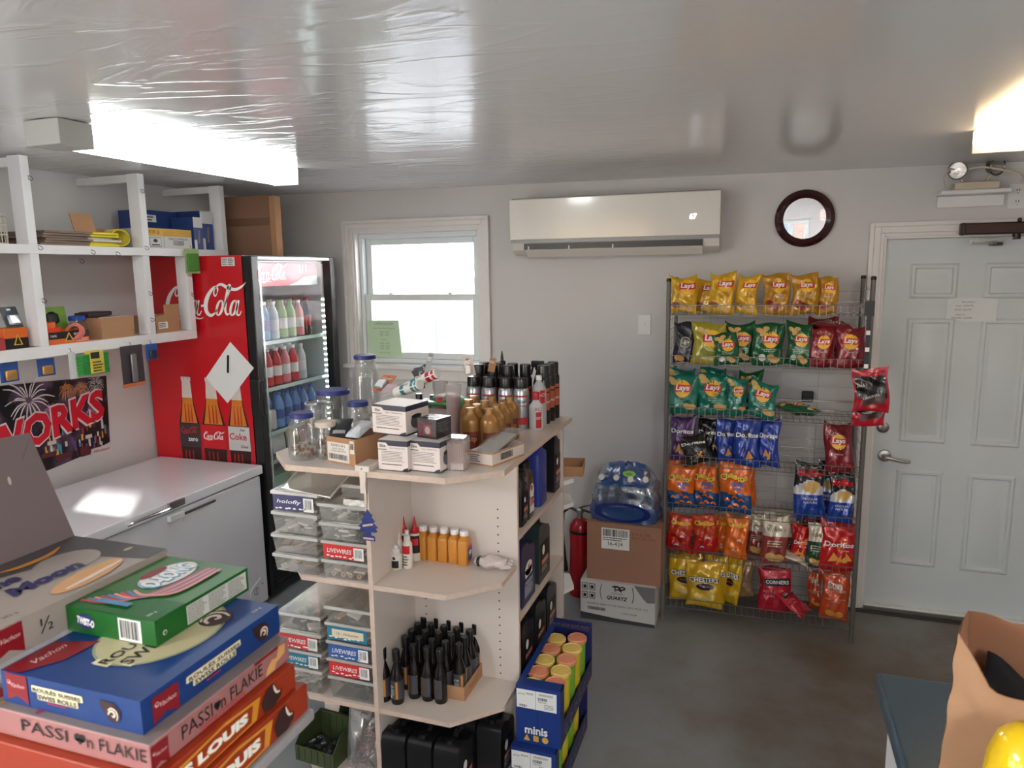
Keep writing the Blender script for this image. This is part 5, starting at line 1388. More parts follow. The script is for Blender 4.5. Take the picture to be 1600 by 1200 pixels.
MB().box(dx0+.022, dx0+.030, .055, Lf-.055, .47, FZ-.028, clear('fridge_door_glass', refl=.018, tint=.95)).build('glass', door_f)
MB().box(dx1+.001, dx1+.004, .055, .068, .50, FZ-.05, mat('bright_door_strip', (205, 210, 214), .25, .6)).build('trim', door_f)
MB().box(dx0+.01, dx1+.018, -.026, -.001, 1.12, 1.32, fbk).box(dx1, dx1+.02, 0, .02, 1.12, 1.32, fbk).build('door_handle', door_f, bevel=.005)
mb = MB().box(dx0, dx0+.03, .01, Lf-.01, .03, .29, fbk)
for k in range(7): mb.box(dx0+.03, dx0+.036, .05, Lf-.05, .06+k*.03, .072+k*.03, PLASTIC_BK)
mb.build('grille', t)
ledm = mat('white_led_points', (225, 245, 240), .5, var=0, emit=12.0)
mb = MB().box(D_-.02, D_-.004, Lf-.052, Lf-.032, .50, FZ-.05, PLASTIC_W); 
mb.box(D_-.02, D_-.004, .032, .052, .50, FZ-.05, PLASTIC_W); mb.build('led_rail', t)  # near-side rail is added out of sight to brighten the interior
mb = MB()
for k in range(34): mb.box(D_-.004, D_-.001, Lf-.046, Lf-.038, .54+k*.036, .549+k*.036, ledm)
for k in range(34): mb.box(D_-.018, D_-.006, Lf-.0535, Lf-.0522, .54+k*.036, .549+k*.036, ledm)
for k in range(34): mb.box(D_-.018, D_-.006, .0522, .0535, .54+k*.036, .549+k*.036, ledm)  # points of the added, hidden near-side rail
o = mb.build('led', t)
# glowing cola header behind the glass
hdr = mat('backlit_red_header', (236, 70, 96), .4, var=0, emit=.16); hdw = mat('backlit_white_script', (250, 232, 232), .4, var=0, emit=.3)
Th = planeT((D_-.03, .06, 1.83), (0, 1, 0), (0, 0, 1), (1, 0, 0)); hw_ = Lf-.13; hh = .135
mb = MB(); mb.prism([(0, 0), (hw_, 0), (hw_, hh), (.02, hh), (.006, hh-.006), (0, hh-.02)], Th, -.02, 0, hdr); 
cola_script(mb, Th, .235, .072, .31, hdw, h=.002)
mb.poly([(.38, 0), (hw_, 0), (hw_, .06), (.55, .05), (.47, .02)], Th, .0012, mat('backlit_pale_wave', (214, 232, 226), .4, var=0, emit=.2))
for k in range(3): mb.rect(Th, .50+.03*k, .515+.03*k, .075, .125, hdw, .002)
mb.build('header_sign', t)
# shelves of wire/glass
sh_m = mat('pale_green_shelf_edge', (200, 222, 214), .3, var=.02); shg = clear('shelf_glass', (225, 240, 234), refl=.08)
SHZ = (1.512, 1.236, .972, .797, .55)
for z in SHZ:
    MB().box(.05, D_-.03, .032, Lf-.032, z-.012, z-.003, shg).box(D_-.03, D_-.022, .032, Lf-.032, z-.022, z, sh_m).build('shelf', t)
# side decal: script, three bottles, sticker
Ts = planeT((0, -.0004, 0), (1, 0, 0), (0, 0, 1), (0, -1, 0))
xo = -FX0
mb = MB()
kx = (.258)/(3.24-1.66); Wc = 3.55*kx
cola_script(mb, Ts, (-2.971+xo)-(1.66-1.775)*kx, 1.742, Wc, WHITE, h=.0008)
mb.build('cola_lettering', t)
lbl = mat('side_sticker', (210, 206, 206), .5, var=.02)
mb = MB(); mb.rect(Ts, -2.825+xo, -2.735+xo, 1.948, 1.995, lbl, .0008); lines(mb, Ts, -2.820+xo, -2.785+xo, 1.952, 1.99, 4, BLACK, .4, 1); lines(mb, Ts, -2.778+xo, -2.740+xo, 1.952, 1.99, 4, BLACK, .5, 2); mb.build('sticker', t)
frost = mat('frosted_glass_print', (206, 196, 190), .5, var=.12, scale=60); beer = mat('amber_cola_print', (206, 122, 38), .4, var=.25, scale=16); dcola = mat('dark_cola_print', (52, 20, 18), .35, var=.25, scale=14); redst = mat('red_reflection_print', (176, 40, 28), .4, var=.1)
def side_bottle(cx, lw, lm, txts):
    mb = MB(); q = lw/2
    def R_(pts, m, h): mb.poly([(cx+a*q, z) for a, z in pts], Ts, h, m)
    R_([(-.60, .46), (.60, .46), (.98, .62), (.92, .84), (1.0, .93), (.96, 1.045), (.60, 1.15), (.50, 1.20), (-.50, 1.20), (-.60, 1.15), (-.96, 1.045), (-1.0, .93), (-.92, .84), (-.98, .62)], dcola, .0008)
    R_([(-.78, 1.045), (-.50, 1.16), (-.46, 1.20), (.46, 1.20), (.50, 1.16), (.78, 1.045)], beer, .0012)
    for dx in (-.3, .02, .3): R_([(dx-.05, 1.05), (dx+.10, 1.05), (dx+.04, 1.16), (dx-.02, 1.16)], redst, .0016)
    R_([(-.48, 1.195), (-.40, 1.29), (-.46, 1.30), (-.46, 1.318), (.46, 1.318), (.46, 1.30), (.40, 1.29), (.48, 1.195)], frost, .0013)
    for dx in (-.52, -.2, .15, .5): mb.rect(Ts, cx+dx*q-.002, cx+dx*q+.006, 1.308, 1.312, BLACK, .0018)
    R_([(-1.0, .90), (1.0, .90), (.97, 1.04), (-.97, 1.04)], lm, .0016)
    for dx in (-.6, -.25, .1, .45, .75): R_([(dx, .50), (dx+.09, .50), (dx+.09, .88), (dx, .88)], redst if dx < .2 else BLACK, .0013)
    for (s, u, z, m, w, sh) in txts:
        if s == '~': cola_script(mb, Ts, cx+u*q, z, w, m, h=.0024)
        else: mb.txt(s, Ts, cx+u*q, z, m, w=w, shear=sh, bold=.015, lift=.0024)
    mb.build('bottle_print', t)
side_bottle(-3.142+xo, .152, mat('grey_black_label', (58, 52, 54), .4, var=.05), (('~', 0, 1.0, RED, .13, 0), ('zero', .25, .945, WHITE, .07, 0)))
side_bottle(-2.792+xo, .150, mat('light_grey_label', (196, 194, 194), .4, var=.03), (('Diet', .35, 1.022, BLACK, .035, .3), ('Coke', -.1, .982, RED, .12, 0), ('Diete', .45, .925, BLACK, .05, .3)))
side_bottle(-2.967+xo, .168, RED, (('~', 0, .975, WHITE, .155, 0),))
# sheet of paper stuck on the side, and the pen-like magnet
mb = MB(); Tq = planeT((-2.826, FY0-.0035, 1.352), (1, 0, 0), (0, 0, 1), (0, -1, 0))
mb.prism([(.023, .176), (.170, .032), (-.028, -.177), (-.167, -.034)], Tq, -.0006, 0, paper)
tag(mb.build('paper_sheet'), 'white sheet of paper stuck askew on the red fridge side', 'paper')
mb = MB(); mb.bar((-2.822, FY0-.008, 1.452), (-2.832, FY0-.008, 1.352), .010, .006, PLASTIC_BK, (0, 1, 0)); tag(mb.build('magnet_strip'), 'thin black magnet bar holding the paper on the red fridge', 'magnet')

# ---- drinks inside
def pet(label, H, r, liquid, cap, lab_, group):
    t = thing('drink_bottle', label, 'bottle', group=group)
    MB().lathe([(r*.85, 0), (r, .006), (r, H*.22), (r*.96, H*.25, lab_), (r*.96, H*.52, liquid), (r, H*.56), (r*.9, H*.70), (r*.42, H*.88), (r*.40, H*.92)], liquid, 14).build('bottle_body', t)
    MB().lathe([(r*.46, H*.92), (r*.46, H)], cap, 12).build('cap', t)
    return t
liqs = dict(cola=mat('cola_liquid', (58, 26, 22), .15, var=.05), water=mat('blue_clear_bottle', (108, 150, 214), .12, var=.06), pink=mat('pink_drink', (226, 132, 142), .2, var=.05), green=mat('green_drink', (142, 176, 96), .2, var=.05), clear=mat('pale_clear_drink', (206, 214, 222), .15, var=.05), reds=mat('red_drink', (200, 44, 50), .2, var=.05), blue=mat('blue_drink', (70, 130, 190), .2, var=.05))
wl_ = mat('white_drink_label', (228, 226, 226), .4, var=.05); rl_ = mat('red_drink_label', (204, 40, 52), .4, var=.05); bl_ = mat('blue_drink_label', (46, 84, 160), .4, var=.05)
protos = {'cola': pet('x', .235, .033, liqs['cola'], RED, rl_, 'g'), 'water': pet('x', .215, .032, liqs['water'], mat('blue_cap', (60, 96, 180), .4), bl_, 'g'), 'pink': pet('x', .225, .034, liqs['pink'], cap_w, wl_, 'g'), 'green': pet('x', .235, .034, liqs['green'], liqs['green'], wl_, 'g'), 'clear': pet('x', .225, .033, liqs['clear'], cap_w, wl_, 'g'), 'reds': pet('x', .225, .034, liqs['reds'], cap_w, wl_, 'g'), 'blue': pet('x', .225, .034, liqs['blue'], cap_w, bl_, 'g')}
cn = thing('drink_can', 'x', 'can'); MB().lathe([(.026, 0), (.033, .008), (.033, .108), (.027, .120), (.027, .122)], mat('green_can', (48, 160, 84), .25, .3), 18).build('can_body', cn)
cn2 = thing('drink_can', 'x', 'can'); MB().lathe([(.026, 0), (.033, .008), (.033, .108), (.027, .120), (.027, .122)], mat('white_silver_can', (206, 206, 208), .25, .4), 18).build('can_body', cn2)
protos['can'] = cn; protos['can2'] = cn2
words = dict(cola='dark cola bottle with red cap', water='blue water bottle', pink='pink drink bottle', green='green drink bottle', clear='clear drink bottle with white label', reds='bright red drink bottle', blue='blue drink bottle', can='green drink can', can2='white and silver drink can')
used = set()
rowsF = [(SHZ[0], ['pink', 'clear', 'blue', 'clear', 'green', 'green', 'pink', 'cola'], 'top'), (SHZ[1], ['clear', 'pink', 'reds', 'reds', 'pink', 'reds', 'clear'], 'second'), (SHZ[2], ['can', 'can', 'can2', 'water', 'water', 'water', 'water', 'water'], 'third')]
posn = ['hinge-side end', 'second', 'third', 'fourth', 'fifth', 'sixth', 'seventh', 'eighth']
for z, ks, nm in rowsF:
    for dep in range(2):
        for i, kd in enumerate(ks):
            o = protos[kd] if kd not in used else dup(protos[kd]); used.add(kd)
            o.location = (FX1-.075-.085*dep, FY0+.085+i*.084, z+.0005); o.rotation_euler = (0, 0, R(20*i))
            o['label'] = '%s, %s shelf, %s row, %s from red side' % (words[kd], nm, ('front', 'back')[dep], posn[i].replace('hinge-side end', 'first'))
            o['group'] = 'drinks on the %s fridge shelf' % nm
for kd in list(protos):
    if kd not in used: bpy.data.objects.remove(protos[kd])
for i in range(5):
    mb = MB(); m_ = (mat('yellow_snack_wrap', (206, 200, 150), .4, var=.1), mat('red_white_pack', (206, 90, 96), .4, var=.3, scale=30), wl_)[i % 3]
    mb = pouch('s', '', '', .13, .12, .05, m_, 40+i)
    tag(mb.build('food_pack', loc=(FX1-.12, FY0+.10+i*.14, SHZ[3]+.002 if i < 4 else SHZ[3]), rot=(R(-8), 0, R(90))), 'wrapped food pack on the fourth fridge shelf, %s from the red side' % ('first', 'second', 'third', 'fourth', 'fifth')[i], 'food pack', 'food packs in the fridge')
for i in range(4):
    mb = MB().box(-.06, .06, -.075, .075, 0, .13, (wl_, mat('mint_box', (176, 206, 186), .5, var=.1), mat('straw_yellow_box', (206, 200, 140), .5, var=.08), wl_)[i])
    tag(mb.build('food_box', loc=(FX1-.12, FY0+.13+i*.17, SHZ[4]+.0005), bevel=.004), 'pale food box on the bottom fridge shelf, %s from the red side' % ('first', 'second', 'third', 'fourth')[i], 'food box', 'food boxes in the fridge')
# large flattened cardboard carton on top of the fridge
mb = MB(); Tq = planeT((-3.085, 3.70, FZ+.0008), (1, 0, 0), (0, 0, 1), (0, -1, 0))
mb.box(-3.15, -2.79, 3.70, 3.762, FZ+.001, 2.365, mat('dark_brown_cardboard', (138, 104, 82), .85, var=.07, scale=6)); mb.box(-2.7895, -2.752, 3.702, 3.76, FZ+.001, 2.36, CARD)
mb.box(-3.15, -2.79, 3.699, 3.70, 2.19, 2.235, mat('packing_tape', (120, 88, 68), .3, var=.03))
tag(mb.build('cardboard_carton', bevel=.003), 'large closed brown cardboard carton on top of the drinks fridge', 'carton')

# ================================================================ WALL SHELF (left)
SX = -3.0
t = thing('wall_shelf_unit', 'white painted open wall shelf hung from the ceiling on the left wall', 'shelf unit', (XL+.001, 1.2, 0))
def S(mb, name): 
    mb.v = [(a-(XL+.001), b_-1.2, c) for a, b_, c in mb.v]; return mb.build(name, t, bevel=.0015)
S(MB().box(XL+.001, SX-.02, 1.2, 3.55, 2.025, 2.043, PAINTWOOD), 'shelf'); S(MB().box(SX-.02, SX, 1.2, 3.57, 2.003, 2.043, PAINTWOOD), 'front_rail')
S(MB().box(XL+.001, SX-.02, 1.2, 3.24, 1.578, 1.596, PAINTWOOD), 'shelf'); S(MB().box(SX-.02, SX, 1.2, 3.265, 1.548, 1.598, PAINTWOOD), 'front_rail')
hook = mat('black_cup_hook', (50, 50, 54), .35, .6)
for (y, z0, z1) in ((2.345, 2.043, 2.418), (2.965, 2.043, 2.414), (3.55, 2.043, 2.413), (1.72, 2.043, 2.418), (2.345, 1.598, 2.003), (2.955, 1.598, 2.003), (3.245, 1.598, 2.003), (1.72, 1.598, 2.003)):
    S(MB().box(SX-.075, SX-.001, y-.02, y+.02, z0, z1, PAINTWOOD), 'post')
for y in (2.345, 2.965, 3.55, 1.72): S(MB().box(XL+.001, SX-.076, y-.018, y+.018, 2.372, 2.411, PAINTWOOD), 'top_rail')
S(MB().box(XL+.001, XL+.03, 1.2, 3.24, 1.60, 1.63, PAINTWOOD), 'back_rail')
for px, py, xoff in ((43, 275, 0), (219, 296, 0), (59, 384, 0), (142, 391, 0), (181, 394, 0), (226, 385, 0), (124, 405, 0), (65, 467, 0), (232, 456, 0), (235, 497, 0), (298, 458, 0)):
    P = at_x(px, py, SX+.001)
    mb = MB(); mb.tube([(0, 0, 0), (.010, 0, 0), (.014, .008, -.004), (.014, .012, -.013), (.014, .004, -.019), (.014, -.006, -.016), (.014, -.010, -.008)], .0016, hook, 5)
    mb.v = [(a+P.x, b_+P.y, c+P.z) for a, b_, c in mb.v]; S(mb, 'cup_hook')
# ---- upper row
U = 2.0435
wirem = mat('whitewashed_wicker', (200, 194, 180), .7, var=.15)
t2 = thing('wicker_ornament', 'small whitewashed wire basket ornament at the left end of the upper shelf', 'basket', (-3.10, 2.245, U))
mb = MB()
for z in (0.003, .04, .08, .12): mb.tube([(.05*math.cos(a*PI/6), .05*math.sin(a*PI/6), z) for a in range(12)], .003, wirem, 5, closed=True)
for k in range(12): a = k*PI/6; mb.tube([(.05*math.cos(a), .05*math.sin(a), .003), (.05*math.cos(a), .05*math.sin(a), .12), (.012*math.cos(a), .012*math.sin(a), .145)], .002, wirem, 4)
mb.tube([(.02*math.cos(a*PI/5), .02*math.sin(a*PI/5), .150) for a in range(10)], .005, wirem, 5, closed=True); mb.build('wire_body', t2)
mb = MB()
env_b = mat('brown_paper_sleeve', (132, 112, 98), .8, var=.08); env_y = mat('yellow_sleeve', (226, 206, 40), .45, var=.08)
zz = U+.0004
for i in range(6):
    y0 = 2.40+.012*(i % 3); 
    m = MB().box(-.16, .14, 0, .24, 0, .009, env_b).box(-.16, .142, .24, .40-.02*(i % 2), 0, .010, env_y if i not in (2, 3) else wirem)
    tag(m.build('paper_sleeve', loc=(-3.16, y0, zz), rot=(0, 0, R((-3, 2, -1, 3, 0, -2)[i]))), 'flat brown paper sleeve with a yellow end, %s in the stack on the upper shelf' % ('lowest', 'second', 'third', 'fourth', 'fifth', 'topmost')[i], 'sleeve', 'paper sleeves on the upper shelf'); zz += .0112
m = MB().box(-.002, .002, 0, .13, 0, .09, CARD); tag(m.build('cardboard_scrap', loc=(-3.055, 2.60, zz+.001), rot=(0, R(-14), R(6))), 'brown cardboard piece propped upright on the paper sleeves', 'cardboard')
m = MB().box(-.002, .002, 0, .12, 0, .10, CARD); tag(m.build('cardboard_scrap', loc=(-3.19, 2.80, U+.001), rot=(0, R(-8), R(10))), 'brown cardboard piece leaning behind the yellow bundle', 'cardboard')
rope = mat('yellow_nylon_rope', (214, 192, 60), .5, var=.1)
mb = MB()
for k in range(9): mb.tube([(-.03+.008*k, .04*math.cos(a*PI/7)*(1+.05*k), .048+.040*math.sin(a*PI/7)) for a in range(14)], .0045, rope, 6, closed=True)
tag(mb.build('rope_coil', loc=(-3.10, 2.865, U)), 'yellow rope bundle coiled beside the upper shelf post', 'rope')
def cbox(name, label, cat, x1, y0, y1, d, z, h, m, fr=None, rz=0, group=None, mtop=None, bevel=.002):
    """carton on the wall shelf: its front faces +X at x1; u runs along +Y"""
    t = thing(name, label, cat, (x1, y0, z), rz, group)
    mb = MB().box(-d, 0, 0, y1-y0, 0, h, m, mz=mtop)
    if fr: fr(mb, planeT((.0004, 0, 0), (0, 1, 0), (0, 0, 1), (1, 0, 0)), y1-y0, h, planeT((0, -.0004, 0), (1, 0, 0), (0, 0, 1), (0, -1, 0)), d)
    mb.build('carton', t, bevel=bevel)
    return t
ylw = mat('mustard_yellow_print', (216, 168, 60), .45, var=.04); dkb = mat('dark_blue_carton', (38, 62, 122), .4, var=.05); greyc = mat('grey_white_carton', (206, 204, 200), .5, var=.03)
def f1(mb, T, w, h, T2, d):
    mb.rect(T, 0, w, h*.62, h, ylw); mb.txt('STRAIT-TO-BEVELLED', T, w*.5, h*.50, BLACK, w=w*.7); mb.txt('TETRAMIT', T, w*.5, h*.36, BLACK, w=w*.4); mb.txt('WAXEDIT', T, w*.5, h*.24, BLACK, w=w*.4)
    for k in range(4): mb.rect(T, 0, w, h*(.66+.08*k), h*(.675+.08*k), mat('dark_mustard', (180, 130, 40), .5, var=0), .0012)
def f2(mb, T, w, h, T2, d):
    mb.rect(T, 0, w, h*.62, h, ylw); mb.txt('KTK Q', T, w*.5, h*.8, BLACK, w=w*.55); mb.rect(T, w*.2, w*.85, h*.08, h*.54, BLACK, .0008); mb.rect(T, w*.22, w*.83, h*.1, h*.52, greyc, .0012); mb.disc(T, w*.52, h*.38, w*.12, h*.09, BLACK, .0016, 14); mb.rect(T, w*.3, w*.75, h*.15, h*.20, BLACK, .0016)
cbox('candle_box', 'white box with yellow top and pencil-like print on the upper shelf', 'box', -3.03, 3.115, 3.315, .16, U, .105, greyc, f1)
cbox('candle_box', 'white box with mustard top and a small round emblem, left of its twin', 'box', -3.03, 2.99, 3.112, .16, U, .105, greyc, f2)
def f3(mb, T, w, h, T2, d):
    mb.rect(T, w*.05, w*.4, h*.70, h*.88, WHITE); lines(mb, T, w*.07, w*.35, h*.72, h*.86, 2, BLACK, .5, 3)
def f4(mb, T, w, h, T2, d):
    mb.rect(T, 0, w, h*.68, h, greyc); mb.txt('WIPEALL', T, w*.55, h*.40, ylw, w=h*.42, rot=R(90)); mb.rect(T, 0, w*.3, 0, h*.3, greyc, .0010)
cbox('wipes_box', 'dark blue box with a small white sticker behind the candle boxes', 'box', -3.20, 3.14, 3.40, .16, U, .215, dkb, f3)
cbox('wipes_box', 'upright dark blue and grey box at the end post of the upper shelf', 'box', -3.03, 3.335, 3.405, .155, U, .18, dkb, f4)
cbox('wipes_box', 'taller blue box with grey top and yellow lettering beside the end post', 'box', -3.05, 3.415, 3.515, .20, U, .22, dkb, f4)
# ---- lower row
Lz = 1.5965
orange = mat('orange_carton', (224, 104, 34), .45, var=.04); blk = mat('black_carton', (30, 28, 28), .4, var=.04)
def g1(mb, T, w, h, T2, d):
    mb.rect(T, 0, w, 0, h*.52, blk); mb.poly([(w*.35, h*.18), (w*.75, h*.18), (w*.55, h*.72)], T, .0010, ylw); mb.poly([(w*.42, h*.22), (w*.68, h*.22), (w*.55, h*.6)], T, .0014, blk)
cbox('tape_box', 'tall orange and black box with a triangular emblem, left of the first post', 'box', -3.04, 2.195, 2.300, .10, Lz, .09, orange, g1)
cardm = mat('dark_blister_card', (56, 62, 72), .4, var=.08)
e = thing('blister_pack', 'tilted grey-black blister pack standing on the orange and black box', 'blister pack', (-3.06, 2.225, Lz+.091), rot=(R(-22), 0, R(90)))
MB().box(-.0, .075, -.002, 0, 0, .095, cardm).build('card', e); MB().box(.012, .062, -.02, -.0025, .008, .055, BAGP).build('blister', e, bevel=.006); MB().box(.028, .045, -.0035, -.0022, .078, .086, WHITE).build('hanger_hole', e)
rdb = mat('red_white_tray_print', (176, 60, 66), .45, var=.06)
def g2(mb, T, w, h, T2, d): mb.txt('Frankfurters', T, w*.5, h*.65, WHITE, w=w*.7, shear=.2); lines(mb, T, w*.1, w*.9, h*.15, h*.4, 2, WHITE, .4, 4)
t3 = thing('display_tray', 'low open red display tray at the left end of the lower shelf', 'tray', (-3.005, 2.155, Lz))
MB().open_box(-.13, -.02, -.13, .03, 0, .052, .002, rdb, greyc).build('carton', t3)
mb = MB(); g2(mb, planeT((-.0195, -.13, 0), (0, 1, 0), (0, 0, 1), (1, 0, 0)), .16, .052, None, 0); mb.build('lettering', t3)
t3 = thing('tape_display_box', 'open black and orange display box of tape rolls on the lower shelf', 'display box', (-3.012, 2.375, Lz))
mb = MB().open_box(-.15, 0, 0, .205, 0, .058, .002, orange, CARD_IN); Tf = planeT((.0004, 0, 0), (0, 1, 0), (0, 0, 1), (1, 0, 0))
mb.rect(Tf, 0, .205, .026, .058, blk); mb.txt('TAPE', Tf, .022, .040, WHITE, w=.032, lift=.0012); mb.txt('GORILLA', Tf, .155, .043, WHITE, w=.06, bold=.02, lift=.0012); mb.poly([(.075, .012), (.125, .012), (.10, .054)], Tf, .0014, ylw); mb.poly([(.085, .016), (.115, .016), (.10, .045)], Tf, .0018, blk)
lines(mb, Tf, .135, .20, .006, .022, 2, WHITE, .4, 8); mb.build('carton', t3)
rt = mat('neon_orange_red_tape', (240, 70, 34), .4, var=.04)
def roll(label, x, y, z, r, wd, m, rot=(0, 0, 0), group=None):
    mb = MB(); n = 26
    V = []
    for zz_ in (0, wd):
        for rad in (r, r*.62):
            for k in range(n): V.append((rad*math.cos(2*PI*k/n), rad*math.sin(2*PI*k/n), zz_))
    b0 = len(mb.v); F = []; Fi = []
    for k in range(n):
        q = (k+1) % n; F += [(k, q, 2*n+q, 2*n+k), (k, n+k, n+q, q), (2*n+k, 2*n+q, 3*n+q, 3*n+k)]; Fi += [(n+k, 3*n+k, 3*n+q, n+q)]
    mb.add(V, F, m); mb.add(V, Fi, CARD_IN)
    return tag(mb.build('tape_roll', loc=(x, y, z), rot=rot), label, 'tape roll', group)
roll('orange-red tape roll at the bottom of the stack in the display box', -3.085, 2.452, Lz+.003, .055, .024, rt)
roll('orange-red tape roll in the middle of the stack', -3.085, 2.447, Lz+.0275, .055, .024, rt)
roll('orange-red tape roll second from the top of the stack', -3.088, 2.430, Lz+.052, .055, .024, rt)
roll('orange-red tape roll on top of the stack', -3.09, 2.412, Lz+.0765, .052, .024, mat('bright_orange_tape', (240, 104, 30), .4, var=.04))
roll('salmon pink tape roll leaning in the right of the display box', -3.03, 2.530, Lz+.045, .042, .02, mat('salmon_tape', (224, 120, 110), .4, var=.1), (R(60), R(30), 0))
e = thing('blister_pack', 'light green blister pack leaning behind the orange tape rolls', 'blister pack', (-3.19, 2.45, Lz), rot=(R(-8), 0, R(90)))
MB().box(0, .18, -.002, 0, 0, .165, mat('lime_green_card', (128, 168, 66), .45, var=.06)).build('card', e); MB().lathe([(.01, 0), (.03, .01), (.028, .045), (.01, .06)], blk, 14, .09, -.020, .08).build('blister', e)
x, y = -3.10, 2.635
jar('clear jar with a blue lid on the lower wall shelf, between tape and carton', x-.03, y-.010, Lz, .118, .043, lid=mat('royal_blue_lid', (30, 70, 170), .4), lidr=.86, neck=.8, lidh=.022, fill=.12, fm=sil)
def g3(mb, T, w, h, T2, d): pass
t3 = thing('cardboard_box', 'small open brown cardboard box with a white flap, middle of the lower shelf', 'box', (-3.012, 2.655, Lz))
MB().open_box(-.16, 0, 0, .19, 0, .105, .003, CARD, CARD_IN).build('carton', t3); MB().box(-.09, 0, 0, .17, 0, .002, WHITE).build('flap', t3, loc=(-.01, .01, .106), rot=(R(0), R(-14), 0))
dbr = mat('dark_maroon_leatherette', (62, 40, 44), .5, var=.1)
for i, (yy, dx, l) in enumerate(((2.66, 0, 'dark maroon wallet case lying on the open cardboard box, nearest'), (2.74, -.06, 'dark maroon wallet case lying across the box behind the first'))):
    tag(MB().box(-.05, .05, 0, .12, 0, .022, dbr).build('wallet_case', loc=(-3.14+dx, yy, Lz+.1065+.0*i), rot=(0, 0, R(8*i)), bevel=.006), l, 'case')
def g4(mb, T, w, h, T2, d): mb.rect(T, w*.1, w*.55, h*.25, h*.62, WHITE); lines(mb, T, w*.12, w*.5, h*.3, h*.58, 3, BLACK, .5, 5)
t3 = thing('cardboard_box', 'small brown cardboard box with raised flap at the right end of the lower shelf', 'box', (-3.02, 3.0, Lz))
mb = MB().open_box(-.15, 0, 0, .165, 0, .095, .003, CARD, CARD_IN); g4(mb, planeT((.0004, 0, 0), (0, 1, 0), (0, 0, 1), (1, 0, 0)), .14, .095, None, 0); mb.build('carton', t3)
MB().box(-.003, 0, .06, .165, .095, .15, CARD).build('flap', t3, rot=(0, R(-0), 0))
# ---- things hanging beneath the lower shelf and on its end
bluec = mat('blue_hang_card', (44, 84, 156), .45, var=.08)
def hang(name, label, cat, x, y, ztop, w, h, m, blob=None, bw=.6, rz=90, blobh=.5, tiltx=0):
    t = thing(name, label, cat, (x, y, ztop), rot=(R(tiltx), 0, R(rz)))
    MB().box(-w/2, w/2, -.0015, 0, -h, 0, m).build('card', t)
    if blob: MB().box(-w*bw/2, w*bw/2, -.016, -.0017, -h*.9, -h*(.9-blobh), blob).build('blister', t, bevel=.005)
    MB().tube([(0, 0, 0), (0, .002, .014), (0, .012, .016)], .0012, hook, 4).build('hook', t)
    return t
brass_b = mat('copper_brass_bits', (196, 146, 84), .35, .6, .1)
hang('blister_pack', 'blue blister card of brass fittings hanging under the shelf, left one', 'blister pack', -3.03, 2.19, 1.545, .085, .085, bluec, brass_b, rz=94, tiltx=0)
hang('blister_pack', 'blue blister card of brass fittings hanging under the shelf, right one', 'blister pack', -3.03, 2.36, 1.54, .080, .078, bluec, brass_b, rz=86)
hang('cable_pack', 'narrow white cable pack hanging left of the green rope', 'pack', -2.985, 2.455, 1.560, .035, .125, mat('white_black_card', (206, 206, 204), .5, var=.2, scale=50))
grope = mat('green_braided_rope', (52, 150, 66), .6, var=.15, scale=80, bump=.6, bscale=200)
t3 = thing('rope_hank', 'hank of green rope with a yellow label hanging under the lower shelf', 'rope', (-2.985, 2.565, 1.548), rot=(0, 0, R(90)))
mb = MB()
for k in range(11):
    z = -.012-.009*k; mb.tube([(-.085, 0, z), (-.07, -.012, z+.001), (0, -.008, z), (.07, -.012, z+.001), (.085, 0, z), (.07, .012, z-.001), (-.07, .012, z-.001)], .0048, grope, 6, closed=True)
mb.build('rope', t3); MB().box(-.028, .045, -.020, .018, -.100, .006, mat('yellow_black_wrap', (206, 184, 66), .45, var=.2, scale=40)).build('label_wrap', t3, bevel=.003)
mb = MB(); Tq = planeT((0, -.0204, 0), (1, 0, 0), (0, 0, 1), (0, -1, 0)); lines(mb, Tq, -.02, .04, -.095, -.04, 4, BLACK, .45, 2); mb.rect(Tq, -.028, .02, -.03, 0, blk); mb.build('print', t3)
hang('tool_pack', 'long dark tool pack with an orange strip hanging under the shelf', 'tool pack', -2.985, 2.79, 1.556, .135, .205, mat('dark_plum_card', (52, 42, 48), .4, var=.1), mat('steel_tool', (130, 124, 126), .3, .8), .25, blobh=.7)
mb = MB().box(-.067, .067, -.003, -.0018, -.207, -.190, orc); mb.build('strip', [o for o in col.objects if o.name == 'tool_pack'][0])
hang('blister_pack', 'small blue blister card hanging right of the dark tool pack', 'blister pack', -2.985, 2.918, 1.552, .075, .085, bluec, nvb)
hang('bead_pack', 'green and white mesh pack hanging at the end of the middle shelf rail', 'pack', -2.975, 3.245, 2.045, .085, .135, mat('pale_green_mesh_card', (150, 170, 110), .6, var=.3, scale=60), mat('green_mesh', (72, 130, 50), .5, var=.2), .8, rz=75, blobh=.7)

# ---- FIREWORKS poster on the left wall
nightm = bpy.data.materials.new('night_sky_poster_print'); nightm.use_nodes = True
nt = nightm.node_tree; b = nt.nodes['Principled BSDF']; b.inputs['Roughness'].default_value = .35
tc = nt.nodes.new('ShaderNodeTexCoord'); v = nt.nodes.new('ShaderNodeTexVoronoi'); v.inputs['Scale'].default_value = 38
n = nt.nodes.new('ShaderNodeTexNoise'); n.inputs['Scale'].default_value = 9
nt.links.new(tc.outputs['Object'], v.inputs[0]); nt.links.new(tc.outputs['Object'], n.inputs[0])
cr = nt.nodes.new('ShaderNodeValToRGB'); cr.color_ramp.elements[0].position = .46; cr.color_ramp.elements[1].position = .66
cr.color_ramp.elements[0].color = lin((22, 20, 26))+(1,); cr.color_ramp.elements[1].color = lin((110, 84, 110))+(1,)
nt.links.new(n.outputs[0], cr.inputs[0]); nt.links.new(cr.outputs[0], b.inputs['Base Color'])
Tp = planeT((XL+.0015, 2.0, 0), (0, 1, 0), (0, 0, 1), (1, 0, 0))
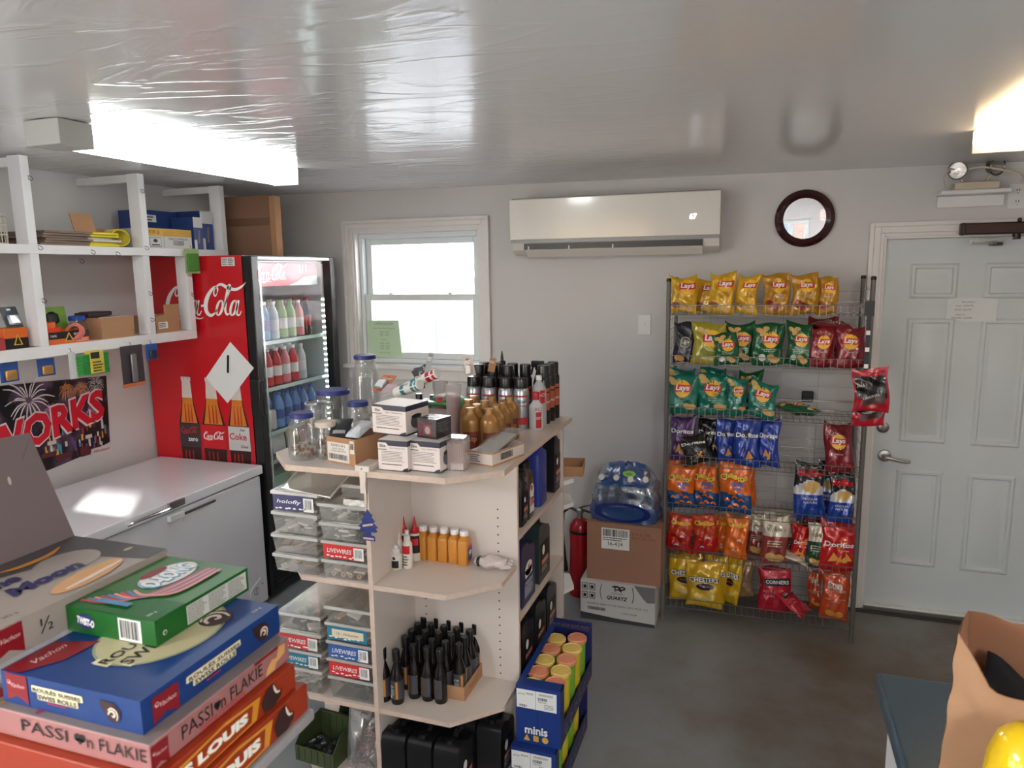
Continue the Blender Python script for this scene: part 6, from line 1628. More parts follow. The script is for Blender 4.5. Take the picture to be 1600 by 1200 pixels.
mb = MB(); mb.prism([(-.05, .86), (.62, .925), (.865, .955), (.99, .985), (1.01, 1.356), (.42, 1.392), (-.05, 1.42)], Tp, 0, .001, nightm)
fwm = [mat('white_spark', (230, 224, 220), .5, var=0), mat('orange_spark', (222, 150, 80), .5, var=0), mat('pink_spark', (190, 130, 170), .5, var=0)]
def burst(cx, cz, r, m, n=22, w=.004, seed=1):
    rnd = random.Random(seed)
    for k in range(n):
        a = 2*PI*k/n+rnd.random()*.2; L = r*rnd.uniform(.6, 1)
        mb.strip(Tp, [(cx+.15*L*math.cos(a), cz+.15*L*math.sin(a), w*.4), (cx+.6*L*math.cos(a), cz+.6*L*math.sin(a)+.01, w), (cx+L*math.cos(a), cz+L*math.sin(a)-.01, w*.5)], m, .0016, 3)
burst(.55, 1.30, .15, fwm[0], 20, .007, 1); burst(.76, 1.315, .05, fwm[1], 30, .003, 2); burst(.845, 1.31, .05, fwm[1], 30, .003, 3); burst(.94, 1.32, .07, fwm[0], 30, .002, 4); burst(.66, 1.22, .06, fwm[2], 26, .003, 5); burst(.90, 1.17, .06, fwm[2], 26, .003, 7); burst(.25, 1.25, .13, fwm[1], 22, .006, 6)
rnd = random.Random(3)
cols_ = [mat('poster_'+nm, c, .4, var=0) for nm, c in (('yellow', (214, 176, 60)), ('red', (190, 50, 50)), ('cyan', (70, 150, 170)), ('white', (206, 200, 196)), ('maroon', (96, 34, 40)), ('violet', (110, 70, 130)))]
for k in range(60):
    u = rnd.uniform(.52, .99); zz = rnd.uniform(.955, 1.12)
    if zz < .95+max(0, (.865-u))*(-.2): continue
    mb.rect(Tp, u, u+rnd.uniform(.006, .014), zz, zz+rnd.uniform(.02, .06), cols_[k % 6], .0014+.0002*(k % 4))
for u, zz, w, h, m in ((.66, .96, .09, .03, 4), (.58, .99, .08, .025, 4), (.80, .945, .06, .05, 4), (.84, 1.035, .04, .02, 3), (.62, 1.05, .05, .02, 3)): mb.rect(Tp, u, u+w, zz, zz+h, cols_[m], .0024)
for s, m, bo, lf in (('FIREWORKS', mat('poster_letter_outline', (232, 214, 214), .5, var=0), .075, .003), ('FIREWORKS', mat('poster_letter_red', (214, 24, 48), .4, var=0), .045, .0038)):
    Tt = lambda u, v_, h=0.0: Tp(u, v_+1.155+(u-.62)*.16, h)
    mb.txt(s, Tt, .475, 0, m, w=1.0, h=.185 if bo > .05 else .165, bold=bo, lift=lf)
mb.build('x'); P_ = col.objects['x']; P_.name = 'poster'; tag(P_, 'dark fireworks poster with big red lettering on the left wall above the freezer', 'poster')
mb = MB(); mb.prism([(.86, .925), (1.0, .928), (.995, .975), (.865, .972)], Tp, .0035, .0045, mat('pale_signed_paper', (214, 204, 200), .6, var=.04)); mb.txt('Wholesale', Tp, .93, .955, mat('faded_red_ink', (170, 90, 90), .5, var=0), w=.10, shear=.4, lift=.0058)
tag(mb.build('paper_note'), 'small pale handwritten paper at the lower right corner of the poster', 'note')
# ================================================================ WIRE SNACK RACK
RX0, RX1, RY0, RY1 = -.443, .503, 3.78, 4.14
rack = thing('wire_display_rack', 'chrome wire rack of seven shallow basket shelves full of snack bags', 'rack', (RX0, RY0, 0))
RW_, RD = RX1-RX0, RY1-RY0
wire = mat('chrome_wire', (150, 148, 144), .32, .8, .05)
for (x, y) in ((0, 0), (RW_, 0), (0, RD), (RW_, RD)):
    mb = MB().lathe([(.0115, 0), (.0115, 1.83), (.0125, 1.832, PLASTIC_BK), (.0125, 1.846), (.008, 1.85)], wire, 12, x, y)
    mb.build('post', rack)
BZ = (1.662, 1.402, 1.132, .870, .607, .352, .070)
for z in BZ:
    mb = MB(); h = .05; x0, x1, y0, y1 = .012, RW_-.012, .004, RD-.008
    for zz in (z, z+h): mb.tube([(x0, y0, zz), (x1, y0, zz), (x1, y1, zz), (x0, y1, zz)], .0022, wire, 5, closed=True)
    n = 30
    for k in range(n+1):
        x = x0+(x1-x0)*k/n; mb.tube([(x, y0-.001, z+h), (x, y0-.001, z-.002), (x, y1, z-.002)], .0016, wire, 4)
    for k in range(1, 8):
        y = y0+(y1-y0)*k/8
        for xx in (x0, x1): mb.tube([(xx, y, z), (xx, y, z+h)], .0014, wire, 4)
    for y in (y0+(y1-y0)*.33, y0+(y1-y0)*.67): mb.tube([(x0, y, z-.005), (x1, y, z-.005)], .0022, wire, 5)
    mb.build('basket_shelf', rack)
mb = MB()
for k in range(24):
    z = .10+k*.0725
    if min(abs(z-b_) for b_ in BZ) > .012: mb.tube([(0, RD+.004, z), (RW_, RD+.004, z)], .0012, wire, 4)
for k in range(6): mb.tube([(RW_*k/5, RD+.006, .06), (RW_*k/5, RD+.006, 1.80)], .0016, wire, 4)
mb.build('back_grid', rack)
for x in (0, RW_):
    mb = MB()
    for k in range(34): z = .10+k*.051; mb.tube([(x, 0, z), (x, RD, z)], .0014, wire, 4)
    for y in (.09, .18, .27): mb.tube([(x, y, .06), (x, y, 1.80)], .0014, wire, 4)
    mb.build('side_grid', rack)

# ---------------------------------------------------------------- snack bags
def foil(name, rgb, rough=.2): return mat(name, rgb, rough, var=.10, scale=14, coat=.6, bump=.8, bscale=18, metal=.15)
sun_y = mat('logo_sun_yellow', (240, 182, 42), .35, var=0); rib = mat('logo_ribbon_red', (200, 24, 40), .35, var=0); chipc = mat('printed_chip', (212, 170, 96), .4, var=.1, scale=40)
def bagmesh(w, h, d, base, seed, prints, band=None):
    rnd = random.Random(seed); ph = [rnd.uniform(0, 6.28) for _ in range(8)]; lean = rnd.uniform(-.04, .04)
    cr = rnd.uniform(.6, 1.4)
    def S(u, v, s):
        uu = 2*u-1; e = math.sin(PI*min(1, max(0, v)))
        th = d/2*max(0.0, 1-abs(uu)**2.6)**.55*max(0.0, e)**.42*(1+.15*(.5-v))
        ed = min(1, 4*(1-abs(uu)))*min(1, 5*v)*min(1, 6*(1-v))
        th += cr*.0045*ed*(math.sin(9*u+ph[0]+5*v)*math.sin(11*v+ph[1])+.6*math.sin(17*u-8*v+ph[2])+.4*math.sin(23*v+6*u+ph[3]))
        # creases fan out from the crimped corners
        th -= .005*cr*max(0, math.sin(26*(abs(uu)-.25)))*max(0, v-.72)*4*ed+.004*cr*max(0, math.sin(22*(abs(uu)-.3)))*max(0, .25-v)*4*ed
        X = (u-.5)*w*(1-.07*e)+lean*w*(v-.5)+.006*math.sin(6*v+ph[4])*abs(uu)
        Z = v*h+.008*math.sin(5*u+ph[5])*(v**6)+h*.055*(abs(uu)**5)*(v**14)+.006*math.sin(4*u+ph[6])*((1-v)**6)
        return Vector((X, s*max(th, .0005), Z))
    mb = MB()
    mf = (lambda u, v: band(u, v)) if band else None
    mb.grid(lambda u, v: S(u, v, -1), 22, 30, base, mf=mf)
    mb.grid(lambda u, v: S(1-u, v, 1), 14, 18, base)
    T = lambda a, b_, hh=0.0: S(max(0.001, min(.999, a/w+.5)), max(.001, min(.999, b_/h)), -1)+Vector((0, -hh*.6-.0004, 0))
    if prints: prints(mb, T, w, h)
    return mb
TX = dict(lift=.0032, maxe=.012)
def blob(mb, T, u, v, ru, rv, m, h=.0008, rot=0.0): mb.disc(T, u, v, ru, rv, m, h, 18, 3, rot)
def lays_logo(mb, T, w, u, v, s, sun=True):
    if sun: blob(mb, T, u, v, s*.50, s*.50, sun_y, .0008); 
    n = 14; P = [(u-s*.52, v-s*.22), (u-s*.50, v+s*.16), (u-s*.2, v+s*.22), (u+s*.2, v+s*.20), (u+s*.54, v+s*.26), (u+s*.50, v-s*.10), (u+s*.2, v-s*.20), (u-s*.2, v-s*.22)]
    V = []; k = 12
    def ribp(a, b_): return (u-s*.52+1.04*s*a, v-s*.20+s*.03*math.sin(6.28*a)+.06*s*a+b_*s*.40)
    mb.grid(lambda a, b_: T(*ribp(a, b_), .0018), 12, 4, rib)
    mb.txt('Lays', T, u, v+s*.03, WHITE, w=s*.86, h=s*.42, shear=.18, bold=.035, **TX)
def words_(mb, T, ls, u, v, h, m=WHITE, w=None):
    for i, s in enumerate(ls): mb.txt(s, T, u, v-i*h*1.5, m, h=h, lift=.0022, maxe=.015)
def chips(mb, T, pts, m=chipc, r=.018):
    for i, (u, v) in enumerate(pts): blob(mb, T, u, v, r*1.2, r*.8, m, .0010+.0003*i, .5*i-.4)
brown = mat('brown_print', (110, 70, 30), .4, var=0); pot = mat('printed_potato', (150, 92, 60), .5, var=.15, scale=30); slv = mat('printed_silver_spoon', (206, 208, 206), .3, var=0)
ylf = foil('yellow_chip_foil', (216, 166, 22)); ylf2 = foil('gold_bbq_chip_foil', (184, 132, 26)); gnf = foil('dark_green_chip_foil', (22, 92, 54)); rdf = foil('deep_red_chip_foil', (130, 26, 38)); tlf = foil('teal_green_chip_foil', (16, 116, 98)); nvf = foil('navy_black_chip_foil', (30, 34, 46)); olf = foil('olive_yellow_chip_foil', (168, 156, 44))
ppf = foil('purple_tortilla_foil', (84, 44, 104)); bkf2 = foil('black_tortilla_foil', (28, 26, 30)); blf = foil('blue_tortilla_foil', (26, 62, 160)); orf = foil('orange_cheese_foil', (236, 112, 24)); rof = foil('red_orange_cheese_foil', (206, 66, 34)); dyf = foil('dark_blue_swirl_foil', (28, 78, 138)); whf = foil('white_silver_foil', (206, 206, 210)); crf = foil('cream_kettle_foil', (214, 204, 184)); rusf = foil('russet_kettle_foil', (150, 62, 56)); dgf = foil('forest_kettle_foil', (40, 74, 50)); brf = foil('bright_red_tortilla_foil', (196, 26, 32)); chf = foil('chester_yellow_foil', (222, 178, 30)); crimf = foil('crimson_foil', (190, 24, 50)); suf = foil('orange_sun_foil', (206, 78, 36)); tanf = foil('tan_popcorn_foil', (190, 150, 110))
tort = mat('printed_tortilla', (222, 150, 64), .4, var=.1, scale=40)
def p_classic(mb, T, w, h):
    lays_logo(mb, T, w, w*.12, h*.72, w*.58); words_(mb, T, ['Classic', 'Classiques'], w*.15, h*.50, h*.042, brown); chips(mb, T, [(-w*.28, h*.22)], pot, w*.14); chips(mb, T, [(-w*.05, h*.14), (w*.2, h*.10)], chipc, w*.12)
def p_bbq(mb, T, w, h):
    lays_logo(mb, T, w, w*.05, h*.70, w*.52); words_(mb, T, ['Barbecue', 'Bar-B-Q'], w*.08, h*.47, h*.035, WHITE); chips(mb, T, [(-w*.25, h*.26), (-w*.12, h*.20), (0, h*.16)], foil('bbq_sauce_print', (150, 56, 30)), w*.14)
def p_green(mb, T, w, h):
    lays_logo(mb, T, w, w*.08, h*.60, w*.52); words_(mb, T, ['Sour Cream & Onion', 'Creme sure et oignon'], w*.05, h*.37, h*.030, WHITE); chips(mb, T, [(-w*.30, h*.84), (-w*.08, h*.86), (-w*.18, h*.76)], chipc, w*.10); chips(mb, T, [(w*.10, h*.18), (w*.22, h*.12)], chipc, w*.12); blob(mb, T, -w*.18, h*.18, w*.11, w*.11, slv, .001)
def p_teal(mb, T, w, h):
    lays_logo(mb, T, w, 0, h*.64, w*.54); words_(mb, T, ['Salt & Vinegar', 'Sel et vinaigre'], 0, h*.40, h*.034, WHITE); chips(mb, T, [(-w*.36, h*.90), (-w*.28, h*.82)], chipc, w*.11); chips(mb, T, [(w*.18, h*.18), (w*.32, h*.17)], chipc, w*.12); blob(mb, T, -w*.16, h*.20, w*.07, w*.05, slv, .001, .8)
def p_ketch(mb, T, w, h):
    lays_logo(mb, T, w, 0, h*.62, w*.56); words_(mb, T, ['Ketchup'], 0, h*.36, h*.045, WHITE); rm = mat('ketchup_swirl', (176, 60, 60), .4, var=0)
    mb.strip(T, [(-w*.38, h*.18, .004), (-w*.2, h*.24, .006), (-w*.1, h*.12, .006), (-w*.3, h*.08, .003)], rm, .001); chips(mb, T, [(w*.3, h*.14)], rm, w*.09)
def p_navy(mb, T, w, h):
    blob(mb, T, w*.08, h*.50, w*.27, w*.27, mat('cream_ring', (196, 180, 140), .4, var=0), .0006); blob(mb, T, w*.08, h*.50, w*.24, w*.24, nvf, .0014); mb.txt('Lays', T, w*.08, h*.50, mat('cream_print', (214, 200, 160), .4, var=0), w=w*.40, shear=.15, bold=.02, **TX); chips(mb, T, [(-w*.18, h*.10)], tort, w*.20); lines(mb, T, -w*.15, w*.3, h*.24, h*.33, 2, mat('grey_print2', (120, 124, 130), .5, var=0), .5, 3)
def p_olive(mb, T, w, h):
    lays_logo(mb, T, w, w*.08, h*.60, w*.55); chips(mb, T, [(-w*.25, h*.82), (-w*.1, h*.78)], chipc, w*.09); blob(mb, T, 0, h*.30, w*.3, w*.16, foil('pickle_print', (128, 130, 34)), .0006)
def dor(mb, T, w, h, v=.66, s=.9, tri=BLACK):
    mb.poly([(w*.0, h*(v-.15)), (-w*.20, h*(v+.10)), (w*.25, h*(v+.10))], T, .0012, tri); mb.txt('Doritos', T, 0, h*v, WHITE, w=w*s, h=h*.10, bold=.03, **TX)
    for k, (u, vv) in enumerate(((-.12, .26), (.08, .22), (.22, .27))): mb.poly([(w*(u-.16), h*(vv-.08)), (w*(u+.16), h*(vv-.04)), (w*(u-.02), h*(vv+.12))], T, .0010+.0004*k, tort)
def p_dor(mb, T, w, h): dor(mb, T, w, h)
def p_dorred(mb, T, w, h):
    dor(mb, T, w, h, .54, .80, orf); words_(mb, T, ['NACHO CHEESE'], w*.12, h*.42, h*.022)
def p_chee(mb, T, w, h):
    for i, c in enumerate('Cheetos'):
        u = -w*.36+w*.12*i; v = h*.70+h*.035*math.sin(i*1.0); mb.txt(c, T, u, v, BLACK, h=h*(.15 if i == 0 else .12), bold=.14, lift=.0026, maxe=.012)
    for i, c in enumerate('Cheetos'):
        u = -w*.36+w*.12*i; v = h*.70+h*.035*math.sin(i*1.0); mb.txt(c, T, u, v, mat('cheese_yellow_print', (244, 196, 60), .35, var=0), h=h*(.135 if i == 0 else .105), bold=.05, lift=.0040, maxe=.012)
    mb.txt('PUFFS', T, w*.10, h*.56, mat('periwinkle_print', (90, 110, 190), .4, var=0), h=h*.085, bold=.06, **TX); mb.txt('JUMBO', T, w*.10, h*.47, mat('periwinkle_print', (90, 110, 190), .4, var=0), h=h*.06, bold=.05, **TX)
    for k, (u, v) in enumerate(((-.25, .24), (0, .30), (.2, .25), (.05, .14), (-.12, .10), (.3, .12))): mb.strip(T, [(w*(u-.09), h*v, .006), (w*u, h*(v+.035), .013), (w*(u+.09), h*(v-.01), .006)], orf, .0014+.0002*k)
def b_chee(u, v): return dyf if v < .38+.03*math.sin(12*u) else orf
def b_fl(u, v): return brf if v < .45+.05*math.sin(7*u) else rof
def p_fl(mb, T, w, h):
    mb.txt('Cheetos', T, 0, h*.80, mat('cheese_yellow_print', (244, 196, 60), .35, var=0), w=w*.8, h=h*.13, bold=.06, **TX)
    for k, (u, v) in enumerate(((-.2, .36), (.12, .42), (.2, .25), (-.1, .18))): mb.strip(T, [(w*(u-.09), h*v, .005), (w*u, h*(v+.03), .010), (w*(u+.09), h*v, .005)], whf if k % 2 else orf, .0014)
def b_ruf(u, v): return blf if v < .44 else (whf if v < .72-.3*abs(u-.5) else nvf)
def p_ruf(mb, T, w, h):
    mb.txt('Ruffles', T, 0, h*.83, brf, w=w*.85, h=h*.14, shear=.2, bold=.08, **TX); chips(mb, T, [(0, h*.56), (w*.1, h*.60)], chipc, w*.20); words_(mb, T, ['REGULAR', 'NATURE'], w*.02, h*.36, h*.045)
    for k in range(2): mb.strip(T, [(w*(-.42+.17*i), h*(.14-.05*k+.025*(i % 2)), .004) for i in range(6)], dyf, .0012)
def p_miss(col_):
    def f(mb, T, w, h):
        mb.txt("Vickie's", T, w*.02, h*.76, brown, w=w*.72, h=h*.10, shear=.35, **TX); mb.txt('Miss', T, -w*.22, h*.84, brown, w=w*.25, shear=.35, lift=.002, maxe=.015); lines(mb, T, -w*.3, w*.3, h*.36, h*.52, 3, crf, .4, 4); chips(mb, T, [(-w*.1, h*.14), (w*.16, h*.12)], chipc, w*.2)
    return f
def b_miss(c): return lambda u, v: crf if v > .60 else c
def p_ches(mb, T, w, h):
    mb.txt('CHESTERS', T, 0, h*.62, BLACK, w=w*.88, h=h*.13, bold=.12, lift=.0022, maxe=.012); mb.txt('CHESTERS', T, 0, h*.62, WHITE, w=w*.84, h=h*.11, bold=.03, lift=.0036, maxe=.012)
    blob(mb, T, w*.02, h*.47, w*.26, h*.075, nvb, .0012); words_(mb, T, ['POPCORN'], w*.02, h*.47, h*.035, orf); chips(mb, T, [(-w*.2, h*.24), (0, h*.20), (w*.2, h*.24)], foil('popcorn_print', (232, 206, 120)), w*.10)
def p_pop(mb, T, w, h):
    mb.grid(lambda a, b_: T(-w*.40+w*.85*a, h*(.60+.16*b_+.05*a), .0012), 10, 4, BLACK); mb.txt('CORNERS', T, w*.03, h*.705, WHITE, w=w*.76, h=h*.08, bold=.03, rot=.03, **TX); words_(mb, T, ['KETTLE', 'CORN'], -w*.2, h*.48, h*.06, mat('pink_print', (240, 160, 170), .4, var=0)); mb.poly([(w*.05, h*.35), (w*.4, h*.38), (w*.22, h*.55)], T, .0010, chipc)
def p_sun(mb, T, w, h):
    mb.txt('Sun', T, -w*.05, h*.74, crf, w=w*.55, h=h*.16, bold=.05, **TX); mb.txt('CHIPS', T, w*.12, h*.63, crf, w=w*.45, h=h*.05, bold=.03, **TX); words_(mb, T, ['HARVEST CHEDDAR', 'CHEDDAR'], 0, h*.46, h*.032, crf); chips(mb, T, [(-w*.15, h*.16), (w*.15, h*.14)], tort, w*.15)
def p_none(mb, T, w, h): lines(mb, T, -w*.3, w*.3, h*.35, h*.6, 4, crf, .4, 7)
K = dict(classic=(ylf, p_classic, None), bbq=(ylf2, p_bbq, None), navy=(nvf, p_navy, None), olive=(olf, p_olive, None), green=(gnf, p_green, None), ketch=(rdf, p_ketch, None), teal=(tlf, p_teal, None),
         purple=(ppf, p_dor, None), blackd=(bkf2, p_dor, None), blued=(blf, p_dor, None), chee=(orf, p_chee, b_chee), fl=(rof, p_fl, b_fl), orange=(orf, p_fl, None), ruf=(nvf, p_ruf, b_ruf), missr=(rusf, p_miss(0), b_miss(rusf)), missg=(dgf, p_miss(0), b_miss(dgf)), redd=(brf, p_dorred, None), darkred=(rdf, p_none, None), cream=(crf, p_none, None), ches=(chf, p_ches, None), tan=(tanf, p_none, None), pop=(crimf, p_pop, None), sun=(suf, p_sun, None))
def bag(kind, x0, y0, x1, y1, Y, shelf, label, tilt=-9, rz=0, roll=0, lie=False, zoff=0.0, w=None, h=None, group=None, d=.055):
    """bag whose outline fills the pixel rectangle x0..x1, y0..y1 at depth Y, standing in basket `shelf`"""
    A = at_y(x0, y1, Y); B = at_y(x1, y1, Y); C = at_y((x0+x1)/2, y0, Y)
    base, pr, bd = K[kind]
    z = BZ[shelf]+.003+zoff
    w = w or (B.x-A.x)*1.03; h = h or max(.06, (C.z-z)/math.cos(R(tilt)))
    if lie: z = BZ[shelf]+.012+zoff
    mb = bagmesh(w, h, min(d, w*.42), base, int(x0*7+y0), pr, bd)
    o = mb.build('snack_bag', loc=((A.x+B.x)/2, Y, z), rot=(R(tilt), R(roll), R(rz)), ang=1.2)
    return tag(o, label, 'snack bag', group or 'snack bags on the wire rack')
LB = [
 ('classic', 1047, 433, 1089, 490, 3.87, 0, 'yellow chip bag at the left end of the top rack shelf', dict(rz=6)),
 ('classic', 1084, 438, 1122, 490, 3.96, 0, 'yellow chip bag half hidden behind its neighbours on the top rack shelf', {}),
 ('classic', 1107, 428, 1147, 490, 3.87, 0, 'yellow chip bag third from the left on the top rack shelf', dict(rz=-2)),
 ('classic', 1147, 431, 1182, 490, 3.88, 0, 'yellow chip bag fourth from the left, before the gap on the top rack shelf', dict(rz=-8, roll=2)),
 ('bbq', 1191, 429, 1234, 491, 3.87, 0, 'darker gold chip bag with sauce print, just right of the gap on the top shelf', dict(rz=4)),
 ('bbq', 1235, 429, 1278, 492, 3.87, 0, 'middle one of the three darker gold chip bags on the top rack shelf', {}),
 ('bbq', 1275, 434, 1308, 491, 3.89, 0, 'rightmost darker gold chip bag on the top rack shelf', dict(rz=-6)),
 ('navy', 1052, 505, 1083, 562, 3.87, 1, 'navy black chip bag at the left end of the second rack shelf', {}),
 ('olive', 1081, 506, 1134, 568, 3.86, 1, 'olive yellow chip bag beside the navy one on the second rack shelf', dict(rz=4)),
 ('green', 1120, 533, 1154, 577, 3.815, 1, 'small dark green chip bag tilted in front on the second rack shelf', dict(roll=-8, tilt=-14, h=.165, w=.125)),
 ('green', 1132, 506, 1178, 571, 3.91, 1, 'dark green chip bag behind the tilted small one', {}),
 ('green', 1174, 507, 1224, 573, 3.87, 1, 'dark green chip bag in the middle of the second rack shelf', dict(rz=3)),
 ('green', 1226, 506, 1268, 573, 3.88, 1, 'dark green chip bag turned aside, left of the red ones', dict(rz=-12)),
 ('ketch', 1262, 497, 1310, 560, 3.97, 1, 'deep red chip bag behind the front pair of red ones', dict(rz=6)),
 ('ketch', 1265, 513, 1305, 576, 3.86, 1, 'deep red ketchup chip bag, left one of the front pair', dict(rz=8)),
 ('ketch', 1304, 511, 1350, 578, 3.85, 1, 'deep red ketchup chip bag at the right end of the second rack shelf', dict(rz=-3)),
 ('teal', 1041, 588, 1090, 650, 3.86, 2, 'teal chip bag at the left end of the third rack shelf', {}),
 ('teal', 1089, 586, 1137, 651, 3.87, 2, 'teal chip bag second from left on the third rack shelf', dict(rz=3)),
 ('teal', 1135, 592, 1168, 650, 3.88, 2, 'narrow teal chip bag third from left on the third rack shelf', dict(rz=14)),
 ('teal', 1164, 604, 1209, 653, 3.85, 2, 'teal chip bag leaning right at the end of the teal row', dict(roll=8, tilt=-14, h=.18)),
 ('teal', 1042, 578, 1084, 640, 3.98, 2, 'teal chip bag behind the first one, only its top showing', {}),
 ('teal', 1090, 577, 1130, 640, 3.99, 2, 'teal chip bag behind the second one, only its top showing', {}),
 ('green', 1152, 582, 1190, 640, 3.99, 2, 'dark green bag behind the narrow teal one', {}),
 ('purple', 1046, 652, 1086, 712, 3.88, 3, 'purple tortilla chip bag at the left end of the fourth rack shelf', dict(rz=-4)),
 ('blackd', 1090, 655, 1128, 712, 3.92, 3, 'black tortilla chip bag standing behind the tilted black one', {}),
 ('blackd', 1066, 680, 1116, 722, 3.82, 3, 'black tortilla chip bag lying tilted in front of the purple one', dict(roll=-14, tilt=-24, h=.165, w=.15)),
 ('blued', 1121, 657, 1149, 713, 3.89, 3, 'narrow blue tortilla chip bag, leftmost of the blue ones', dict(rz=14, w=.105)),
 ('blued', 1147, 657, 1187, 718, 3.85, 3, 'blue tortilla chip bag in the middle of the blue ones', dict(rz=2)),
 ('blued', 1172, 659, 1195, 712, 3.96, 3, 'blue tortilla chip bag mostly hidden between the front two', {}),
 ('blued', 1184, 658, 1217, 715, 3.87, 3, 'blue tortilla chip bag at the right of the blue ones', dict(rz=-4)),
 ('ketch', 1287, 664, 1333, 718, 3.87, 3, 'lone deep red ketchup bag at the right end of the fourth rack shelf', {}),
 ('chee', 1041, 729, 1085, 803, 3.86, 4, 'orange and blue cheese puff bag, leftmost of three', {}),
 ('chee', 1080, 727, 1121, 803, 3.88, 4, 'orange and blue cheese puff bag, middle of three', dict(rz=2)),
 ('chee', 1122, 724, 1172, 807, 3.85, 4, 'orange and blue cheese puff bag, rightmost of three', dict(rz=-3)),
 ('orange', 1042, 716, 1082, 790, 3.99, 4, 'plain orange bag behind the leftmost cheese puff bag', {}),
 ('orange', 1140, 716, 1180, 795, 3.99, 4, 'plain orange bag behind the rightmost cheese puff bag', {}),
 ('ruf', 1240, 727, 1289, 797, 3.88, 4, 'blue and white ridged chip bag with red lettering, left one', dict(rz=5)),
 ('ruf', 1276, 725, 1310, 795, 3.97, 4, 'blue and white ridged chip bag tucked between the front two', {}),
 ('ruf', 1294, 744, 1334, 806, 3.84, 4, 'blue and white ridged chip bag at the right end of the fifth rack shelf', {}),
 ('fl', 1042, 807, 1081, 855, 3.87, 5, 'red and orange cheese snack bag at the left end of the sixth rack shelf', {}),
 ('fl', 1081, 807, 1120, 856, 3.87, 5, 'red and orange cheese snack bag second from left on the sixth rack shelf', dict(rz=4)),
 ('orange', 1118, 808, 1140, 852, 3.93, 5, 'orange cheese snack bag behind, third from left on the sixth rack shelf', {}),
 ('orange', 1132, 808, 1168, 854, 3.86, 5, 'orange cheese snack bag fourth from left on the sixth rack shelf', {}),
 ('missr', 1166, 808, 1196, 852, 3.95, 5, 'faded russet kettle chip bag behind the front russet one', {}),
 ('missr', 1189, 812, 1231, 875, 3.85, 5, 'russet and cream kettle chip bag in the middle of the sixth rack shelf', dict(rz=4)),
 ('missg', 1226, 820, 1248, 868, 3.95, 5, 'dark green kettle chip bag behind, right of the russet one', {}),
 ('redd', 1238, 822, 1266, 866, 3.90, 5, 'small bright red chip bag between the two green kettle bags', dict(w=.11)),
 ('missg', 1260, 822, 1290, 876, 3.86, 5, 'green and cream kettle chip bag left of the big red bag', {}),
 ('redd', 1286, 818, 1332, 892, 3.85, 5, 'large bright red tortilla chip bag at the right end of the sixth rack shelf', dict(w=.185)),
 ('darkred', 1250, 795, 1288, 850, 4.03, 5, 'dark red bag at the back of the sixth rack shelf, left', {}),
 ('darkred', 1290, 795, 1330, 850, 4.03, 5, 'dark red bag at the back of the sixth rack shelf, right', {}),
 ('cream', 1170, 800, 1240, 850, 4.05, 5, 'cream printed bag at the back of the sixth rack shelf', {}),
 ('ches', 1044, 872, 1094, 943, 3.88, 6, 'yellow popcorn bag at the left end of the bottom rack shelf', {}),
 ('ches', 1071, 884, 1127, 955, 3.82, 6, 'yellow popcorn bag standing forward in the bottom rack shelf', dict(tilt=-12, rz=4)),
 ('ches', 1096, 870, 1134, 945, 3.90, 6, 'yellow popcorn bag behind and right of the forward one', dict(rz=-10)),
 ('ches', 1124, 872, 1153, 940, 3.90, 6, 'yellow popcorn bag seen edge-on, rightmost of the popcorn bags', dict(rz=-35, w=.12)),
 ('ches', 1052, 862, 1096, 930, 3.99, 6, 'yellow popcorn bag in the back row of the bottom rack shelf', {}),
 ('tan', 1148, 880, 1176, 918, 4.02, 6, 'tan bag behind the yellow popcorn bags', {}),
 ('pop', 1186, 892, 1235, 950, 3.87, 6, 'crimson corn snack bag standing in the bottom rack shelf', dict(rz=5)),
 ('pop', 1184, 888, 1216, 940, 3.97, 6, 'crimson corn snack bag behind the standing one', {}),
 ('sun', 1262, 893, 1284, 938, 3.97, 6, 'orange grain chip bag behind, left of the front orange one', {}),
 ('sun', 1282, 898, 1326, 953, 3.86, 6, 'orange grain chip bag at the right end of the bottom rack shelf', {}),
]
for (kd, a, b_, c, d_, Y, sh, lb, kw) in LB: bag(kd, a, b_, c, d_, Y, sh, lb, **kw)
o = bag('green', 1208, 630, 1284, 655, 3.92, 2, 'dark green chip bag lying flat to the right of the teal row', w=.15, h=.20, lie=True, tilt=-82, rz=75, zoff=.012, d=.05); o.location.x += .10
o = bag('cream', 1216, 860, 1264, 880, 3.86, 5, 'cream white bag lying on its side below the small red bag', w=.10, h=.16, lie=True, tilt=-75, rz=70, d=.03); o.location.x += .08
o = bag('pop', 1207, 935, 1261, 967, 3.83, 6, 'crimson corn snack bag lying on its side across the front rail', w=.13, h=.19, lie=True, tilt=-62, rz=60, zoff=.02, d=.045); o.location.x += .08
o = bag('darkred', 1272, 496, 1336, 514, 3.93, 1, 'deep red bag lying on top of the red ketchup bags', w=.15, h=.21, lie=True, tilt=-84, rz=85, d=.04); o.location.z = BZ[1]+.19; o.location.x += .10
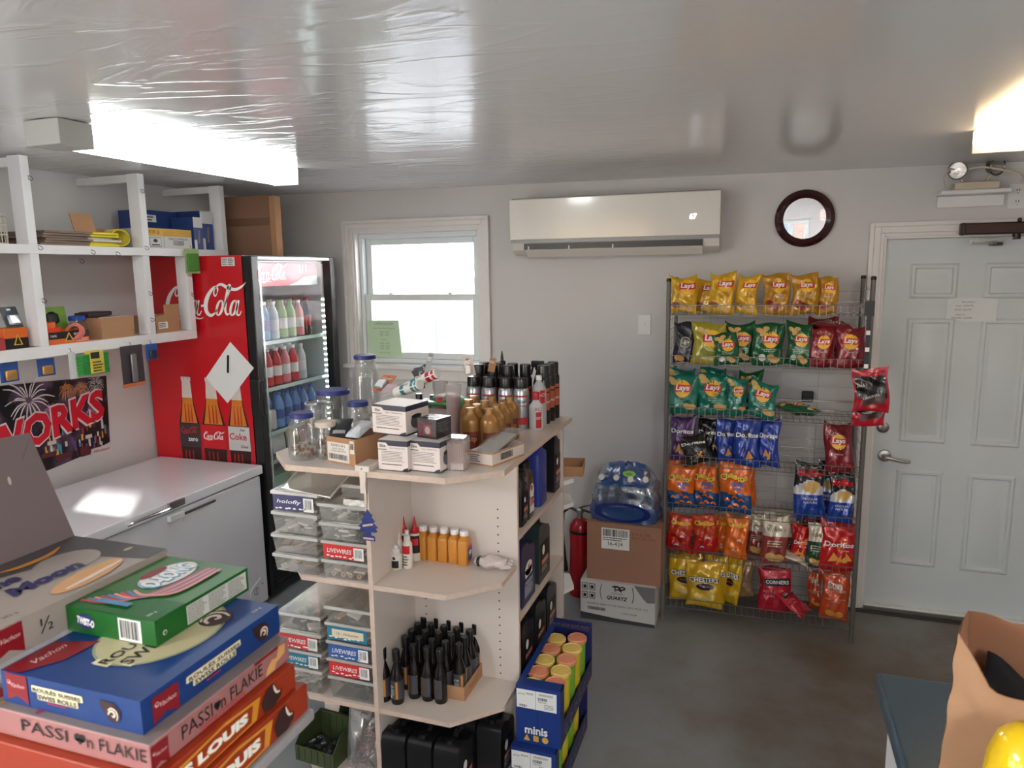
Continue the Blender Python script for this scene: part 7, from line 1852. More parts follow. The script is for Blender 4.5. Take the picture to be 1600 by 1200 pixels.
# hanging strip with jerky packs on the rack's right front post
t = thing('clip_strip', 'black hanging strip with clips on the right front post of the rack', 'strip', (.491, 3.762, 1.735))
mb = MB().box(-.022, .022, -.0015, 0, -.07, 0, PLASTIC_BK).box(-.010, .010, -.0015, 0, -.36, -.07, PLASTIC_BK)
for k in range(6): mb.box(-.009, .009, -.006, -.0016, -.12-.04*k, -.10-.04*k, WHITE if k % 2 else PLASTIC_BK)
mb.build('strip', t)
jr = mat('red_black_jerky_foil', (176, 26, 44), .12, var=.1, coat=.6, bump=.6, bscale=16); jk = mat('glossy_black_foil', (30, 26, 30), .08, .3, .1, coat=.8, bump=1.0, bscale=14); meat = mat('dried_meat_window', (72, 50, 46), .4, var=.25, scale=60)
def jerky(label, x, y, zt, w, h, rz=0, roll=0):
    def pr(mb, T, w_, h_): 
        mb.grid(lambda a, b_: T(-w_*.44+w_*.88*a, h_*(.32+.52*b_), .0012), 12, 12, jk); mb.grid(lambda a, b_: T(-w_*.25+w_*.62*a, h_*(.13+.18*b_+.10*a), .0018), 8, 4, meat); mb.txt('Jack', T, -w_*.28, h_*.62, WHITE, w=w_*.25, **TX); mb.txt('ORIGINAL', T, 0, h_*.36, WHITE, w=w_*.5, rot=.3, lift=.003, maxe=.015)
    mb = bagmesh(w, h, .02, jr, int(x*999), pr)
    o = mb.build('jerky_pack', loc=(x, y, zt-h), rot=(0, R(roll), R(rz)), ang=1.2); return tag(o, label, 'jerky pack', 'jerky packs hanging from the rack')
jerky('lower red jerky pack, mostly hidden behind the upper one', .515, 3.752, 1.33, .145, .19, roll=2)
jerky('shiny red and black jerky pack hanging in front at the right of the rack', .517, 3.728, 1.417, .160, .205, roll=-2)

# ================================================================ BY THE WALL
# stout printed carton of motor oil, then a brown carton, then the shrink-wrapped water
qz = mat('white_printed_carton', (206, 204, 202), .6, var=.04, scale=20); dgr = mat('dark_grey_print', (66, 66, 68), .6, var=0)
t = thing('motor_oil_carton', 'white and grey motor oil carton on the floor at the bottom of the pile', 'carton', (-.872, 3.64, .0005), rz=0)
w = .405; h = .225
mb = MB().box(0, w, 0, .30, 0, h, qz); Tf = planeT((0, -.0004, 0), (1, 0, 0), (0, 0, 1), (0, -1, 0))
mb.poly([(0, 0), (w, 0), (w, .018), (w*.5, .024), (0, .040)], Tf, .0006, dgr); mb.poly([(w*.72, h), (w, h), (w, h*.62), (w*.9, h*.60), (w*.84, h*.7)], Tf, .0006, mat('mid_grey_print', (120, 120, 122), .6, var=0))
mb.txt('QUARTZ', Tf, w*.50, h*.62, BLACK, w=w*.28, shear=.2, bold=.03); mb.txt('TotalEnergies', Tf, w*.50, h*.74, BLACK, w=w*.16); mb.txt('QUARTZ 5000 FUT.GT 0W20 12X1L TOT 1CA', Tf, w*.50, h*.42, dgr, w=w*.82, h=h*.05); mb.txt('CODE: 216168', Tf, w*.66, h*.26, dgr, w=w*.2)
barcode(mb, Tf, w*.10, w*.34, h*.26, h*.34, dgr, n=40)
mb.strip(Tf, [(w*.43, h*.91, .008), (w*.50, h*.92, .010), (w*.54, h*.88, .006), (w*.48, h*.83, .008)], BLACK, .0012); mb.strip(Tf, [(w*.47, h*.92, .007), (w*.47, h*.80, .006)], BLACK, .0012); mb.strip(Tf, [(w*.53, h*.84, .008), (w*.60, h*.88, .008), (w*.57, h*.93, .006), (w*.52, h*.86, .006), (w*.56, h*.80, .008)], BLACK, .0014)
for (u, v) in ((.02, .76), (.12, .76), (.02, .54), (.12, .54)): mb.rect(Tf, w*u, w*(u+.08), h*v, h*(v+.17), BLACK, .0008); mb.rect(Tf, w*(u+.008), w*(u+.072), h*(v+.015), h*(v+.155), qz, .0012); mb.rect(Tf, w*(u+.02), w*(u+.06), h*(v+.04), h*(v+.12), BLACK, .0016)
for u in (.29, .70): mb.strip(Tf, [(w*u, h*.95, .003), (w*(u-.02 if u < .5 else u+.02), h*.75, .003), (w*u, h*.55, .003)], BLACK, .001)
mb.build('carton', t, bevel=.006)
brc = mat('brown_shipping_carton', (160, 118, 96), .8, var=.06, scale=5)
zc = .226
t = thing('shipping_carton', 'brown shipping carton with barcode label, middle of the pile by the wall', 'carton', (-.842, 3.665, zc))
w = .398; h = .325; mb = MB().box(0, w, 0, .29, 0, h, brc)
mb.rect(Tf, w*.20, w*.58, h*.56, h*.92, WHITE); barcode(mb, Tf, w*.22, w*.56, h*.78, h*.90, n=26, seed=5); lines(mb, Tf, w*.22, w*.56, h*.70, h*.77, 2, BLACK, .4, 3); mb.txt('16-424', Tf, w*.39, h*.655, BLACK, w=w*.20, lift=.0014); mb.txt('4 x 3.78L', Tf, w*.74, h*.86, mat('red_stamp', (140, 60, 50), .6, var=0), w=w*.26, h=h*.045); mb.txt('4 x 1 US GAL', Tf, w*.77, h*.79, mat('red_stamp', (140, 60, 50), .6, var=0), w=w*.32, h=h*.045)
mb.rect(Tf, 0, w, h*.995, h, CARD_IN); mb.build('carton', t, bevel=.005)
# water pack: bottles under blue printed film
zw = zc+.3255
t = thing('water_bottle_pack', 'shrink-wrapped pack of clear water bottles in blue printed film, on top of the cartons', 'water pack', (-.652, 3.80, zw))
wb = clear('clear_pet', (226, 236, 246), refl=.2, tint=.92, haze=.10)
for j in range(3):
    for i in range(5):
        mb = MB().lathe([(.026, .004), (.031, .012), (.031, .07), (.029, .075), (.031, .08), (.031, .12), (.014, .165), (.013, .178)], wb, 14, -.132+.066*i, -.07+.066*j)
        mb.lathe([(.0305, .05), (.0318, .055), (.0318, .10), (.0305, .105)], bl_, 14, -.132+.066*i, -.07+.066*j)
        mb.lathe([(.0155, .172), (.0155, .188)], cap_w, 12, -.132+.066*i, -.07+.066*j)
        mb.build('water_bottle', t)
film = clear('blue_printed_film', (72, 128, 206), refl=.25, tint=.9, haze=.45, rough=.12); filmc = clear('clear_wrinkled_film', (226, 238, 250), refl=.35, tint=.97, haze=.05, rough=.1)
navyf = mat('navy_film_print', (24, 44, 112), .15, var=.1, coat=.5)
def fp(u, v, s=1.0, seed=0):
    a = 2*PI*u; e = .38; c, sn = math.cos(a), math.sin(a)
    rr = (1+.035*math.sin(9*a+4*v+seed)+.03*math.sin(14*v+3*a))
    k = 1-.10*v**3
    return Vector((math.copysign(abs(c)**e, c)*.182*rr*k*s, math.copysign(abs(sn)**e, sn)*.115*rr*k*s, .003+.197*v+.004*math.sin(11*a)*v))
mb = MB(); mb.grid(lambda u, v: fp(u, v*.42), 64, 8, film); mb.grid(lambda u, v: fp(u, .42+v*.58), 64, 12, filmc)
def ftop(u, v):
    p = fp(u, 1.0); q = Vector((0, 0, .215)); f = v
    r_ = p.lerp(q, f); r_.z = p.z+(.025+.02*math.sin(8*u*PI*2)*math.sin(5*f))*math.sin(f*PI/2); return r_
mb.grid(ftop, 64, 10, filmc, mf=lambda u, v: film if .60 < u < .86 or v > .75 else filmc)
Tw = planeT((0, -.127, .062), (1, 0, 0), (0, 0, 1), (0, -1, 0)); n = 40
ell = lambda a, k: (math.cos(a)*.150*k, math.sin(a)*.052*k)
V = []; F = []
for i in range(n):
    for k in (1.0, .78): V.append(Tw(*ell(2*PI*i/n, k), .001))
for i in range(n): F.append((2*i, 2*((i+1) % n), 2*((i+1) % n)+1, 2*i+1))
mb.add(V, F, navyf)
mb.build('wrap_film', t)
mb = MB()
# second, smaller layer of bottles lying loose on top
for i in range(4):
    M = Matrix.Translation((-.10+.066*i, -.02+.012*(i % 2), .245)) @ Matrix.Rotation(R(90), 4, 'X') @ Matrix.Rotation(R(8*i-12), 4, 'Y')
    b2 = MB().lathe([(.026, -.08), (.031, -.072), (.031, .03), (.014, .07), (.013, .08)], wb, 14, M=M); b2.lathe([(.0315, -.05), (.0315, 0)], bl_, 14, M=M); b2.lathe([(.0155, .078), (.0155, .092)], cap_w, 12, M=M)
    b2.build('water_bottle', t)
def ft2(u, v):
    a = 2*PI*u; rr = 1+.05*math.sin(7*a)+.04*math.sin(15*a+3*v); return Vector((.155*rr*math.cos(a)*(1-.35*v*v), .095*rr*math.sin(a)*(1-.35*v*v), .205+.085*v+.006*math.sin(9*a)))
mb.grid(ft2, 48, 6, filmc, mf=lambda u, v: film if (.55 < u < .9) else filmc)
mb.grid(lambda u, v: (lambda p: Vector((p.x*(1-v), p.y*(1-v), p.z+.012*math.sin(v*3)+.006*math.sin(20*u*PI)*v)))(ft2(u, 1)), 48, 5, film)
Tg = planeT((-.03, -.098, .262), (1, 0, 0), (0, 0, 1), (0, -1, 0)); mb.disc(Tg, .06, .01, .035, .018, mat('lime_print', (150, 206, 90), .3, var=0), .002, 16); mb.txt('eau', Tg, .06, .01, navyf, w=.03, lift=.0035)
mb.build('wrap_film', t)

# fire extinguisher
fr = mat('extinguisher_red', (170, 16, 28), .22, var=.03, coat=.4)
t = thing('fire_extinguisher', 'red fire extinguisher with black hose standing between the island and the cartons', 'fire extinguisher', (-.945, 3.93, .0005))
r = .063; mb = MB().lathe([(r*.94, 0), (r, .008), (r, .40), (r*.93, .43), (r*.7, .455), (r*.3, .47)], fr, 28); mb.lathe([(r*1.01, .385), (r*1.015, .388), (r*1.015, .398), (r*1.01, .401)], PLASTIC_BK, 28); mb.build('cylinder', t)
MB().lathe([(.018, .468), (.018, .50), (.024, .502), (.024, .52), (.015, .53)], CHROME, 16).build('valve', t)
mb = MB(); mb.bar((.0, 0, .532), (.105, -.03, .575), .022, .006, PLASTIC_BK); mb.bar((.0, 0, .522), (.095, -.035, .515), .022, .006, PLASTIC_BK); mb.build('handle', t, bevel=.002)
mb = MB(); mb.tube([(-.015, 0, .51), (-.06, -.01, .53), (-.095, -.02, .50), (-.10, -.03, .40), (-.088, -.035, .28), (-.082, -.035, .22)], .009, PLASTIC_BK, 8); mb.lathe([(.010, 0), (.016, -.05), (.018, -.07)], PLASTIC_BK, 14, -.082, -.035, .22); mb.build('hose', t)
# white-capped plastic bottle on the floor past the island
t = thing('plastic_bottle', 'pale blue translucent bottle with a white cap, at the far foot of the island', 'bottle', (-.765, 3.11, .0005))
MB().lathe([(.036, 0), (.04, .006), (.04, .15), (.034, .18), (.018, .205), (.016, .215)], mat('pale_blue_translucent', (176, 190, 200), .3, var=.03), 20).build('bottle_body', t); MB().lathe([(.020, .215), (.020, .24), (.017, .245)], cap_w, 16).build('cap', t)

# ================================================================ BLUE SNACK CARTONS
bcm = mat('deep_blue_carton', (24, 54, 128), .4, var=.04); bcp = mat('indigo_patterned_carton', (38, 42, 96), .4, var=.05); gold_l = mat('gold_line_print', (196, 170, 110), .4, var=0)
salmon = mat('salmon_lid', (230, 150, 116), .45, var=.08, scale=30); lemon = mat('lemon_lid', (232, 200, 110), .45, var=.08, scale=30); lime = mat('lime_wrap', (120, 176, 50), .4, var=.1); ylp = mat('yellow_wrap', (214, 190, 50), .4, var=.1)
def snack_carton(label, x, y, z, txt, num):
    t = thing('snack_carton', label, 'carton', (x, y, z)); w, d, h = .165, .50, .222
    mb = MB().box(0, w, 0, .003, 0, h, bcm).box(0, .003, .003, d, 0, h*.96, bcm).box(w-.003, w, .003, .05, 0, h, bcp).box(w-.003, w, .05, d, 0, h*.35, bcp).box(0, w, d-.003, d, 0, h+(.012 if z > .2 else 0), bcp).box(0, w, .003, d-.003, 0, .003, bcm)
    mb.box(0, w, .003, .05, h-.003, h, bcm).box(0, .022, .05, d-.003, h-.003, h, bcm).box(.022, w, d-.05, d-.003, h-.003, h, bcp)
    Tf = planeT((0, -.0004, 0), (1, 0, 0), (0, 0, 1), (0, -1, 0)); Tr = planeT((w+.0004, 0, 0), (0, 1, 0), (0, 0, 1), (1, 0, 0)); Tt = planeT((0, 0, h+.0004), (1, 0, 0), (0, 1, 0))
    mb.rect(Tf, .003, w-.014, h*.62, h*.94, WHITE); mb.txt('goody', Tf, .022, h*.86, BLACK, w=.025, shear=.2, lift=.0014); mb.txt(num, Tf, .052, h*.88, BLACK, w=.026, lift=.0014); mb.txt('3000033020' if z > .2 else '3000033004', Tf, .112, h*.89, BLACK, w=.052, lift=.0014); mb.rect(Tf, .073, .074, h*.62, h*.94, BLACK, .0012)
    barcode(mb, Tf, .082, .116, h*.79, h*.84, n=16); barcode(mb, Tf, .012, .042, h*.64, h*.68, n=12, seed=4); lines(mb, Tf, .105, .145, h*.65, h*.74, 4, BLACK, .3, 5); mb.txt('MINI MIX', Tf, .098, h*.765, BLACK, w=.03, lift=.0014)
    mb.txt('minis', Tf, .075, h*.25, WHITE, w=.085, h=h*.14, bold=.03, lift=.0014)
    mb.poly([(.028, h*.06), (.052, h*.06), (.040, h*.17)], Tf, .0012, ylw); mb.rect(Tf, .064, .084, h*.06, h*.16, ylw, .0012); mb.disc(Tf, .108, h*.11, .012, .012, ylw, .0012); mb.rect(Tf, .080, .082, h*.34, h*.60, BLACK, .0008)
    for k in range(4): mb.disc(Tt, .02+.04*k, d-.026, .015, .009, gold_l, .0008, 14); mb.disc(Tt, .02+.04*k, d-.026, .013, .0075, bcp, .0012, 14)
    for k in range(6): mb.disc(Tr, .08+.07*k, h*.14, .018, .018, gold_l, .0008, 14); mb.disc(Tr, .08+.07*k, h*.14, .015, .015, bcp, .0012, 14)
    mb.build('carton', t)
    return t
snack_carton('upper blue snack carton with round-lidded tubs inside, beside the island', -.772, 2.235, .2235, 'minis', '06602')
snack_carton('lower blue snack carton on the floor, under the first one', -.784, 2.205, .0005, 'minis', '06625')
k = 0
for j in range(5):
    for i in range(2):
        x = -.772+.043+i*.0795; y = 2.235+.050+j*.0845+(.03 if i else 0); z = .2275
        m_ = (lemon, salmon)[(i+j) % 2] if (i, j) not in ((1, 0), (0, 1), (1, 2)) else salmon
        t = thing('snack_tub', '%s lidded snack tub in the upper blue carton, %s column, %s from the front' % ('salmon' if m_ == salmon else 'lemon', ('left', 'right')[i], ('first', 'second', 'third', 'fourth', 'fifth')[j]), 'tub', (x, y, z), R(40*j+20*i), 'snack tubs in the blue carton')
        MB().lathe([(.030, 0), (.034, .19)], lime if (i+j) % 2 else ylp, 22).build('tub', t)
        MB().lathe([(.0385, .188), (.0390, .200, m_), (.036, .203), (.033, .2005), (.012, .2015)], m_, 24).build('lid', t)
# wrapped lower goods seen through the cut side of the lower carton
for j in range(5):
    t = thing('snack_tub', 'snack tub in the lower blue carton, %s from the front' % ('first', 'second', 'third', 'fourth', 'fifth')[j], 'tub', (-.784+.118, 2.205+.06+j*.086, .0045), 0, 'snack tubs in the lower carton')
    MB().lathe([(.030, 0), (.034, .17), (.036, .172, salmon), (.036, .186)], lime if j % 2 else ylp, 22).build('tub', t)

# ================================================================ FOREGROUND COUNTER AND PASTRY BOXES (box colours darkened in place of shade)
ctm = mat('pale_grey_counter_laminate', (150, 148, 148), .35, var=.08, scale=90); cbm = mat('counter_front_white', (190, 186, 182), .5, var=.03)
t = thing('service_counter', 'pale grey counter at the lower left carrying the stacked pastry boxes', 'counter', (-2.1, .30, 0))
MB().box(0, 1.404, 0, .658, 1.145, 1.165, ctm).build('counter_top', t, bevel=.004); MB().box(0, 1.09, .01, .60, 0, 1.1445, cbm).build('cabinet', t)
def pbox(label, x0, x1, y0, y1, z0, z1, m, top=None, front=None, side=None, mz=None, cat='pastry box', name='pastry_box', rz=0):
    t = thing(name, label, cat, (x1, y0, z0), rz)
    w, d, h = x1-x0, y1-y0, z1-z0
    mb = MB().box(-w, 0, 0, d, 0, h, m, mz=mz)
    if top: top(mb, planeT((0, 0, h+.0003), (0, 1, 0), (-1, 0, 0), (0, 0, 1)), d, w)
    if front: front(mb, planeT((-w, -.0003, 0), (1, 0, 0), (0, 0, 1), (0, -1, 0)), w, h)
    if side: side(mb, planeT((.0003, 0, 0), (0, 1, 0), (0, 0, 1), (1, 0, 0)), d, h)
    mb.build('carton', t, bevel=.0022)
    return t
vred = mat('pennant_red', (130, 14, 26), .4, var=.03); choc = mat('chocolate_print', (56, 34, 32), .35, var=.2, scale=30); crm = mat('cream_swirl', (226, 206, 194), .4, var=0); bready = mat('golden_cake_print', (206, 156, 106), .5, var=.12, scale=30)
def pennant(mb, T, u0, u1, v0, v1, s=1):
    mb.poly([(u0, v1), (u1, v1), (u1, v0), ((u0+u1)/2, v0+(v1-v0)*.25), (u0, v0+(v1-v0)*.05)][::1], T, .0008, vred)
    mb.txt('Vachon', T, (u0+u1)/2+(u1-u0)*.08, v0+(v1-v0)*.62, mat('pennant_script', (226, 190, 186), .5, var=0), w=(u1-u0)*.62, shear=.45, lift=.0016)
    mb.disc(T, u0+(u1-u0)*.16, v0+(v1-v0)*.70, (u1-u0)*.08, (u1-u0)*.08, mat('pennant_script', (226, 190, 186), .5, var=0), .0014, 14); mb.disc(T, u0+(u1-u0)*.16, v0+(v1-v0)*.72, (u1-u0)*.05, (u1-u0)*.05, vred, .0018, 12)
def roll_pic(mb, T, u, v, s):
    mb.poly([(u-s*1.3, v+s*.9), (u+s*.4, v+s*.8), (u+s*1.1, v+s*.1), (u+s*.8, v-s*.7), (u-s*.2, v-s*1.0), (u-s*1.1, v+s*.1)], T, .0008, choc); mb.disc(T, u+s*.25, v-s*.30, s*.78, s*.72, choc, .0012, 20)
    mb.strip(T, [(u+s*.10, v-s*.35, s*.10), (u+s*.3, v-s*.45, s*.18), (u+s*.45, v-s*.2, s*.2), (u+s*.2, v+s*.05, s*.2), (u-s*.15, v-s*.05, s*.16), (u-s*.3, v-s*.35, s*.14)], crm, .0018); mb.strip(T, [(u-s*.3, v+s*.05, s*.1), (u+.1*s, v+s*.32, s*.16), (u+s*.6, v+s*.15, s*.16), (u+s*.75, v-s*.3, s*.14), (u+s*.6, v-s*.75, s*.1)], crm, .0018)
oj = mat('orange_box_in_shade', (150, 46, 16), .42, var=.03); yj = mat('amber_band', (206, 138, 38), .4, var=.03)  # orange darkened to stand in for the shade over the stack
def jos_side(mb, T, d, h):
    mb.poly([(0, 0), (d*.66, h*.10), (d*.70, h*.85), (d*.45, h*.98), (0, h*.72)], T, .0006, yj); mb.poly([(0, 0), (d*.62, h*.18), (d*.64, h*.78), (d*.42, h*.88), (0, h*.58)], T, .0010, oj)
    mb.txt('JOS LOUIS', T, d*.30, h*.46, mat('shadow_yellow', (230, 190, 90), .4, var=0), w=d*.60, h=h*.50, bold=.08, lift=.0014); mb.txt('JOS LOUIS', T, d*.30, h*.48, WHITE, w=d*.58, h=h*.46, bold=.05, lift=.0020)
    P = [(d*.72, h*.10), (d*.70, h*.55), (d*.745, h*.88), (d*.80, h*.95), (d*.825, h*.80), (d*.81, h*.62), (d*.84, h*.48), (d*.87, h*.50), (d*.86, h*.25), (d*.80, h*.05)]
    mb.poly(P, T, .0016, choc); mb.strip(T, [(d*.80, h*.90, .002), (d*.808, h*.70, .005), (d*.825, h*.52, .004), (d*.85, h*.48, .002)], crm, .0024)
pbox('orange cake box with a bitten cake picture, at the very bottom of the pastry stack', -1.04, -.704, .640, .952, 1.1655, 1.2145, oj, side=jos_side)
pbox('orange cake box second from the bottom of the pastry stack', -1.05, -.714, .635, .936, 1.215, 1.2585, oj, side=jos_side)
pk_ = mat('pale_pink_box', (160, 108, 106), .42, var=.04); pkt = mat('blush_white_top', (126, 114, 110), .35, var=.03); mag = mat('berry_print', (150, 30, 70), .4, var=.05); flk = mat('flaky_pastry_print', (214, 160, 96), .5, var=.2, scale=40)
def pf_side(mb, T, d, h):
    pennant(mb, T, -.0, d*.10, -.0, h*.9); mb.txt('PASSI', T, d*.28, h*.56, BLACK, w=d*.20, h=h*.50, bold=.0); mb.txt('n FLAKIE', T, d*.60, h*.56, BLACK, w=d*.32, h=h*.48)
    mb.disc(T, d*.405, h*.60, .004, .004, BLACK, .0010, 12); mb.disc(T, d*.425, h*.60, .004, .004, BLACK, .0010, 12); mb.poly([(d*.392, h*.55), (d*.438, h*.55), (d*.415, h*.34)], T, .0010, BLACK)
    mb.txt('POMME FRAMBOISE', T, d*.45, h*.22, RED, w=d*.32, h=h*.13); mb.txt('APPLE RASPBERRY', T, d*.46, h*.07, RED, w=d*.32, h=h*.10)
    mb.poly([(d*.78, h*.1), (d*.86, h*.12), (d*.89, h*.55), (d*.84, h*.62), (d*.80, h*.4)], T, .0010, flk); mb.poly([(d*.87, h*.35), (d*.95, h*.5), (d*.96, h*.9), (d*.90, h*.95)], T, .0012, flk); mb.rect(T, d*.70, d*.90, h*.88, h, vred, .0010)
def pf_front(mb, T, w, h):
    mb.txt('PASSI', T, w*.44, h*.60, BLACK, w=w*.26, h=h*.44); mb.poly([(w*.608, h*.62), (w*.665, h*.62), (w*.6365, h*.40)], T, .0010, BLACK); mb.disc(T, w*.623, h*.66, w*.017, w*.017, BLACK, .0010, 12); mb.disc(T, w*.650, h*.66, w*.017, w*.017, BLACK, .0010, 12); mb.txt('n FLAKIE', T, w*.83, h*.60, BLACK, w=w*.31, h=h*.44)
def pf_top(mb, T, d, w):
    mb.poly([(-.0, w*.99), (d*.10, w*.99), (d*.25, w*.75), (d*.14, w*.72)], T, .0006, vred); mb.disc(T, d*.09, w*.62, .022, .008, mag, .0008, 18); mb.poly([(d*.12, w*.66), (d*.22, w*.64), (d*.16, w*.60)], T, .0009, mag); mb.disc(T, d*.04, w*.86, .012, .008, yj, .0008, 16); mb.disc(T, d*.04, w*.86, .010, .006, pkt, .0012, 16)
pbox('pink apple raspberry pastry box under the blue one', -1.06, -.728, .648, .942, 1.259, 1.2995, pk_, top=pf_top, front=pf_front, side=pf_side, mz=pkt)
swb = mat('swiss_blue_in_shade', (14, 54, 116), .36, var=.04); crt = mat('cream_title', (226, 216, 180), .5, var=0)  # shade is put into this blue, darker than the print itself
def title(mb, T, ls, u, v, w, h, rot=0):
    for i, s in enumerate(ls):
        ww = w*(1 if i == 0 else .8); mb.txt(s, T, u, v-i*h*1.25, crt, w=ww*1.04, h=h*1.25, bold=.09, lift=.0007, rot=rot); mb.rect(T, u-ww*.51, u+ww*.51, v-i*h*1.25-h*.60, v-i*h*1.25+h*.60, crt, .0009); mb.txt(s, T, u, v-i*h*1.25, BLACK, w=ww*.97, h=h*.86, bold=.02, lift=.0018, rot=rot)
def sw_front(mb, T, w, h):
    pennant(mb, T, w*.04, w*.20, h*.08, h*.98); title(mb, T, ['ROULÉS SUISSES', 'SWISS ROLLS'], w*.42, h*.66, w*.36, h*.17); lines(mb, T, w*.34, w*.52, h*.26, h*.32, 1, RED, .6, 2); roll_pic(mb, T, w*.80, h*.52, h*.32)
def sw_side(mb, T, d, h):
    pennant(mb, T, d*.06, d*.22, h*.02, h*.85); title(mb, T, ['ROULÉS SUISSES', 'SWISS ROLLS'], d*.47, h*.66, d*.38, h*.17); lines(mb, T, d*.40, d*.54, h*.20, h*.27, 1, RED, .6, 2); roll_pic(mb, T, d*.84, h*.50, h*.34)
def sw_top(mb, T, d, w):
    mb.disc(T, d*.55, w*.46, d*.36, w*.34, mat('sage_oval', (146, 156, 128), .4, var=0), .0006, 36); mb.disc(T, d*.55, w*.46, d*.345, w*.325, mat('beige_oval', (190, 180, 140), .4, var=.05), .0010, 36)
    mb.poly([(-.0, w*.98), (d*.28, w*.98), (d*.36, w*.72), (d*.16, w*.74), (0, w*.86)], T, .0012, vred); mb.txt('Vachon', T, d*.18, w*.88, mat('pennant_script', (226, 190, 186), .5, var=0), w=d*.18, shear=.4, lift=.002)
    title(mb, T, ['ROULÉS', 'SWISS'], d*.36, w*.50, d*.36, w*.10); roll_pic(mb, T, d*.72, w*.30, w*.14); mb.txt('324 g', T, d*.9, w*.08, crt, h=.008)
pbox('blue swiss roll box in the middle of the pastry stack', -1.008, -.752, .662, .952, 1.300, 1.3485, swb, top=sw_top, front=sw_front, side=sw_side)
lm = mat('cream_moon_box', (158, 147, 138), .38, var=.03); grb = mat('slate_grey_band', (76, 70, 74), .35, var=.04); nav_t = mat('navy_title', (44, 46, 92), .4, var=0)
def lm_top(mb, T, d, w):
    mb.poly([(0, w), (d, w), (d, 0), (d*.86, 0), (d*.80, w*.45), (d*.62, w*.66), (d*.35, w*.80), (0, w*.86)], T, .0005, grb)
    mb.disc(T, d*.70, w*.55, d*.17, w*.20, lm, .0009, 28); mb.txt('½ Lune', T, d*.26, w*.64, nav_t, w=d*.42, h=w*.17, shear=.25, bold=.06, lift=.0016); mb.txt('Moon', T, d*.50, w*.42, nav_t, w=d*.40, h=w*.17, shear=.25, bold=.06, lift=.0016)
    mb.strip(T, [(d*.46, w*.86, .003), (d*.56, w*.80, .012), (d*.72, w*.80, .012), (d*.84, w*.88, .003)], yj, .0016)
    mb.disc(T, d*.60, w*.16, d*.22, w*.115, bready, .0012, 28, rot=.12); mb.strip(T, [(d*.44, w*.10, .006), (d*.60, w*.12, .010), (d*.80, w*.16, .006)], crm, .0018); mb.txt('282 g', T, d*.16, w*.10, BLACK, w=d*.07, lift=.0012); mb.disc(T, d*.93, w*.3, .010, .005, mat('beige_oval', (190, 180, 140), .4, var=.05), .0012, 14)
def lm_side(mb, T, d, h):
    pennant(mb, T, d*.02, d*.16, h*.05, h*.95); mb.txt('½', T, d*.27, h*.5, BLACK, h=h*.45)
t = pbox('cream half moon cake box with an open lid, at the left of the stack', -1.248, -1.020, .655, .99, 1.3495, 1.402, lm, top=lm_top, side=lm_side)
grl = mat('mauve_grey_card', (112, 100, 100), .6, var=.03, scale=4)
mb = MB(); Tl = planeT((-.2285, 0, .053), (0, 1, 0), (-.22, 0, .975), (.975, 0, .22)); mb.prism([(0, 0), (.335, 0), (.305, .215), (0, .225)], Tl, -.001, .001, grl)
for k in (0, 1): mb.disc(Tl, .222+.022*k, .138, .003, .008, mat('slot_light', (190, 180, 178), .6, var=0), .0014, 12)
mb.strip(Tl, [(.303, .205, .0008), (.288, .185, .0010), (.276, .165, .0006)], grb, .0014); mb.build('display_lid', t)
gb_ = mat('candy_green_box', (14, 90, 28), .38, var=.04); gbt = mat('candy_green_top', (44, 100, 40), .3, var=.12, scale=10); str_r = mat('candy_red_rope', (196, 60, 80), .4, var=.1); str_b = mat('candy_blue_rope', (80, 130, 170), .4, var=.1); str_o = mat('candy_peach_rope', (226, 150, 130), .4, var=.1)
def go_top(mb, T, d, w):
    mb.rect(T, d*.0, d*.30, 0, w, gb_, .0004); mb.disc(T, d*.68, w*.62, d*.27, w*.20, mat('pale_flash', (226, 214, 206), .35, var=0), .0006, 28); mb.txt('O-LONG', T, d*.66, w*.60, mat('sky_outline', (110, 170, 200), .4, var=0), w=d*.50, h=w*.26, bold=.10, lift=.0012); mb.txt('O-LONG', T, d*.66, w*.60, WHITE, w=d*.47, h=w*.22, bold=.05, lift=.0020); mb.disc(T, d*.66, w*.78, d*.14, w*.06, vred, .0010, 20)
    for k in range(9):
        m = (str_r, str_b, str_o)[k % 3]; mb.strip(T, [(d*(.10+.03*k), w*(.95-.04*k), .005), (d*(.14+.02*k), w*(.62-.02*k), .006), (d*.42, w*(.42-.025*k), .006), (d*.88, w*(.36-.02*k), .005)], m, .0014+.0002*k)
    mb.rect(T, d*.10, d*.16, w*.42, w*.78, str_b, .0032); mb.txt('200 g', T, d*.08, w*.12, WHITE, w=d*.08)
def go_front(mb, T, w, h):
    mb.disc(T, w*.22, h*.52, w*.10, h*.30, mat('indigo_oval', (40, 44, 110), .4, var=0), .0006, 20); mb.txt('TWIST-O', T, w*.23, h*.52, WHITE, w=w*.20, h=h*.30, bold=.06, rot=-.15, lift=.0014); mb.rect(T, w*.60, w*.85, h*.06, h*.92, WHITE, .0006); barcode(mb, T, w*.62, w*.83, h*.16, h*.86, n=16, seed=6)
def go_side(mb, T, d, h):
    wht = mat('nutrition_panel', (206, 206, 196), .5, var=0); mb.rect(T, d*.30, d*.97, h*.14, h*.88, wht, .0006)
    for k in range(3): lines(mb, T, d*(.31+.22*k), d*(.51+.22*k), h*.17, h*.85, 9, BLACK, .35, 20+k)
    mb.disc(T, d*.08, h*.4, .004, .004, WHITE, .0008, 10); mb.disc(T, d*.08, h*.4, .0028, .0028, gb_, .0012, 10)
pbox('green twisted candy box lying on the blue swiss roll box', -1.016, -.838, .777, .985, 1.3490, 1.391, gb_, top=go_top, front=go_front, side=go_side, mz=gbt, cat='candy box', name='candy_box', rz=0)

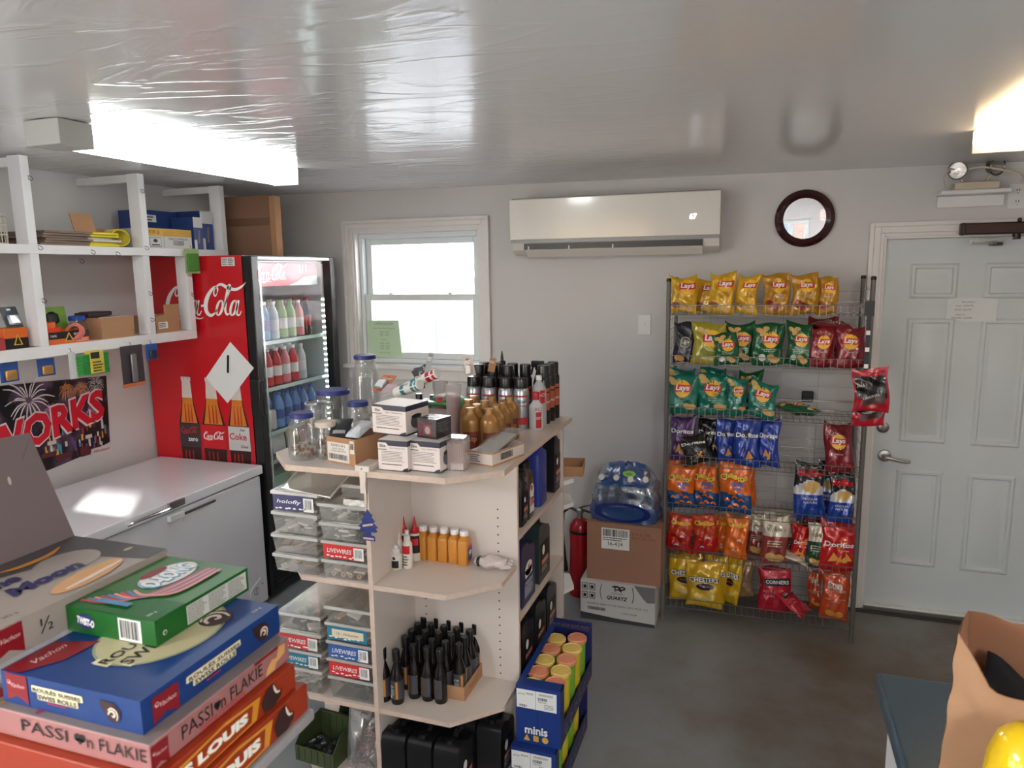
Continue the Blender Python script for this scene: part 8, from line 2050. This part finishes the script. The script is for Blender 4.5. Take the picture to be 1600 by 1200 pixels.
# ================================================================ RIGHT COUNTER, PAPER BAG, YELLOW TOY
bl = mat('slate_blue_laminate', (58, 82, 98), .3, var=.25, scale=220, coat=.2)
t = thing('checkout_counter', 'slate blue laminate counter with a white side at the lower right', 'counter', (.292, .75, 0))
MB().box(0, 1.6, 0, 1.022, .905, .95, bl).build('counter_top', t, bevel=.012, seg=4); MB().box(.03, 1.57, 0, .99, 0, .9045, PAINTWOOD).build('cabinet', t)
kraft = mat('kraft_paper', (170, 130, 98), .8, var=.07, scale=7, bump=.25, bscale=18); kin = mat('kraft_paper_inside', (150, 104, 74), .85, var=.10, scale=14)
bx0, bx1, by0, by1 = .352, .66, 1.27, 1.47
t = thing('paper_bag', 'open brown paper grocery bag standing on the blue counter', 'bag', (.497, 1.311, .951), R(-20))
hw_, hd_ = (bx1-bx0)/2, (by1-by0)/2
def rim(u):
    """rim height round the bag: torn low front, higher back, a tall left front corner"""
    a = u % 1.0; w_ = .005*math.sin(31*a)+.004*math.sin(67*a)
    if a < .303: return .268+.085*max(0, 1-a/.055)+w_
    if a < .5: return .278+.040*(a-.303)/.197+w_
    if a < .803: return .318+w_
    return .318+.045*(a-.803)/.197+w_
def per(u, k=1.0):
    pts = [(-1, -1), (1, -1), (1, 1), (-1, 1)]; L = [2*hw_, 2*hd_, 2*hw_, 2*hd_]; tot = sum(L); s = (u % 1.0)*tot
    for i in range(4):
        if s <= L[i] or i == 3: f = s/L[i]; a = pts[i]; b_ = pts[(i+1) % 4]; return (a[0]+(b_[0]-a[0])*f)*hw_*k, (a[1]+(b_[1]-a[1])*f)*hd_*k
        s -= L[i]
def bagp(inset):
    def f(u, v):
        x, y = per(u); z = v*rim(u)
        c = .010*math.sin(9*u*6.28+6*v)*v+.008*math.sin(5*v*6.28+u*17)+.005*math.sin(23*v+31*u)
        r0 = 1+c+.06-.10*v; lx = 1-inset/hw_; ly = 1-inset/hd_
        side = abs(x/hw_) > .97
        g = -.030*math.sin(PI*min(1, v*1.1))*max(0, 1-abs(y)/hd_*.9) if side else 0
        return Vector((x*r0*lx+(g*(1 if x > 0 else -1)*-1 if False else g*(1 if x > 0 else -1)), y*r0*ly, .001+inset+z*(1-inset*.2)+.03*v*(x/hw_)*0))
    return f
mb = MB(); mb.grid(bagp(0), 96, 26, kraft); mb.build('bag_wall', t, ang=1.4)
mb = MB(); mb.grid(lambda u, v: bagp(.0012)(1-u, v), 96, 26, kin); mb.box(-hw_*.93, hw_*.93, -hd_*.93, hd_*.93, .001, .003, kin); mb.build('bag_lining', t, ang=1.4)
dkc = mat('black_cloth', (16, 16, 18), .9, var=.05)
mb = MB(); mb.grid(lambda u, v: Vector((-.115+.23*u, -.068+.136*v, .205+.07*max(0, 1-2.5*u)*v+.022*math.sin(5*u+2)*math.sin(4*v+1)+.010*math.sin(13*u+7*v))), 20, 16, dkc); 
tag(mb.build('dark_bundle', loc=(.497, 1.311, .951), rot=(0, 0, R(-20)), solid=.02), 'black bundle stuffed inside the paper bag', 'bundle')
yel = mat('glossy_yellow_plastic', (244, 200, 10), .15, var=.02, coat=.6)
t = thing('yellow_container', 'glossy yellow rounded plastic container at the lower right corner of the picture', 'container', (.560, 1.235-.02, .951))
P = at_y(1603, 1190, 1.14); t.location = (P.x, 1.14, .951); hh_ = at_y(1603, 1134, 1.14).z-.951
rr_ = .052
MB().lathe([(rr_*.7, 0), (rr_*.95, .006), (rr_, .02), (rr_, hh_*.62), (rr_*.97, hh_*.64)], yel, 36).build('base', t)
MB().lathe([(rr_*1.04, hh_*.645), (rr_*1.04, hh_*.68), (rr_*.99, hh_*.70), (rr_*.93, hh_*.82), (rr_*.72, hh_*.93), (rr_*.35, hh_*.99), (rr_*.02, hh_)], yel, 36).build('lid', t)
